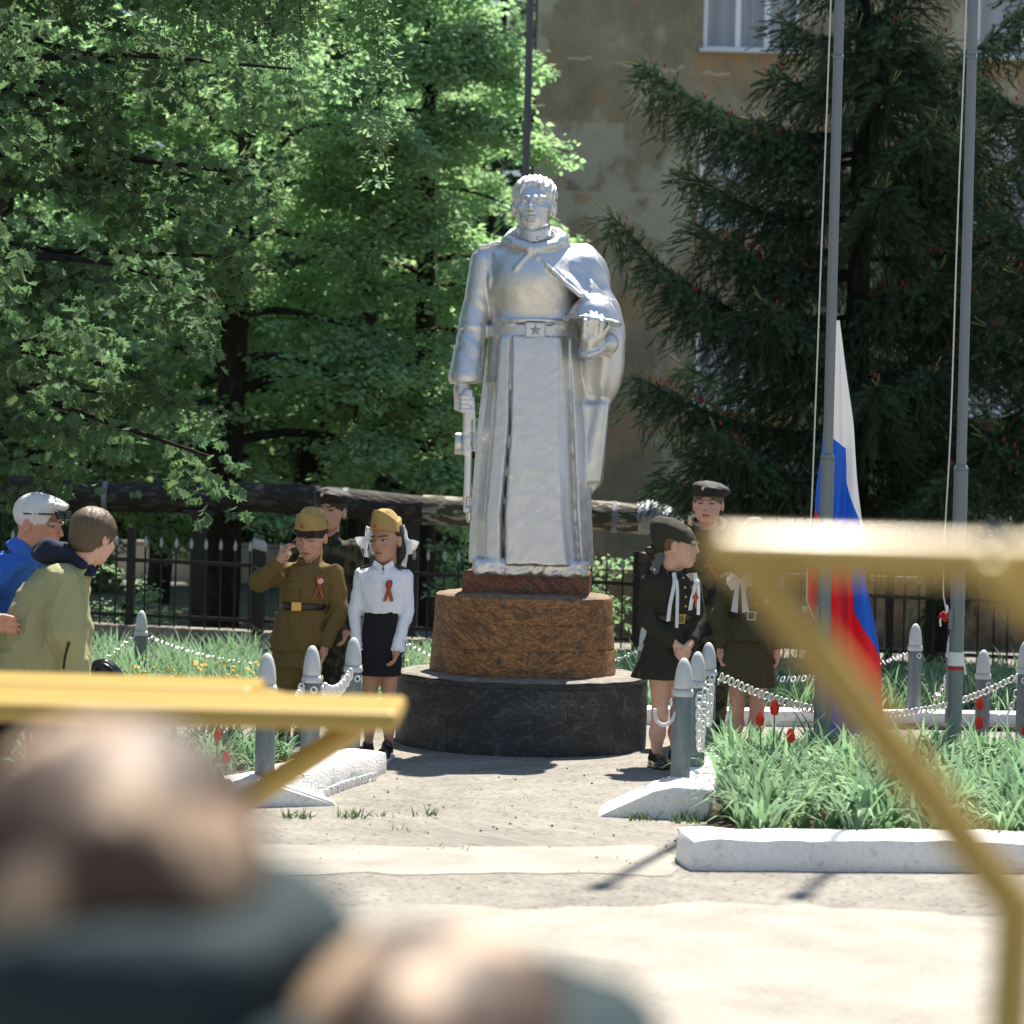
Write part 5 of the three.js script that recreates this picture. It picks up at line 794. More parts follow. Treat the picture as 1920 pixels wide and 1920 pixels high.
// a face in head axes (y up, z forwards, about 0.21 tall)
const face = (o) => (x, y, z) => {
  let d = ell(x, y, z, [0, 0.022, -0.018], [0.073, 0.078, 0.09]);
  d = smin(d, ell(x, y, z, [0, -0.034, 0.02], [0.06 * o.wide, 0.073, 0.064]), 0.03); d = smin(d, ell(x, y, z, [0, -0.062, 0.03], [0.043 * o.wide, 0.038, 0.045]), 0.03); d = smin(d, ell(x, y, z, [0, -0.092, 0.058], [0.02, 0.013, 0.017]), 0.018);
  for (const s of [-1, 1]) {
    d = smin(d, ell(x, y, z, [s * 0.04, -0.03, 0.052], [0.022, 0.02, 0.02]), 0.02);
    d = smax(d, -ell(x, y, z, [s * 0.031, 0.003, 0.092], [0.02, 0.011, 0.017]), 0.009); d = smin(d, ell(x, y, z, [s * 0.031, 0.0, 0.066], [0.0145, 0.0105, 0.0115]), 0.003);
    d = smin(d, cap(x, y, z, [s * 0.014, 0.017, 0.088], [s * 0.048, 0.018, 0.07], 0.006, 0.005), 0.012);
    let e = ell(x, y, z, [s * 0.077, -0.012, -0.012], [0.01, 0.03, 0.019]); e = smax(e, -ell(x, y, z, [s * 0.088, -0.012, -0.006], [0.008, 0.019, 0.011]), 0.004); d = smin(d, e, 0.008);
  }
  d = smin(d, cap(x, y, z, [0, 0.008, 0.082], [0, -0.024, 0.094 + o.nose], 0.0065, 0.0095), 0.009); d = smin(d, ell(x, y, z, [0, -0.029, 0.086], [0.0155, 0.0085, 0.0115]), 0.006);
  d = smin(d, ell(x, y, z, [0, -0.0565, 0.081], [0.019, 0.006, 0.011]), 0.005); d = smin(d, ell(x, y, z, [0, -0.0675, 0.079], [0.017, 0.0068, 0.011]), 0.004); d = smax(d, -cap(x, y, z, [-0.019, -0.062, 0.088], [0.019, -0.062, 0.088], 0.002, 0.002), 0.002);
  return smin(d, cap(x, y, z, [0, -0.05, -0.022], [0, -0.1, -0.03], 0.048 * o.neck, 0.048 * o.neck), 0.02);
};
const faceColor = (o) => (x, y, z) => {
  const s = o.skin, k = 1 + 0.08 * n3(x * 60, y * 60, z * 60); let c = [s[0] * k, s[1] * k, s[2] * k]; const ax = Math.abs(x);
  const mix = (q, t) => { c = [lerp(c[0], q[0], t), lerp(c[1], q[1], t), lerp(c[2], q[2], t)]; };
  if (z > 0.04) {
    mix([s[0] * 1.05, s[1] * 0.72, s[2] * 0.68], 0.5 * sstep(0.028, 0.0, Math.hypot(ax - 0.042, y + 0.03))); mix([s[0] * 0.8, s[1] * 0.4, s[2] * 0.4], 0.85 * sstep(0.0105, 0.006, Math.abs(y + 0.062)) * sstep(0.024, 0.018, ax));
    mix([s[0] * 0.25, s[1] * 0.14, s[2] * 0.13], sstep(0.0035, 0.001, Math.abs(y + 0.062)) * sstep(0.022, 0.017, ax)); mix(o.hair.map((v) => v * 0.9), 0.85 * sstep(0.006, 0.0025, Math.abs(y - 0.0195 - (ax - 0.03) * 0.12)) * sstep(0.008, 0.014, ax) * sstep(0.052, 0.046, ax));
    const ey = y - 0.0005, open = o.open; if (ax > 0.014 && ax < 0.048) { const t = sstep(0.0175, 0.0145, Math.abs(ax - 0.031)); mix([0.34, 0.31, 0.29], t * sstep(open, open * 0.7, Math.abs(ey))); mix([0.02, 0.014, 0.01], t * sstep(0.0075, 0.006, Math.abs(x - Math.sign(x) * 0.031 - o.gaze)) * sstep(open, open * 0.75, Math.abs(ey))); mix([0.03, 0.02, 0.016], t * 0.9 * sstep(0.0032, 0.0014, Math.abs(ey - open))); mix(s.map((v) => v * 0.6), t * 0.5 * sstep(0.003, 0.001, Math.abs(ey + open))); }
    mix(s.map((v) => v * 0.35), sstep(0.004, 0.002, Math.hypot(ax - 0.008, y + 0.034)) * (z > 0.08 ? 1 : 0));
  }
  return c;
};
const skinMat = phys({ vertexColors: true, roughness: 0.6, sheen: 0.15 });
// the naked figure as one mesh: trunk, limbs, hands and head
function figure(t, o) {
  const M = new THREE.Matrix4().compose(V(...o.head), new THREE.Quaternion().setFromEuler(new THREE.Euler(o.pitch || 0, o.yaw || 0, o.roll || 0, 'YXZ')), V(o.hs, o.hs, o.hs)), fo = { wide: 1, nose: 0, neck: 0.95, open: 0.0055, gaze: 0, hair: [0.03, 0.02, 0.015], ...o.face, skin: o.skin };
  const hd = paint(nets(face(fo), [-0.1, -0.16, -0.12], [0.1, 0.115, 0.125], 0.0042), faceColor(fo)).applyMatrix4(M), sk = (g) => paint(g, (x, y, z) => { const k = 1 + 0.1 * n3(x * 30, y * 30, z * 30); return [o.skin[0] * k, o.skin[1] * k * 0.97, o.skin[2] * k * 0.96]; });
  const nb = o.nb || [o.head[0] * 0.8, o.head[1] - 0.2, -0.008], bd = sk(nets(join(0.03, ...o.body, limb([[...nb, 0.05 * fo.neck], [o.head[0], o.head[1] - 0.07 * o.hs, o.head[2] - 0.025, 0.048 * fo.neck]])), o.lo, [o.hi[0], Math.max(o.hi[1], o.head[1] + 0.02), o.hi[2]], 0.013)), list = [hd, bd, ...o.hands.map((h) => sk(hand(...h)))];
  for (const g of list) g.deleteAttribute('uv'); part(t, 'body', mergeGeometries(list), skinMat); return M;
}
const onHead = (t, name, f, lo, hi, M, mat, h = 0.0045) => { const g = nets(f, lo, hi, h); g.applyMatrix4(M); return part(t, name, boxUV(g), mat); };
const hairMat = (r, g, b) => std({ color: lin(r, g, b), roughness: 0.55, bumpMap: repOf(barkMap, 9), bumpScale: 0.004 });
const strands = (x, y, z, a, f = 60) => { const q = Math.atan2(x, z + 0.03); return a * (0.9 * n3(q * f * 0.13, y * 9, z * 9) + 0.8 * n3(q * f * 0.33, y * 14, x * 14)); };
const shortHair = (fringe, low) => (x, y, z) => { let h = ell(x, y, z, [0, 0.032, -0.018], [0.0825, 0.082, 0.1]); h = smax(h, -ell(x, y, z, [0, -0.035 - fringe, 0.1], [0.066, 0.083, 0.075]), 0.006); h = smax(h, low + (z > 0 ? z * 0.55 : 0) - y, 0.01); return h + strands(x, y, z, 0.0025); };
const pilotka = (tilt) => (X, Y, z) => { const x = X * Math.cos(tilt) + (Y - 0.06) * Math.sin(tilt), y = (Y - 0.06) * Math.cos(tilt) - X * Math.sin(tilt) + 0.06 - z * 0.22; const t = clamp((y - 0.04) / 0.115), w = lerp(0.08, 0.022, Math.pow(t, 1.5)), d = lerp(0.1, 0.088, t); let a = smax((Math.hypot(x / w, (z + 0.012) / d) - 1) * w, Math.max(0.042 - y, y - 0.152 + 5 * (z + 0.012) * (z + 0.012)), 0.008); const u = clamp((y - 0.04) / 0.115), w2 = lerp(0.086, 0.055, u); const fl = smax((Math.hypot(x / w2, (z + 0.012) / 0.105) - 1) * w2, Math.max(0.036 - y, y - 0.092 - 0.4 * Math.abs(z + 0.012)), 0.005); return smin(a, fl, 0.003); };
const beret = (x, y, z) => { const X = x * 0.98 - (y - 0.08) * 0.2, Y = (y - 0.08) * 0.98 + x * 0.16 + 0.08; let d = ell(X, Y, z, [0.012, 0.083, -0.018], [0.104, 0.04, 0.115]); d = smin(d, Math.max(Math.hypot(x / 0.082, (z + 0.012) / 0.101) * 0.082 - 0.085, Math.abs(y - 0.052 - z * 0.06) - 0.016), 0.02); d = Math.max(d, 0.036 + z * 0.06 - y); return d + 0.003 * n3(x * 20, y * 20, z * 20); };
function ribbon(pts, w, side) { const c = new THREE.CatmullRomCurve3(pts.map((p) => V(...p))), n = 14, pos = [], uv = [], idx = [], p = V(0, 0, 0), S = V(...side).normalize(); for (let i = 0; i <= n; i++) { c.getPoint(i / n, p); const ww = typeof w === 'function' ? w(i / n) : w; pos.push(p.x - S.x * ww, p.y - S.y * ww, p.z - S.z * ww, p.x + S.x * ww, p.y + S.y * ww, p.z + S.z * ww); uv.push(0, i / n, 1, i / n); } for (let i = 0; i < n; i++) { const a = i * 2; idx.push(a, a + 1, a + 2, a + 1, a + 3, a + 2); } const g = new THREE.BufferGeometry(); g.setAttribute('position', new THREE.Float32BufferAttribute(pos, 3)); g.setAttribute('uv', new THREE.Float32BufferAttribute(uv, 2)); g.setIndex(idx); g.computeVertexNormals(); return g; }
const bowMat = phys({ color: lin(0.8, 0.8, 0.84), roughness: 0.75, transmission: 0.25, thickness: 0, side: THREE.DoubleSide });
const george = std({ map: tex(64, 8, (u) => { const k = Math.floor(u * 5) % 2; return k ? [206, 98, 28] : [22, 14, 10]; }), side: THREE.DoubleSide, roughness: 0.6 });
// gauze bow: broad folded loops of thin ribbon on both sides of a knot, and two notched tails
function bow(t, x, y, z, s, tails = 0.12, turn = 0) {
  const g = [], r = rng(Math.round((x + y) * 999)), tilt = (q, a) => { const c = Math.cos(a), k = Math.sin(a); return [q[0] * c - q[1] * k, q[0] * k + q[1] * c, q[2]]; };
  for (const sd of [-1, 1]) for (let i = 0; i < 3; i++) { const a = turn + sd * (0.35 - i * 0.45) + (r() - 0.5) * 0.2, L = 0.062 * (0.85 + r() * 0.3), w = 0.02 + r() * 0.006; g.push(ribbon([[0, 0, 0.004 * i], [sd * L * 0.5, 0.006, 0.018], [sd * L, 0.01 * r(), 0.004], [sd * L * 0.92, -0.004, -0.012], [sd * L * 0.4, -0.004, -0.006], [0, 0, 0]].map((q) => tilt(q, a)), (u) => w * (0.3 + 0.7 * Math.sin(Math.PI * Math.min(1, Math.max(0, u)))), tilt([0, 1, 0.25], a))); }
  for (const sd of [-1, 1]) g.push(ribbon([[0, 0, 0.008], [sd * 0.014, -0.03, 0.014], [sd * 0.024, -0.05 - tails * 0.3, 0.006], [sd * 0.03, -0.07 - tails * 0.5, 0.012]].map((q) => tilt(q, turn * 0.4)), (u) => 0.006 + 0.013 * u, [1, 0.25 * sd, 0.3]));
  g.push(rough(new THREE.SphereGeometry(0.012, 10, 8), 0.006, 90)); const m = part(t, 'hair_bow', merge(g), bowMat); m.position.set(x, y, z); m.scale.setScalar(s); return m;
}
const shoeMat = phys({ color: lin(0.012, 0.012, 0.014), roughness: 0.25, clearcoat: 0.5 }), soleW = std({ color: lin(0.6, 0.6, 0.6) });
function shoe(t, x, z, yaw, mat = shoeMat, sole = null, L = 0.21) {
  const f = (X, Y, Z) => { let d = smin(ell(X, Y, Z, [0, 0.032, L * 0.62], [0.038, 0.03, 0.055]), cap(X, Y, Z, [0, 0.032, 0.0], [0, 0.03, L * 0.6], 0.034, 0.036), 0.02); d = smin(d, cap(X, Y, Z, [0, 0.04, 0.01], [0, 0.07, 0.005], 0.034, 0.032), 0.02); d = Math.max(d, 0.012 - Y); return Math.min(d, Math.max(Math.min(ell(X, 0, Z, [0, 0, L * 0.6], [0.043, 1, 0.065]), cap(X, 0, Z, [0, 0, 0], [0, 0, L * 0.6], 0.038, 0.04)), Math.abs(Y - 0.009) - 0.009)); };
  const g = nets(f, [-0.06, -0.01, -0.06], [0.06, 0.12, L + 0.06], 0.0065); const m = part(t, 'shoe', boxUV(g.rotateY(yaw).translate(x, 0, z)), mat); if (sole) part(m, 'sole', box(0.085, 0.016, L + 0.06, 0, 0.008, L * 0.45).rotateY(yaw).translate(x, -0.001, z), sole); return m;
}
const badge = (t, x, y, z, r, M, parent) => { const g = new THREE.CylinderGeometry(r, r, 0.006, 16).rotateX(Math.PI / 2).translate(x, y, z), h = new THREE.CylinderGeometry(r * 0.5, r * 0.5, 0.009, 12).rotateX(Math.PI / 2).translate(x, y, z); if (M) { g.applyMatrix4(M); h.applyMatrix4(M); } const m = part(t, 'cockade', g, std({ color: lin(0.6, 0.36, 0.09), metalness: 0.6, roughness: 0.4 })); part(m, 'centre', h, std({ color: lin(0.7, 0.7, 0.72) })); };
const starGeo = (r) => { const s = new THREE.Shape(); for (let i = 0; i < 10; i++) { const a = Math.PI / 2 + i * Math.PI / 5, q = i % 2 ? r * 0.42 : r; s[i ? 'lineTo' : 'moveTo'](Math.cos(a) * q, Math.sin(a) * q); } return new THREE.ExtrudeGeometry(s, { depth: 0.004, bevelEnabled: false }); };
const khaki = cloth(0.15, 0.098, 0.03), khakiCap = cloth(0.36, 0.25, 0.085), leather = phys({ color: lin(0.018, 0.014, 0.012), roughness: 0.4 }), brass = std({ color: lin(0.6, 0.38, 0.12), metalness: 0.8, roughness: 0.35 }), redStar = std({ color: lin(0.42, 0.03, 0.02), roughness: 0.4 });
const camo = (() => { const m = std({ vertexColors: true, roughness: 0.95, bumpMap: weave, bumpScale: 0.0015 }); return { m, c: (x, y, z) => { const a = n3(x * 13, y * 9, z * 13), b = n3(x * 17 + 9, y * 12, z * 17), e = n3(x * 11, y * 10 + 5, z * 11 + 3); return a > 0.28 ? [0.07, 0.062, 0.035] : b > 0.3 ? [0.035, 0.045, 0.02] : e > 0.42 ? [0.055, 0.035, 0.018] : [0.012, 0.014, 0.01]; } }; })();
const SKIN = { fair: [0.62, 0.36, 0.265], mid: [0.54, 0.3, 0.21], tan: [0.46, 0.245, 0.16], old: [0.54, 0.26, 0.175] };
const legs = (s, hy, ky, dx, r, zf = 0) => [limb([[-dx, hy, 0, r * 1.25], [-dx * 1.05, ky, 0.012, r * 0.82], [-dx * 1.05, ky * 0.62, -0.008, r * 0.86], [-dx * 1.1, 0.07, -0.01 + zf, r * 0.52]]), limb([[dx, hy, 0, r * 1.25], [dx * 1.05, ky, 0.012, r * 0.82], [dx * 1.05, ky * 0.62, -0.008, r * 0.86], [dx * 1.1, 0.07, -0.01, r * 0.52]])];
const georgeBow = (t, x, y, z, s) => { const g = thing; const m = part(t, 'striped_ribbon', ribbon([[x - 0.028 * s, y - 0.085 * s, z], [x - 0.01 * s, y - 0.03 * s, z + 0.008], [x + 0.012 * s, y + 0.03 * s, z + 0.008], [x + 0.002 * s, y + 0.05 * s, z + 0.01], [x - 0.014 * s, y + 0.03 * s, z + 0.011], [x + 0.006 * s, y - 0.03 * s, z + 0.011], [x + 0.022 * s, y - 0.085 * s, z + 0.004]], 0.013 * s, [1, 0.15, 0]), george); return m; };

{ // boy in the olive tunic, hand raised to his cheek
  const t = thing('person', 'boy in olive tunic and side cap, eyes lowered, hand raised to his cheek', 'person', [-1.135, 0, -11.76]); t.scale.set(0.95, 1, 0.95);
  const torso = [[0.5, 0.11, 0.08, -0.035, 0], [0.66, 0.12, 0.085, -0.02, 0.005], [0.8, 0.105, 0.08, 0, 0.005], [0.93, 0.13, 0.08, 0.02, 0], [1.0, 0.12, 0.065, 0.03, -0.01], [1.05, 0.05, 0.045, 0.03, -0.005]];
  const skinArmR = limb([[-0.12, 0.985, -0.01, 0.04], [-0.245, 0.94, 0.06, 0.034], [-0.135, 1.05, 0.12, 0.023]]), skinArmL = limb([[0.17, 0.985, -0.01, 0.045], [0.2, 0.79, -0.005, 0.036], [0.135, 0.585, 0.075, 0.024]]);
  const M = figure(t, { head: [0.035, 1.19, 0.03], yaw: -0.32, pitch: 0.34, roll: -0.06, hs: 1.1, skin: SKIN.mid, face: { wide: 1.06, open: 0.0025, hair: [0.012, 0.008, 0.006] }, body: [prof(torso), skinArmR, skinArmL, limb([[-0.085, 0.52, 0, 0.06], [-0.11, 0.3, 0.01, 0.045], [-0.1, 0.07, 0, 0.03]]), limb([[0.03, 0.52, 0, 0.06], [0.05, 0.3, 0.01, 0.045], [0.05, 0.07, 0, 0.03]])], lo: [-0.3, 0.02, -0.18], hi: [0.28, 1.1, 0.2], hands: [[[-0.135, 1.05, 0.12], [0.42, 0.9, -0.05], [0.75, -0.3, -0.6], 0.7, -1, 0.92], [[0.135, 0.585, 0.075], [-0.12, -1, 0.12], [-1, 0, 0.25], 0.85, 1, 0.92]] });
  const shell = [[0.55, 0.15, 0.115, -0.035, 0], [0.62, 0.152, 0.118, -0.03, 0], [0.72, 0.148, 0.115, -0.015, 0.004], [0.79, 0.128, 0.102, -0.005, 0.005], [0.86, 0.15, 0.116, 0.01, 0.005], [0.95, 0.162, 0.112, 0.022, 0], [1.015, 0.15, 0.09, 0.03, -0.005], [1.05, 0.075, 0.06, 0.03, -0.005]];
  const sl1 = limb([[-0.12, 0.985, -0.01, 0.06], [-0.255, 0.935, 0.06, 0.055], [-0.155, 1.03, 0.11, 0.04]]), sl2 = limb([[0.172, 0.98, -0.01, 0.06], [0.205, 0.785, -0.005, 0.055], [0.145, 0.61, 0.065, 0.042]]), neckCut = (x, y, z) => cap(x, y, z, [0.03, 1.06, 0.01], [0.035, 1.2, 0.05], 0.04, 0.055);
  const collar = (x, y, z) => Math.max(Math.abs(Math.hypot((x - 0.03) / 1, (z - 0.005) / 0.95) - 0.06) - 0.009, Math.abs(y - 1.055 + z * 0.25) - 0.024);
  const j = creased((x, y, z) => { let d = smin(prof(shell)(x, y, z), Math.min(sl1(x, y, z), sl2(x, y, z)), 0.03); d = smax(d, -neckCut(x, y, z), 0.01); d = smin(d, collar(x, y, z), 0.014); const fr = cap(x, y, z, [-0.005, 1.03, 0.1], [-0.03, 0.56, 0.125], 0.004, 0.004); return smax(d, -fr, 0.006); }, 0.009);
  garment(t, 'tunic', j, [-0.33, 0.53, -0.17], [0.29, 1.12, 0.22], khaki);
  const pk = (x, y, z, w) => part(t, 'breast_pocket', rbox(w, 0.035, 0.012, 0.004, x, y, z), khaki); pk(-0.045, 0.915, 0.107, 0.072); pk(0.105, 0.9, 0.105, 0.075);
  garment(t, 'belt', prof([[0.782, 0.137, 0.112, -0.005, 0.005], [0.822, 0.139, 0.113, -0.002, 0.005]], { k: 0.004 }), [-0.16, 0.76, -0.13], [0.16, 0.84, 0.14], leather, 0.007);
  const bk = part(t, 'belt_buckle', rbox(0.058, 0.05, 0.012, 0.004, -0.03, 0.803, 0.116), brass); part(bk, 'star', starGeo(0.017).translate(-0.03, 0.802, 0.122), brass);
  const tr = (x, y, z) => creased(join(0.03, prof([[0.46, 0.13, 0.1, -0.035, 0], [0.6, 0.13, 0.1, -0.03, 0]]), limb([[-0.085, 0.52, 0, 0.078], [-0.11, 0.3, 0.015, 0.07], [-0.1, 0.1, 0, 0.045]]), limb([[0.03, 0.52, 0, 0.078], [0.05, 0.3, 0.015, 0.068], [0.05, 0.1, 0, 0.045]])), 0.01)(x, y, z);
  garment(t, 'trousers', tr, [-0.22, 0.04, -0.14], [0.15, 0.64, 0.14], khaki);
  shoe(t, -0.1, -0.03, -0.25); shoe(t, 0.055, -0.03, 0.2);
  onHead(t, 'hair', shortHair(0.018, -0.03), [-0.1, -0.07, -0.14], [0.1, 0.13, 0.1], M, hairMat(0.012, 0.009, 0.008));
  const fr = []; { const r = rng(9); for (let i = 0; i < 16; i++) { const x = -0.05 + i * 0.0066; fr.push(taper([[x, 0.055, 0.082], [x + 0.003, 0.035, 0.09 - Math.abs(x) * 0.3], [x + (r() - 0.5) * 0.012, 0.008 + r() * 0.014 + Math.abs(x - 0.01) * 0.1, 0.088 - Math.abs(x) * 0.4]], 0.006, 0.001, 5, 5)); } } part(t, 'fringe', mergeGeometries(fr).applyMatrix4(M), hairMat(0.012, 0.009, 0.008));
  const cp = onHead(t, 'side_cap', pilotka(0.05), [-0.12, 0.0, -0.14], [0.12, 0.19, 0.12], M, khakiCap); part(cp, 'red_star', starGeo(0.011).translate(-0.004, 0.085, 0.099).applyMatrix4(M), redStar);
  georgeBow(t, 0.1, 0.935, 0.112, 1.0); part(t, 'rosette', rough(new THREE.SphereGeometry(0.017, 14, 10).scale(1, 1, 0.35).translate(0.105, 0.945, 0.132), 0.006, 80), std({ color: lin(0.7, 0.55, 0.52) }));
  part(t, 'glass_held', lathe([[0, 0], [0.014, 0], [0.016, 0.028], [0.0001, 0.028]], 14).rotateZ(1.3).translate(-0.068, 1.09, 0.125), phys({ color: lin(0.75, 0.65, 0.4), roughness: 0.15, clearcoat: 1 }), 'small pale shiny object in his fingers');
}
{ // girl in the white blouse and black skirt
  const t = thing('person', 'girl in white blouse and black skirt with white hair bows and side cap', 'person', [-0.69, 0, -11.55]); t.scale.set(0.91, 1, 0.95);
  const torso = [[0.5, 0.1, 0.085], [0.64, 0.115, 0.09], [0.8, 0.095, 0.075], [0.93, 0.12, 0.08], [1.01, 0.115, 0.07], [1.045, 0.05, 0.045]];
  const M = figure(t, { head: [0.015, 1.185, 0.025], yaw: -0.5, pitch: 0.08, roll: 0.04, hs: 1.1, skin: SKIN.tan, face: { wide: 0.97, open: 0.0045, gaze: -0.002, neck: 0.85, hair: [0.008, 0.006, 0.005] }, body: [prof(torso), limb([[-0.12, 0.99, 0, 0.038], [-0.155, 0.79, 0.0, 0.031], [-0.14, 0.6, 0.04, 0.022]]), limb([[0.13, 0.99, 0, 0.038], [0.145, 0.8, 0.0, 0.031], [0.1, 0.605, 0.085, 0.022]]), ...legs(1, 0.5, 0.3, 0.055, 0.047)], lo: [-0.2, 0.02, -0.16], hi: [0.21, 1.09, 0.16], hands: [[[-0.14, 0.6, 0.04], [0.05, -1, 0.1], [1, 0, 0.2], 0.8, -1, 0.85], [[0.1, 0.605, 0.085], [-0.15, -1, 0.2], [-1, 0, 0.3], 0.95, 1, 0.85]] });
  const white = cloth(0.74, 0.755, 0.83), sh = [[0.78, 0.108, 0.09], [0.83, 0.122, 0.1], [0.93, 0.138, 0.1], [1.0, 0.13, 0.085], [1.045, 0.07, 0.06]], s1 = limb([[-0.125, 0.985, 0, 0.046], [-0.158, 0.8, 0, 0.041], [-0.148, 0.635, 0.035, 0.031], [-0.146, 0.612, 0.037, 0.039]]), s2 = limb([[0.135, 0.985, 0, 0.046], [0.15, 0.8, 0, 0.042], [0.11, 0.64, 0.075, 0.032], [0.107, 0.617, 0.08, 0.041]]);
  garment(t, 'blouse', creased((x, y, z) => { let d = smin(prof(sh)(x, y, z), Math.min(s1(x, y, z), s2(x, y, z)), 0.025); d = smax(d, -cap(x, y, z, [0.005, 1.0, 0.03], [0.015, 1.2, 0.05], 0.036, 0.045), 0.008); return smax(d, -cap(x, y, z, [0.006, 1.03, 0.092], [0.004, 0.79, 0.102], 0.003, 0.003), 0.004); }, 0.007, 11), [-0.23, 0.57, -0.13], [0.22, 1.07, 0.15], white);
  const col = (x, y, z) => Math.max(Math.abs(Math.hypot(x - 0.006, (z - 0.004) * 0.95) - 0.058 - (1.05 - y) * 0.35) - 0.006, Math.abs(y - 1.045 + z * 0.38) - 0.021, -(z - 0.02) * 0.5 - 1 + 1, (0.004 - Math.abs(x - 0.004)) * (z > 0 ? 1 : -1)); garment(t, 'collar', col, [-0.11, 0.98, -0.1], [0.12, 1.1, 0.12], white, 0.006);
  for (const s of [-1, 1]) part(t, 'collar_leaf', rbox(0.064, 0.028, 0.007, 0.003).rotateZ(s * 0.5).rotateY(s * 0.45).translate(s * 0.033 + 0.006, 1.045, 0.082), white);
  for (const s of [-1, 1]) part(t, 'shoulder_board', rbox(0.078, 0.01, 0.045, 0.004).rotateZ(-s * 0.3).translate(s * 0.105 + 0.005, 1.036, 0.0), cloth(0.03, 0.034, 0.03));
  for (const [x, y, z] of [[-0.146, 0.602, 0.037], [0.107, 0.606, 0.08]]) part(t, 'cuff_ruffle', rough(lathe([[0.03, 0.018], [0.034, 0.006], [0.045, -0.012], [0.047, -0.015]], 28), 0.012, 45).translate(x, y, z), white);
  garment(t, 'skirt', prof([[0.445, 0.122, 0.1], [0.5, 0.125, 0.102], [0.64, 0.126, 0.1], [0.78, 0.105, 0.086], [0.81, 0.102, 0.084]]), [-0.15, 0.42, -0.13], [0.15, 0.84, 0.13], cloth(0.006, 0.006, 0.008));
  for (const [x, z, a] of [[-0.062, -0.02, -0.35], [0.052, 0.0, -0.1]]) shoe(t, x, z, a, shoeMat, soleW, 0.19);
  for (const x of [-0.06, 0.055]) part(t, 'shoe_strap', tube([[x - 0.035, 0.055, 0.03], [x, 0.075, 0.04], [x + 0.035, 0.055, 0.03]], 0.006, 10, 6), shoeMat);
  onHead(t, 'hair', (x, y, z) => { let h = ell(x, y, z, [0, 0.028, -0.02], [0.084, 0.084, 0.1]); h = smin(h, ell(x, y, z, [0.03, -0.055, -0.055], [0.055, 0.07, 0.04]), 0.03); h = smin(h, ell(x, y, z, [-0.045, -0.06, -0.045], [0.035, 0.07, 0.04]), 0.03); h = smax(h, -ell(x, y, z, [0, -0.012, 0.098], [0.066, 0.085, 0.078]), 0.006); h = smax(h, -0.02 + (z > -0.02 ? (z + 0.02) * 1.5 : -0.11) - y, 0.012); return h + strands(x, y, z, 0.002); }, [-0.11, -0.15, -0.14], [0.11, 0.13, 0.1], M, hairMat(0.01, 0.008, 0.007));
  const cp = onHead(t, 'side_cap', pilotka(-0.06), [-0.12, 0.0, -0.14], [0.12, 0.19, 0.12], M, khakiCap); part(cp, 'red_star', starGeo(0.009).translate(-0.004, 0.07, 0.098).applyMatrix4(M), redStar);
  bow(t, -0.105, 1.19, 0.03, 0.85, 0.1, 0.8); bow(t, 0.135, 1.18, -0.02, 1.15, 0.16, -0.8);
  georgeBow(t, 0.045, 0.925, 0.108, 0.85); part(t, 'rosette', rough(new THREE.SphereGeometry(0.014, 12, 8).scale(1, 1, 0.4).translate(0.05, 0.94, 0.125), 0.006, 80), redStar);
  for (let i = 0; i < 5; i++) part(t, 'button', new THREE.SphereGeometry(0.005, 8, 6).scale(1, 1, 0.5).translate(0.005, 1.0 - i * 0.045, 0.1 + 0.004 * Math.sin(i)), soleW);
}
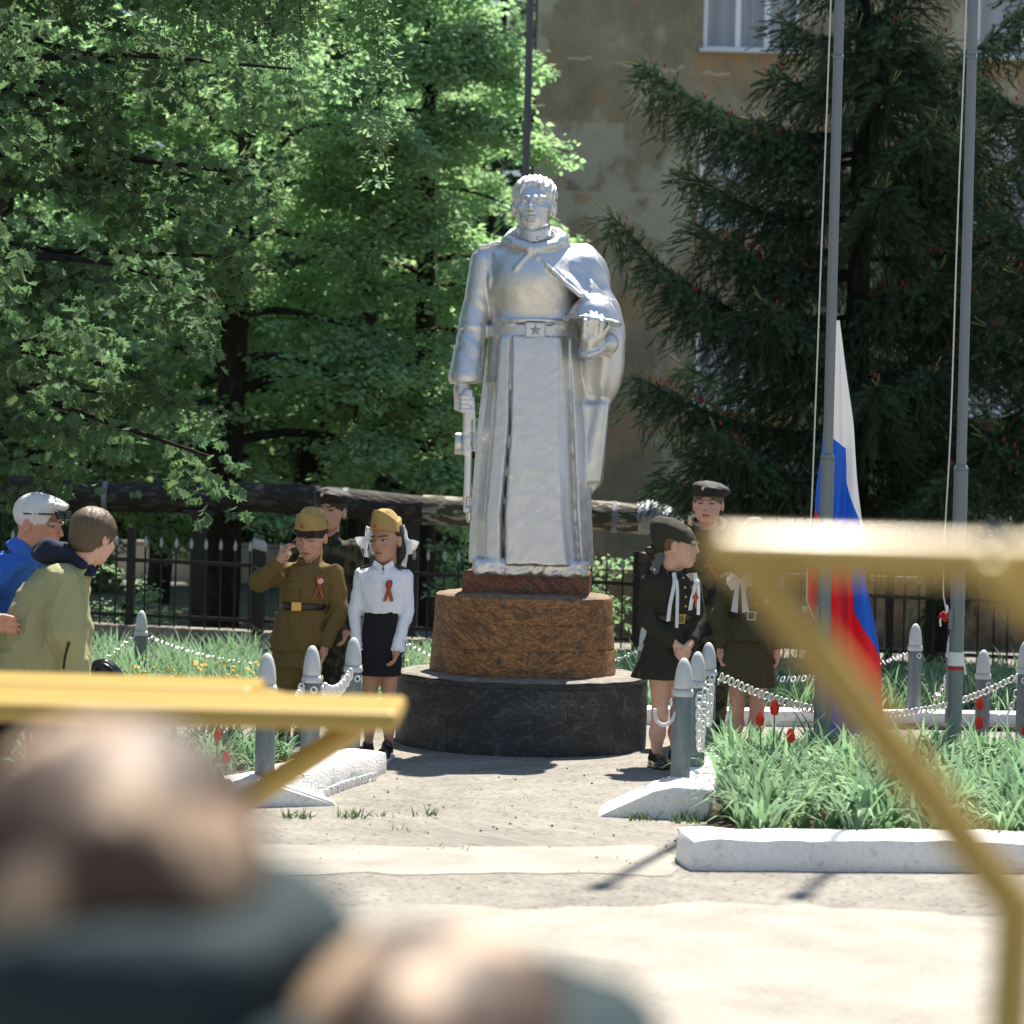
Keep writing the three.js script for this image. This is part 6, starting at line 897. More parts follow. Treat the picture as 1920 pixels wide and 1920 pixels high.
function camoBoy(o) {
  const t = thing('person', o.label, 'person', o.pos, o.turn), S = o.S, k = S / 1.4;
  const torso = [[0.55 * k, 0.12, 0.095], [0.7 * k, 0.13, 0.1], [0.86 * k, 0.12, 0.09], [1.0 * k, 0.145, 0.1], [1.09 * k, 0.14, 0.08], [1.13 * k, 0.055, 0.05]];
  const M = figure(t, { head: [o.hx, S - 0.125, 0.015], yaw: o.yaw, pitch: o.pitch || 0, roll: o.roll || 0, hs: 1.1, skin: o.skin, face: { wide: 1.08, open: 0.0035, hair: o.hair }, body: [prof(torso), limb([[-0.15, 1.07 * k, 0, 0.043], [-0.175, 0.84 * k, 0, 0.035], [-0.15, 0.63 * k, 0.05, 0.024]]), limb([[0.15, 1.07 * k, 0, 0.043], [0.175, 0.84 * k, 0, 0.035], [0.14, 0.63 * k, 0.05, 0.024]]), ...legs(1, 0.55 * k, 0.32 * k, 0.07, 0.055)], lo: [-0.23, 0.02, -0.16], hi: [0.23, S - 0.2, 0.16], hands: [[[-0.15, 0.63 * k, 0.05], [0.05, -1, 0.1], [1, 0, 0.2], 0.8, -1, 0.95], [[0.14, 0.63 * k, 0.05], [-0.05, -1, 0.1], [-1, 0, 0.2], 0.8, 1, 0.95]] });
  const sh = [[0.55 * k, 0.155, 0.12], [0.7 * k, 0.15, 0.118], [0.85 * k, 0.142, 0.11], [0.98 * k, 0.165, 0.12], [1.08 * k, 0.158, 0.098], [1.13 * k, 0.08, 0.066]], s1 = limb([[-0.155, 1.06 * k, 0, 0.064], [-0.185, 0.84 * k, 0, 0.058], [-0.16, 0.65 * k, 0.045, 0.046]]), s2 = limb([[0.155, 1.06 * k, 0, 0.064], [0.185, 0.84 * k, 0, 0.058], [0.15, 0.65 * k, 0.045, 0.046]]);
  const cy = 1.125 * k, col = o.hood ? (x, y, z) => Math.max(Math.abs(Math.hypot(x, (z + 0.01) * 0.95) - 0.078 - (y - cy) * 0.5) - 0.016, Math.abs(y - cy - 0.022 + z * 0.45) - 0.034) : (x, y, z) => Math.max(Math.abs(Math.hypot(x, z * 0.95) - 0.062) - 0.01, Math.abs(y - cy - 0.01 + z * 0.3) - 0.026);
  const jk = creased((x, y, z) => smin(smax(smin(prof(sh)(x, y, z), Math.min(s1(x, y, z), s2(x, y, z)), 0.03), -cap(x, y, z, [0, 1.08 * k, 0.03], [0, S, 0.05], 0.045, 0.06), 0.01), col(x, y, z), 0.01), 0.01);
  const put = (name, f, lo, hi) => { const g = nets(f, lo, hi, 0.0095); paint(g, camo.c); return part(t, name, boxUV(g), camo.m); };
  put('camouflage_jacket', jk, [-0.27, 0.52 * k, -0.17], [0.27, 1.24 * k, 0.17]);
  put('camouflage_trousers', creased(join(0.03, prof([[0.48 * k, 0.13, 0.105], [0.62 * k, 0.13, 0.105]]), limb([[-0.07, 0.54 * k, 0, 0.08], [-0.08, 0.3 * k, 0.012, 0.068], [-0.08, 0.09, 0, 0.055]]), limb([[0.07, 0.54 * k, 0, 0.08], [0.08, 0.3 * k, 0.012, 0.068], [0.08, 0.09, 0, 0.055]])), 0.011), [-0.19, 0.03, -0.15], [0.19, 0.66 * k, 0.15]);
  shoe(t, -0.08, -0.03, -0.2); shoe(t, 0.08, -0.03, 0.2);
  onHead(t, 'hair', shortHair(0.004, -0.03), [-0.1, -0.07, -0.14], [0.1, 0.13, 0.1], M, hairMat(...o.hair));
  onHead(t, 'beret', beret, [-0.14, 0.0, -0.16], [0.15, 0.16, 0.13], M, cloth(0.008, 0.008, 0.011, { roughness: 0.75 }), 0.005); badge(t, -0.012, 0.083, 0.094, 0.013, M);
  return t;
}
camoBoy({ label: 'boy in camouflage jacket and black beret, half hidden behind the boy in the olive tunic', pos: [-1.085, 0, -12.5], turn: -0.1, S: 1.455, hx: 0.02, yaw: -0.12, skin: SKIN.mid, hair: [0.03, 0.018, 0.012] });
{ const t = camoBoy({ label: 'tall boy in camouflage suit with hood collar and black beret', pos: [1.165, 0, -12.7], turn: -0.05, S: 1.555, hx: 0, yaw: -0.18, pitch: 0.02, skin: SKIN.fair, hair: [0.11, 0.07, 0.04], hood: true });
  part(t, 'striped_ribbon', ribbon([[0.0, 1.09, 0.125], [0.045, 1.02, 0.13], [0.09, 0.94, 0.125]], 0.014, [0.8, 0.5, 0]), george); part(t, 'striped_ribbon', ribbon([[-0.02, 1.06, 0.125], [0.02, 1.065, 0.135], [0.06, 1.06, 0.13]], 0.013, [0, 1, 0]), george); }
function uniformGirl(o) {
  const t = thing('person', o.label, 'person', o.pos, o.turn), torso = [[0.5, 0.1, 0.085], [0.64, 0.115, 0.09], [0.8, 0.095, 0.078], [0.93, 0.12, 0.082], [1.01, 0.115, 0.07], [1.045, 0.05, 0.045]];
  const aR = o.clasp ? [[-0.125, 0.99, -0.01], [-0.155, 0.79, 0.02], [-0.035, 0.665, 0.135]] : [[-0.125, 0.99, 0], [-0.165, 0.79, 0], [-0.16, 0.6, 0.02]], aL = o.clasp ? [[0.125, 0.99, -0.01], [0.15, 0.79, 0.03], [0.045, 0.67, 0.14]] : [[0.125, 0.99, 0], [0.165, 0.79, 0], [0.16, 0.6, 0.02]], rr = (a, q) => a.map((p, i) => [...p, q[i]]);
  const M = figure(t, { head: [o.hx, 1.195, o.hz], yaw: o.yaw, pitch: o.pitch, roll: o.roll || 0, hs: 1.09, skin: SKIN.fair, face: { wide: 1, neck: 0.85, hair: o.hair }, body: [prof(torso), limb(rr(aR, [0.038, 0.031, 0.022])), limb(rr(aL, [0.038, 0.031, 0.022])), ...legs(1, 0.5, 0.29, 0.055, 0.05)], lo: [-0.2, 0.02, -0.16], hi: [0.21, 1.09, 0.18], hands: o.clasp ? [[aR[2], [0.7, -0.65, 0.2], [0.5, -0.1, -0.85], 1.15, -1, 0.85], [aL[2], [-0.7, -0.65, 0.3], [-0.5, -0.1, -0.85], 1.2, 1, 0.85]] : [[aR[2], [0.05, -1, 0.1], [1, 0, 0.2], 0.8, -1, 0.85], [aL[2], [-0.05, -1, 0.1], [-1, 0, 0.2], 0.8, 1, 0.85]] });
  const m = o.mat, sh = [[0.655, 0.15, 0.125], [0.72, 0.135, 0.112], [0.8, 0.112, 0.095], [0.86, 0.13, 0.106], [0.94, 0.144, 0.106], [1.0, 0.136, 0.088], [1.045, 0.072, 0.062]], shy = (a) => [a[0], a[1], a[2].map((v, i) => lerp(a[1][i], v, 0.8))], s1 = limb(rr(shy(aR), [0.052, 0.047, 0.037])), s2 = limb(rr(shy(aL), [0.052, 0.047, 0.037]));
  garment(t, 'jacket', creased((x, y, z) => { let d = smin(prof(sh, { folds: 9, amp: 0.03, from: 0.8 })(x, y, z), Math.min(s1(x, y, z), s2(x, y, z)), 0.025); d = smax(d, -cap(x, y, z, [0, 1.0, 0.03], [o.hx, 1.2, 0.05], 0.038, 0.045), 0.008); d = smin(d, Math.max(Math.abs(Math.hypot(x, z * 0.95) - 0.056) - 0.008, Math.abs(y - 1.052 + z * 0.25) - 0.022), 0.008); return smax(d, -cap(x, y, z, [0.006, 1.03, 0.1], [0.004, 0.66, 0.13], 0.003, 0.003), 0.005); }, 0.008, 10), [-0.24, 0.56, -0.15], [0.24, 1.09, 0.2], m);
  garment(t, 'skirt', prof([[o.hem, o.flare, o.flare * 0.86], [0.6, lerp(o.flare, 0.125, 0.55), 0.11], [0.78, 0.108, 0.09]], { folds: 11, amp: 0.05, from: 0.75, phase: 1, sq: 0 }), [-0.27, o.hem - 0.03, -0.24], [0.27, 0.8, 0.24], m);
  garment(t, 'belt', prof([[0.785, 0.123, 0.105], [0.82, 0.124, 0.106]], { k: 0.004 }), [-0.14, 0.77, -0.12], [0.14, 0.835, 0.12], phys({ color: lin(...o.belt), roughness: 0.45 }), 0.007);
  const bk = part(t, 'belt_buckle', rbox(o.sq ? 0.042 : 0.05, 0.045, 0.01, 0.003, 0.0, 0.802, 0.108), o.sq ? leather : std({ color: lin(0.2, 0.12, 0.06), metalness: 0.7, roughness: 0.45 })); part(bk, 'rim', merge([rbox(0.046, 0.006, 0.006, 0.002, 0, 0.824, 0.114), rbox(0.046, 0.006, 0.006, 0.002, 0, 0.78, 0.114), rbox(0.006, 0.05, 0.006, 0.002, -0.021, 0.802, 0.114), rbox(0.006, 0.05, 0.006, 0.002, 0.021, 0.802, 0.114)]), o.sq ? soleW : brass);
  for (const x of [-0.06, 0.06]) shoe(t, x, -0.03, x * 3, shoeMat, null, 0.19);
  onHead(t, 'hair', (x, y, z) => { let h = ell(x, y, z, [0, 0.028, -0.02], [0.081, 0.082, 0.098]); h = smax(h, -ell(x, y, z, [0, -0.012, 0.095], [0.068, 0.088, 0.085]), 0.006); h = smax(h, -0.03 + (z > -0.02 ? (z + 0.02) * 1.3 : -0.02) - y, 0.012); return h + strands(x, y, z, 0.002); }, [-0.11, -0.1, -0.14], [0.11, 0.13, 0.1], M, hairMat(...o.hair));
  for (let i = 0; i < 5; i++) part(t, 'button', new THREE.SphereGeometry(0.0075, 10, 6).scale(1, 1, 0.5).translate(0.03, 1.02 - i * 0.05, [0.075, 0.098, 0.108, 0.11, 0.108][i]), brass);
  return [t, M];
}
{
  const [t, M] = uniformGirl({ label: 'girl in dark uniform and flared skirt, head turned in profile, hands clasped', pos: [0.87, 0, -11.5], turn: 0.42, hx: 0.03, hz: 0.02, yaw: 0.95, pitch: 0.05, roll: -0.05, hair: [0.12, 0.07, 0.035], mat: cloth(0.022, 0.02, 0.012), hem: 0.475, flare: 0.21, belt: [0.045, 0.022, 0.012], clasp: true });
  onHead(t, 'dark_cap', (x, y, z) => { const Y = y + z * 0.3; let d = ell(x, Y, z, [0, 0.045, -0.035], [0.096, 0.075, 0.118]); d = Math.max(d, 0.02 - Y + z * 0.1); d = smin(d, ell(x, y, z, [0, 0.03, -0.085], [0.08, 0.075, 0.055]), 0.03); return d + 0.003 * n3(x * 18, y * 18, z * 18); }, [-0.12, -0.08, -0.19], [0.12, 0.17, 0.1], M, cloth(0.03, 0.03, 0.02));
  const tail = nets((x, y, z) => limb([[0, 0, 0, 0.03], [-0.03, -0.05, -0.02, 0.036], [-0.035, -0.12, -0.02, 0.026], [-0.02, -0.18, 0, 0.012]])(x, y, z) + 0.006 * Math.sin(y * 160 + x * 60), [-0.1, -0.24, -0.09], [0.06, 0.06, 0.06], 0.006); part(t, 'plait', boxUV(tail.translate(-0.07, 1.17, -0.09)), hairMat(0.03, 0.02, 0.014));
  for (const [x, z, L, s] of [[-0.045, 0.118, 0.16, 1], [0.085, 0.115, 0.1, 0.9]]) { part(t, 'white_ribbon', ribbon([[x, 1.05, z - 0.01], [x - 0.004, 1.0, z + 0.006], [x - 0.03 * s, 0.96 - L * 0.5, z + 0.012], [x - 0.04 * s, 0.95 - L, z + 0.012]], 0.011, [1, 0.2, 0.2]), bowMat); part(t, 'white_ribbon', ribbon([[x, 1.03, z], [x + 0.008, 0.99, z + 0.012], [x + 0.012, 0.95 - L * 0.6, z + 0.014], [x + 0.012, 0.94 - L * 1.15, z + 0.014]], 0.01, [1, -0.1, 0]), bowMat); part(t, 'ribbon_knot', rough(new THREE.SphereGeometry(0.014, 12, 8).translate(x, 1.0, z + 0.012), 0.008, 60), bowMat); }
  georgeBow(t, 0.075, 0.93, 0.112, 0.8);
  part(t, 'rosette', rough(new THREE.SphereGeometry(0.02, 12, 8).scale(1, 1, 0.4).translate(0.08, 0.92, 0.125), 0.01, 80), std({ color: lin(0.4, 0.1, 0.03) }));
}
{
  const [t, M] = uniformGirl({ label: 'girl in olive uniform with buckled belt and white bows, face hidden by the yellow frame', pos: [1.36, 0, -12.1], turn: 0.0, hx: 0.01, hz: 0.02, yaw: 0.1, pitch: 0.1, hair: [0.2, 0.13, 0.07], mat: cloth(0.062, 0.056, 0.022), hem: 0.395, flare: 0.17, belt: [0.022, 0.017, 0.013], sq: true });
  const cp = onHead(t, 'side_cap', pilotka(0.04), [-0.12, 0.0, -0.14], [0.12, 0.19, 0.12], M, cloth(0.09, 0.085, 0.035)); part(cp, 'red_star', starGeo(0.012).translate(0, 0.07, 0.098).applyMatrix4(M), redStar);
  bow(t, -0.07, 1.0, 0.12, 1.05, 0.2, 0.05); bow(t, 0.115, 1.0, 0.11, 0.9, 0.15, -0.1);
  for (const x of [-0.075, 0.1]) part(t, 'plait', boxUV(nets((X, y, z) => limb([[x, 1.17, -0.03, 0.022], [x * 1.1, 1.08, 0.05, 0.022], [x, 1.0, 0.1, 0.016]])(X, y, z) + 0.004 * Math.sin(y * 200 + X * 80), [x - 0.06, 0.96, -0.07], [x + 0.06, 1.2, 0.14], 0.006)), hairMat(0.2, 0.13, 0.07));
}
{ // elderly man leaning over, arm round the woman beside him
  const t = thing('person', 'white-haired man in blue shirt leaning forward, sunglasses pushed up, arm round the woman', 'person', [-2.34, 0, -10.1]);
  const torso = [[0.5, 0.15, 0.13, -0.12, 0], [0.75, 0.16, 0.14, -0.13, 0], [0.9, 0.15, 0.13, -0.1, 0], [1.02, 0.12, 0.13, -0.04, 0], [1.08, 0.07, 0.08, 0.02, 0]];
  const M = figure(t, { head: [0.115, 1.24, 0.03], nb: [0.02, 1.05, 0.01], yaw: 1.25, pitch: 0.2, roll: 0, hs: 1.2, skin: SKIN.old, face: { wide: 1.04, nose: 0.008, neck: 1.15, open: 0.004, hair: [0.35, 0.34, 0.33] }, body: [prof(torso), limb([[0.0, 1.03, 0.0, 0.055], [0.09, 1.14, 0.015, 0.055]]), limb([[-0.06, 0.98, 0.17, 0.05], [-0.16, 0.84, 0.4, 0.042], [0.0, 0.815, 0.53, 0.034]]), limb([[-0.06, 0.99, -0.17, 0.06], [-0.05, 0.75, -0.24, 0.045], [0.05, 0.6, -0.2, 0.034]]), limb([[-0.14, 0.55, 0.08, 0.09], [-0.05, 0.3, 0.08, 0.065], [-0.12, 0.07, 0.08, 0.04]]), limb([[-0.14, 0.55, -0.08, 0.09], [-0.05, 0.3, -0.08, 0.065], [-0.12, 0.07, -0.08, 0.04]])], lo: [-0.36, 0.02, -0.33], hi: [0.22, 1.25, 0.6], hands: [[[0.0, 0.815, 0.53], [0.9, -0.25, 0.02], [0.2, -0.1, -0.95], 0.35, -1, 1.05], [[0.05, 0.6, -0.2], [0.5, -0.8, 0], [0, 0, 1], 0.6, 1, 1]] });
  const blue = cloth(0.03, 0.135, 0.5, { roughness: 0.8 }), sh = [[0.62, 0.17, 0.16, -0.12, 0], [0.78, 0.18, 0.17, -0.13, 0], [0.92, 0.185, 0.18, -0.1, 0], [1.03, 0.165, 0.185, -0.035, 0], [1.1, 0.1, 0.115, 0.03, 0]], s1 = limb([[-0.06, 0.985, 0.17, 0.08], [-0.165, 0.84, 0.4, 0.072], [-0.04, 0.82, 0.5, 0.052]]), s2 = limb([[-0.06, 0.985, -0.17, 0.08], [-0.05, 0.76, -0.24, 0.07], [0.04, 0.63, -0.21, 0.055]]);
  garment(t, 'blue_shirt', creased((x, y, z) => { let d = smin(prof(sh)(x, y, z), Math.min(s1(x, y, z), s2(x, y, z)), 0.04); d = smax(d, -cap(x, y, z, [0.05, 1.05, 0.02], [0.16, 1.22, 0.02], 0.055, 0.1), 0.01); return d; }, 0.015, 8), [-0.42, 0.57, -0.36], [0.2, 1.17, 0.6], blue);
  garment(t, 'collar', (x, y, z) => { const a = 0.75, X = (x - 0.055) * Math.cos(a) - (y - 1.1) * Math.sin(a), Y = (x - 0.055) * Math.sin(a) + (y - 1.1) * Math.cos(a); return Math.max(Math.abs(Math.hypot(X, z * 0.95) - 0.088 + Y * 0.3) - 0.009, Math.abs(Y) - 0.038); }, [-0.12, 0.98, -0.14], [0.2, 1.24, 0.14], blue, 0.007);
  garment(t, 'trousers', creased(join(0.04, prof([[0.48, 0.16, 0.15, -0.12, 0], [0.66, 0.17, 0.155, -0.12, 0]]), limb([[-0.14, 0.55, 0.08, 0.11], [-0.04, 0.3, 0.08, 0.085], [-0.12, 0.08, 0.08, 0.07]]), limb([[-0.14, 0.55, -0.08, 0.11], [-0.04, 0.3, -0.08, 0.085], [-0.12, 0.08, -0.08, 0.07]])), 0.012, 6), [-0.34, 0.0, -0.22], [0.14, 0.7, 0.24], cloth(0.012, 0.013, 0.017), 0.013);
  shoe(t, -0.13, 0.08, 1.57, shoeMat, null, 0.24); shoe(t, -0.13, -0.08, 1.57, shoeMat, null, 0.24);
  onHead(t, 'white_hair', (x, y, z) => { let h = ell(x, y, z, [0, 0.034, -0.018], [0.084, 0.082, 0.102]); h = smin(h, ell(x, y, z, [0, 0.085, 0.052], [0.055, 0.02, 0.045]), 0.03); h = smax(h, -ell(x, y, z, [0, -0.012, 0.102], [0.074, 0.078, 0.075]), 0.006); h = smax(h, -0.045 + (z > 0 ? z * 0.7 : 0) - y, 0.01); return h + strands(x, y, z, 0.003, 70); }, [-0.11, -0.09, -0.15], [0.11, 0.14, 0.12], M, std({ color: lin(0.62, 0.61, 0.6), roughness: 0.6, bumpMap: repOf(barkMap, 9), bumpScale: 0.004 }));
  const lens = (s) => rbox(0.052, 0.034, 0.012, 0.005).rotateX(-0.5).translate(s * 0.03, 0.052, 0.095), sg = part(t, 'sunglasses', merge([lens(-1), lens(1), rbox(0.02, 0.008, 0.008, 0.003, 0, 0.06, 0.097)]).applyMatrix4(M), phys({ color: lin(0.008, 0.006, 0.006), roughness: 0.35 })); for (const s of [-1, 1]) part(sg, 'temple', bar([s * 0.058, 0.055, 0.09], [s * 0.088, 0.03, -0.03], 0.0035, 6).applyMatrix4(M), leather);
}
{ // short-haired woman in the olive-green jacket, seen from behind
  const t = thing('person', 'stooping woman with brown hair in pale green jacket with navy hood, seen from behind', 'person', [-2.12, 0, -9.75]);
  const torso = [[0.4, 0.17, 0.14, 0.0, 0], [0.7, 0.16, 0.14, 0.0, 0], [0.9, 0.14, 0.13, 0.04, 0], [1.03, 0.1, 0.11, 0.1, 0], [1.08, 0.06, 0.07, 0.14, 0]];
  const M = figure(t, { head: [0.215, 1.19, -0.02], nb: [0.13, 1.05, -0.01], yaw: 2.55, pitch: 0.3, roll: 0.05, hs: 1.1, skin: SKIN.fair, face: { wide: 1, hair: [0.08, 0.05, 0.03] }, body: [prof(torso), limb([[0.12, 1.03, 0, 0.06], [0.19, 1.13, -0.02, 0.055]]), limb([[0.08, 0.99, 0.12, 0.06], [0.13, 0.75, 0.17, 0.045], [0.17, 0.52, 0.12, 0.032]]), limb([[0.08, 0.99, -0.12, 0.06], [0.1, 0.75, -0.18, 0.045], [0.14, 0.57, -0.14, 0.032]]), limb([[0, 0.5, 0.08, 0.09], [0.03, 0.28, 0.08, 0.065], [0.0, 0.07, 0.08, 0.045]]), limb([[0, 0.5, -0.08, 0.09], [0.03, 0.28, -0.08, 0.065], [0.0, 0.07, -0.08, 0.045]])], lo: [-0.2, 0.02, -0.25], hi: [0.32, 1.2, 0.26], hands: [[[0.17, 0.52, 0.12], [0.2, -1, 0], [0, 0, -1], 0.6, -1, 0.95], [[0.14, 0.57, -0.14], [0.2, -1, 0], [0, 0, 1], 0.6, 1, 0.95]] });
  const green = cloth(0.31, 0.31, 0.15, { roughness: 0.8 }), sh = [[0.42, 0.235, 0.17, -0.03, 0], [0.6, 0.225, 0.172, -0.02, 0], [0.78, 0.195, 0.168, 0.0, 0], [0.93, 0.162, 0.158, 0.035, 0], [1.03, 0.125, 0.13, 0.085, 0], [1.085, 0.075, 0.085, 0.13, 0]], s1 = limb([[0.1, 0.985, 0.13, 0.085], [0.13, 0.76, 0.18, 0.08], [0.17, 0.56, 0.13, 0.062]]), s2 = limb([[0.09, 0.985, -0.12, 0.08], [0.1, 0.76, -0.18, 0.075], [0.13, 0.6, -0.14, 0.06]]);
  garment(t, 'green_jacket', creased((x, y, z) => smin(prof(sh)(x, y, z), Math.min(s1(x, y, z), s2(x, y, z)), 0.03), 0.014, 6), [-0.3, 0.38, -0.29], [0.36, 1.12, 0.31], green);
  part(t, 'pocket_zip', tube([[0.165, 0.72, 0.255], [0.15, 0.66, 0.258], [0.142, 0.6, 0.25]], 0.006, 12, 5), cloth(0.02, 0.02, 0.016)); part(t, 'cuff', rough(new THREE.CylinderGeometry(0.055, 0.058, 0.03, 16).rotateZ(0.2).translate(0.175, 0.53, 0.125), 0.004, 20), cloth(0.012, 0.016, 0.035));
  garment(t, 'navy_hood', creased((x, y, z) => { let d = ell(x, y, z, [0.045, 1.105, 0], [0.115, 0.055, 0.12]); d = smin(d, cap(x, y, z, [0.0, 1.13, 0], [0.2, 1.03, 0.03], 0.05, 0.035), 0.03); d = smin(d, cap(x, y, z, [0.02, 1.15, 0.06], [0.19, 1.06, 0.1], 0.035, 0.025), 0.03); return smax(d, -cap(x, y, z, [0.15, 1.1, 0], [0.24, 1.25, -0.02], 0.07, 0.1), 0.01); }, 0.008, 9), [-0.12, 1.0, -0.16], [0.28, 1.22, 0.18], cloth(0.006, 0.012, 0.032));
  onHead(t, 'brown_hair', (x, y, z) => { let h = ell(x, y, z, [0, 0.026, -0.024], [0.09, 0.09, 0.106]); h = smin(h, ell(x, y, z, [0, -0.04, -0.06], [0.066, 0.06, 0.05]), 0.03); h = smax(h, -ell(x, y, z, [0, -0.03, 0.1], [0.08, 0.1, 0.08]), 0.008); h = smax(h, -0.09 + (z > -0.03 ? (z + 0.03) * 1.1 : 0) - y, 0.01); return h + strands(x, y, z, 0.003, 60); }, [-0.12, -0.14, -0.16], [0.12, 0.14, 0.1], M, hairMat(0.085, 0.056, 0.03));
  part(t, 'hair_clip', box(0.01, 0.04, 0.05).translate(0.088, -0.01, -0.02).applyMatrix4(M), leather);
  garment(t, 'trousers', creased(join(0.04, limb([[0, 0.5, 0.08, 0.11], [0.04, 0.28, 0.08, 0.08], [0, 0.08, 0.08, 0.065]]), limb([[0, 0.5, -0.08, 0.11], [0.04, 0.28, -0.08, 0.08], [0, 0.08, -0.08, 0.065]])), 0.012, 6), [-0.16, 0, -0.22], [0.16, 0.62, 0.22], cloth(0.02, 0.02, 0.025), 0.014);
  shoe(t, -0.02, 0.08, 1.57, shoeMat, null, 0.22); shoe(t, -0.02, -0.08, 1.57, shoeMat, null, 0.22);
}
{ // glossy dark bag that stands beside her
  const t = thing('bag', 'black glossy rounded bag beside the green jacket', 'bag', [-1.93, 0, -10.15]), m = phys({ color: lin(0.01, 0.008, 0.009), roughness: 0.2, clearcoat: 0.7 });
  part(t, 'body', boxUV(nets((x, y, z) => ell(x, y, z, [0, 0.3, 0], [0.16, 0.3, 0.09]) + 0.004 * n3(x * 12, y * 12, z * 12), [-0.19, -0.03, -0.12], [0.19, 0.63, 0.12], 0.012)), m); part(t, 'trim', tube([[-0.13, 0.45, 0.06], [0, 0.575, 0.03], [0.1, 0.5, 0.05], [0.15, 0.38, 0.04]], 0.01, 20, 6), m); part(t, 'buckle', rbox(0.05, 0.03, 0.01, 0.003, 0.06, 0.46, 0.085), std({ color: lin(0.5, 0.45, 0.45), metalness: 0.8, roughness: 0.3 }));
}
// ---------------------------------------------------------------- close to the lens: yellow tube frames and two spectators
const yel = phys({ color: lin(0.4, 0.27, 0.05), roughness: 0.45, clearcoat: 0.4, clearcoatRoughness: 0.2 }), boltM = std({ color: lin(0.6, 0.6, 0.58), metalness: 0.9, roughness: 0.2 });
{
  const t = thing('yellow_frame', 'yellow metal trestle with two flat top planks before the tulip bed', 'trestle', [-1.2, 0, -3.6], 0, 'yellow tube trestles');
  const P = (a, b, r = 0.0255) => { const m = merge([bar(a, b, r, 16), new THREE.SphereGeometry(r, 16, 12).translate(...a), new THREE.SphereGeometry(r, 16, 12).translate(...b)]); return m; };
  part(t, 'top_plank', rbox(1.93, 0.034, 0.32, 0.012, 0.055, 0.998, -0.08), yel); part(t, 'top_plank', rbox(1.62, 0.03, 0.26, 0.011, -0.1, 0.985, -0.6), yel); part(t, 'cross_rail', P([0.69, 0.978, -0.6], [0.93, 0.985, -0.03], 0.022), yel);
  part(t, 'brace', P([0.94, 0.975, 0.0], [0.1, 0.39, 0], 0.021), yel); for (const z of [0, -0.6]) for (const x of [-0.85, 0.1]) part(t, 'leg', P([x, 0.02, z], [x, 0.975, z], 0.024), yel);
}
{
  const t = thing('yellow_frame', 'yellow tubular metal trestle in front of the flag, its brace crossing the irises', 'trestle', [0.126, 0, -1.3], 0, 'yellow tube trestles');
  const P = (a, b, r) => merge([bar(a, b, r, 16), new THREE.SphereGeometry(r, 16, 12).translate(...a), new THREE.SphereGeometry(r, 16, 12).translate(...b)]);
  part(t, 'top_rail', P([0.004, 1.3285, 0], [0.85, 1.325, 0], 0.0141), yel); part(t, 'brace', P([0.022, 1.319, 0], [0.188, 1.1175, 0], 0.0138), yel); part(t, 'leg', P([0.188, 1.1175, 0], [0.15, 0.015, 0], 0.0134), yel); part(t, 'brace', P([0.163, 1.32, 0.015], [0.37, 1.164, 0.015], 0.012), yel); part(t, 'leg', P([0.37, 1.164, 0.015], [0.386, 0.015, 0.015], 0.012), yel); part(t, 'leg', P([0.8, 1.325, 0], [0.8, 0.015, 0], 0.012), yel);
  part(t, 'bolt', new THREE.SphereGeometry(0.005, 12, 8).scale(1, 1, 0.6).translate(0.166, 1.3395, 0.0105), boltM);
}
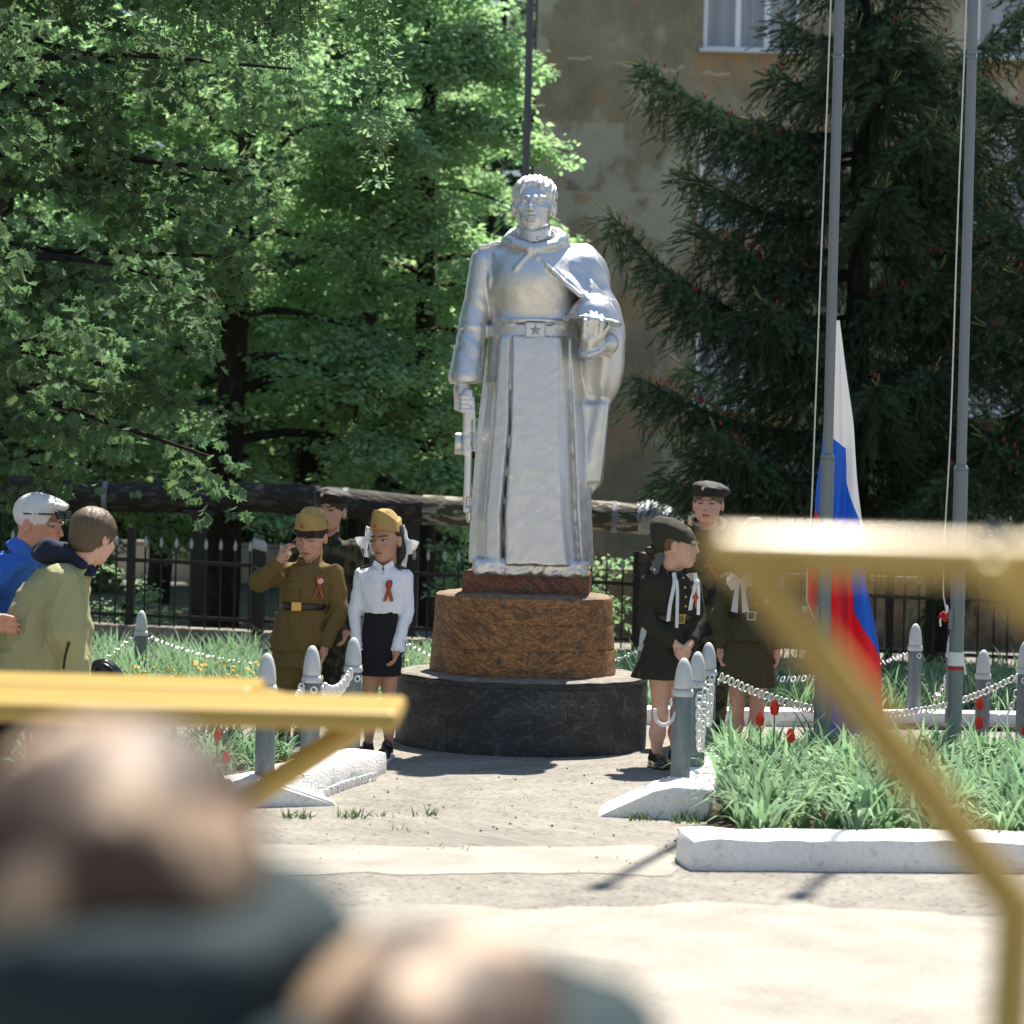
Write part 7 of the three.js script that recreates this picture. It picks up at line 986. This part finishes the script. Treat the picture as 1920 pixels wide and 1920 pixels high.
// children standing right in front of the lens, seen from behind: hair above a dark padded jacket with a high collar
function spectator(x, z, top, collarY, label, seed, arm) {
  const t = thing('person', label, 'person', [x, 0, z]), hy = top - 0.088, skin = [0.6, 0.42, 0.31], teal = cloth(0.005, 0.02, 0.025), sh = hy - 0.2;
  const body = [prof([[0.35, 0.1, 0.08], [sh - 0.25, 0.1, 0.08], [sh, 0.12, 0.07], [sh + 0.05, 0.05, 0.045]]), limb([[-0.13, sh, 0, 0.045], [-0.16, sh - 0.2, 0.01, 0.036], [-0.13, sh - 0.38, -0.04, 0.024]]), limb(arm ? [[-0.1, sh, 0.03, 0.045], [-0.13, sh - 0.02, 0.05, 0.036], [arm[0], arm[1] - 0.04, arm[2], 0.024]] : [[0.13, sh, 0, 0.045], [0.16, sh - 0.2, 0.01, 0.036], [0.13, sh - 0.38, -0.04, 0.024]]), ...legs(1, 0.42, 0.24, 0.05, 0.045)];
  const M = figure(t, { head: [0, hy, 0], yaw: 3.0, hs: 0.85, skin, face: {}, body, lo: [-0.25, 0.02, -0.2], hi: [0.25, hy, 0.2], hands: [[[-0.13, sh - 0.38, -0.04], [0, -1, 0], [1, 0, 0], 0.8, -1, 0.8], arm ? [[arm[0], arm[1] - 0.04, arm[2]], [0.1, 1, 0], [0, 0, -1], 1.8, 1, 0.62] : [[0.13, sh - 0.38, -0.04], [0, -1, 0], [-1, 0, 0], 0.8, 1, 0.8]] });
  const hair = nets((X, Y, Z) => { let h = ell(X, Y, Z, [0, 0.03, -0.02], [0.086, 0.084, 0.104]); h = smin(h, ell(X, Y, Z, [0, -0.05, -0.05], [0.07, 0.06, 0.05]), 0.03); h = smax(h, -ell(X, Y, Z, [0, -0.03, 0.1], [0.07, 0.1, 0.08]), 0.008); return h + strands(X, Y, Z, 0.003, 60); }, [-0.12, -0.13, -0.16], [0.12, 0.14, 0.1], 0.006);
  // sun-bleached top locks over darker brown ones
  paint(hair, (X, Y, Z) => { const q = n3(X * 11 + seed, Y * 9, Z * 7), k = sstep(0.0, 0.45, q); return [lerp(0.045, 0.42, k), lerp(0.024, 0.3, k), lerp(0.013, 0.2, k)]; }); part(t, 'hair', hair.applyMatrix4(M), std({ vertexColors: true, roughness: 0.6 }));
  const rows = [[0.3, 0.14, 0.11], [sh - 0.25, 0.145, 0.12], [sh, 0.165, 0.105], [sh + 0.06, 0.1, 0.09], [collarY - 0.014, 0.112, 0.135], [collarY, 0.1, 0.122]], sl = [limb([[-0.14, sh - 0.01, 0, 0.066], [-0.175, sh - 0.2, 0.01, 0.058], [-0.14, sh - 0.36, -0.035, 0.045]]), limb(arm ? [[-0.1, sh - 0.01, 0.03, 0.066], [-0.135, sh - 0.03, 0.05, 0.058], [arm[0], arm[1] - 0.08, arm[2], 0.045]] : [[0.14, sh - 0.01, 0, 0.066], [0.175, sh - 0.2, 0.01, 0.058], [0.14, sh - 0.36, -0.035, 0.045]])];
  garment(t, 'padded_jacket', creased((X, Y, Z) => smin(prof(rows)(X, Y, Z), Math.min(sl[0](X, Y, Z), sl[1](X, Y, Z)), 0.03), 0.01, 8), [-0.28, 0.28, -0.2], [0.28, collarY + 0.03, 0.2], teal, 0.012);
  for (const s of [-0.055, 0.055]) part(t, 'trouser_leg', new THREE.CylinderGeometry(0.065, 0.055, 0.4, 14).translate(s, 0.22, 0), cloth(0.02, 0.02, 0.03));
  shoe(t, -0.06, -0.05, 3.14); shoe(t, 0.06, -0.05, 3.14);
}
spectator(-0.182, -1.02, 1.24, 1.17, 'blurred child with tan and brown hair in dark teal jacket, seen from behind', 3.3);
spectator(-0.03, -1.0, 1.15, 1.122, 'smaller blurred child in dark teal jacket with one pale hand raised', 8.1, [-0.085, 1.1, 0.06]);
// ---------------------------------------------------------------- behind the camera: the sunlit pale hall that the silver paint mirrors
{
  const pale = std({ color: lin(0.62, 0.58, 0.5), bumpMap: plasterBump, bumpScale: 0.01 }), dark = std({ color: lin(0.05, 0.06, 0.07), roughness: 0.15 }), white = std({ color: lin(0.72, 0.72, 0.7) });
  const h = thing('hall', 'pale sunlit hall with tall windows across the square from the statue', 'building', [9, 0, 17]);
  part(h, 'wall', box(24, 6.6, 9, 0, 3.3, 4.5), pale); part(h, 'roof', box(25, 0.4, 10, 0, 6.8, 4.5), std({ color: lin(0.2, 0.12, 0.09) })); part(h, 'cornice', box(24.4, 0.3, 0.4, 0, 6.35, -0.2), white);
  for (let i = 0; i < 7; i++) { const x = -10.2 + i * 3.4, w = part(h, 'window', box(1.5, 2.6, 0.1, x, 3.4, -0.02), dark); part(w, 'frame', merge([box(1.7, 0.1, 0.16, x, 2.06, -0.04), box(1.7, 0.1, 0.16, x, 4.74, -0.04), box(0.1, 2.6, 0.16, x - 0.8, 3.4, -0.04), box(0.1, 2.6, 0.16, x + 0.8, 3.4, -0.04), box(0.06, 2.6, 0.14, x, 3.4, -0.04)]), white); }
}
renderer.render(scene, camera);
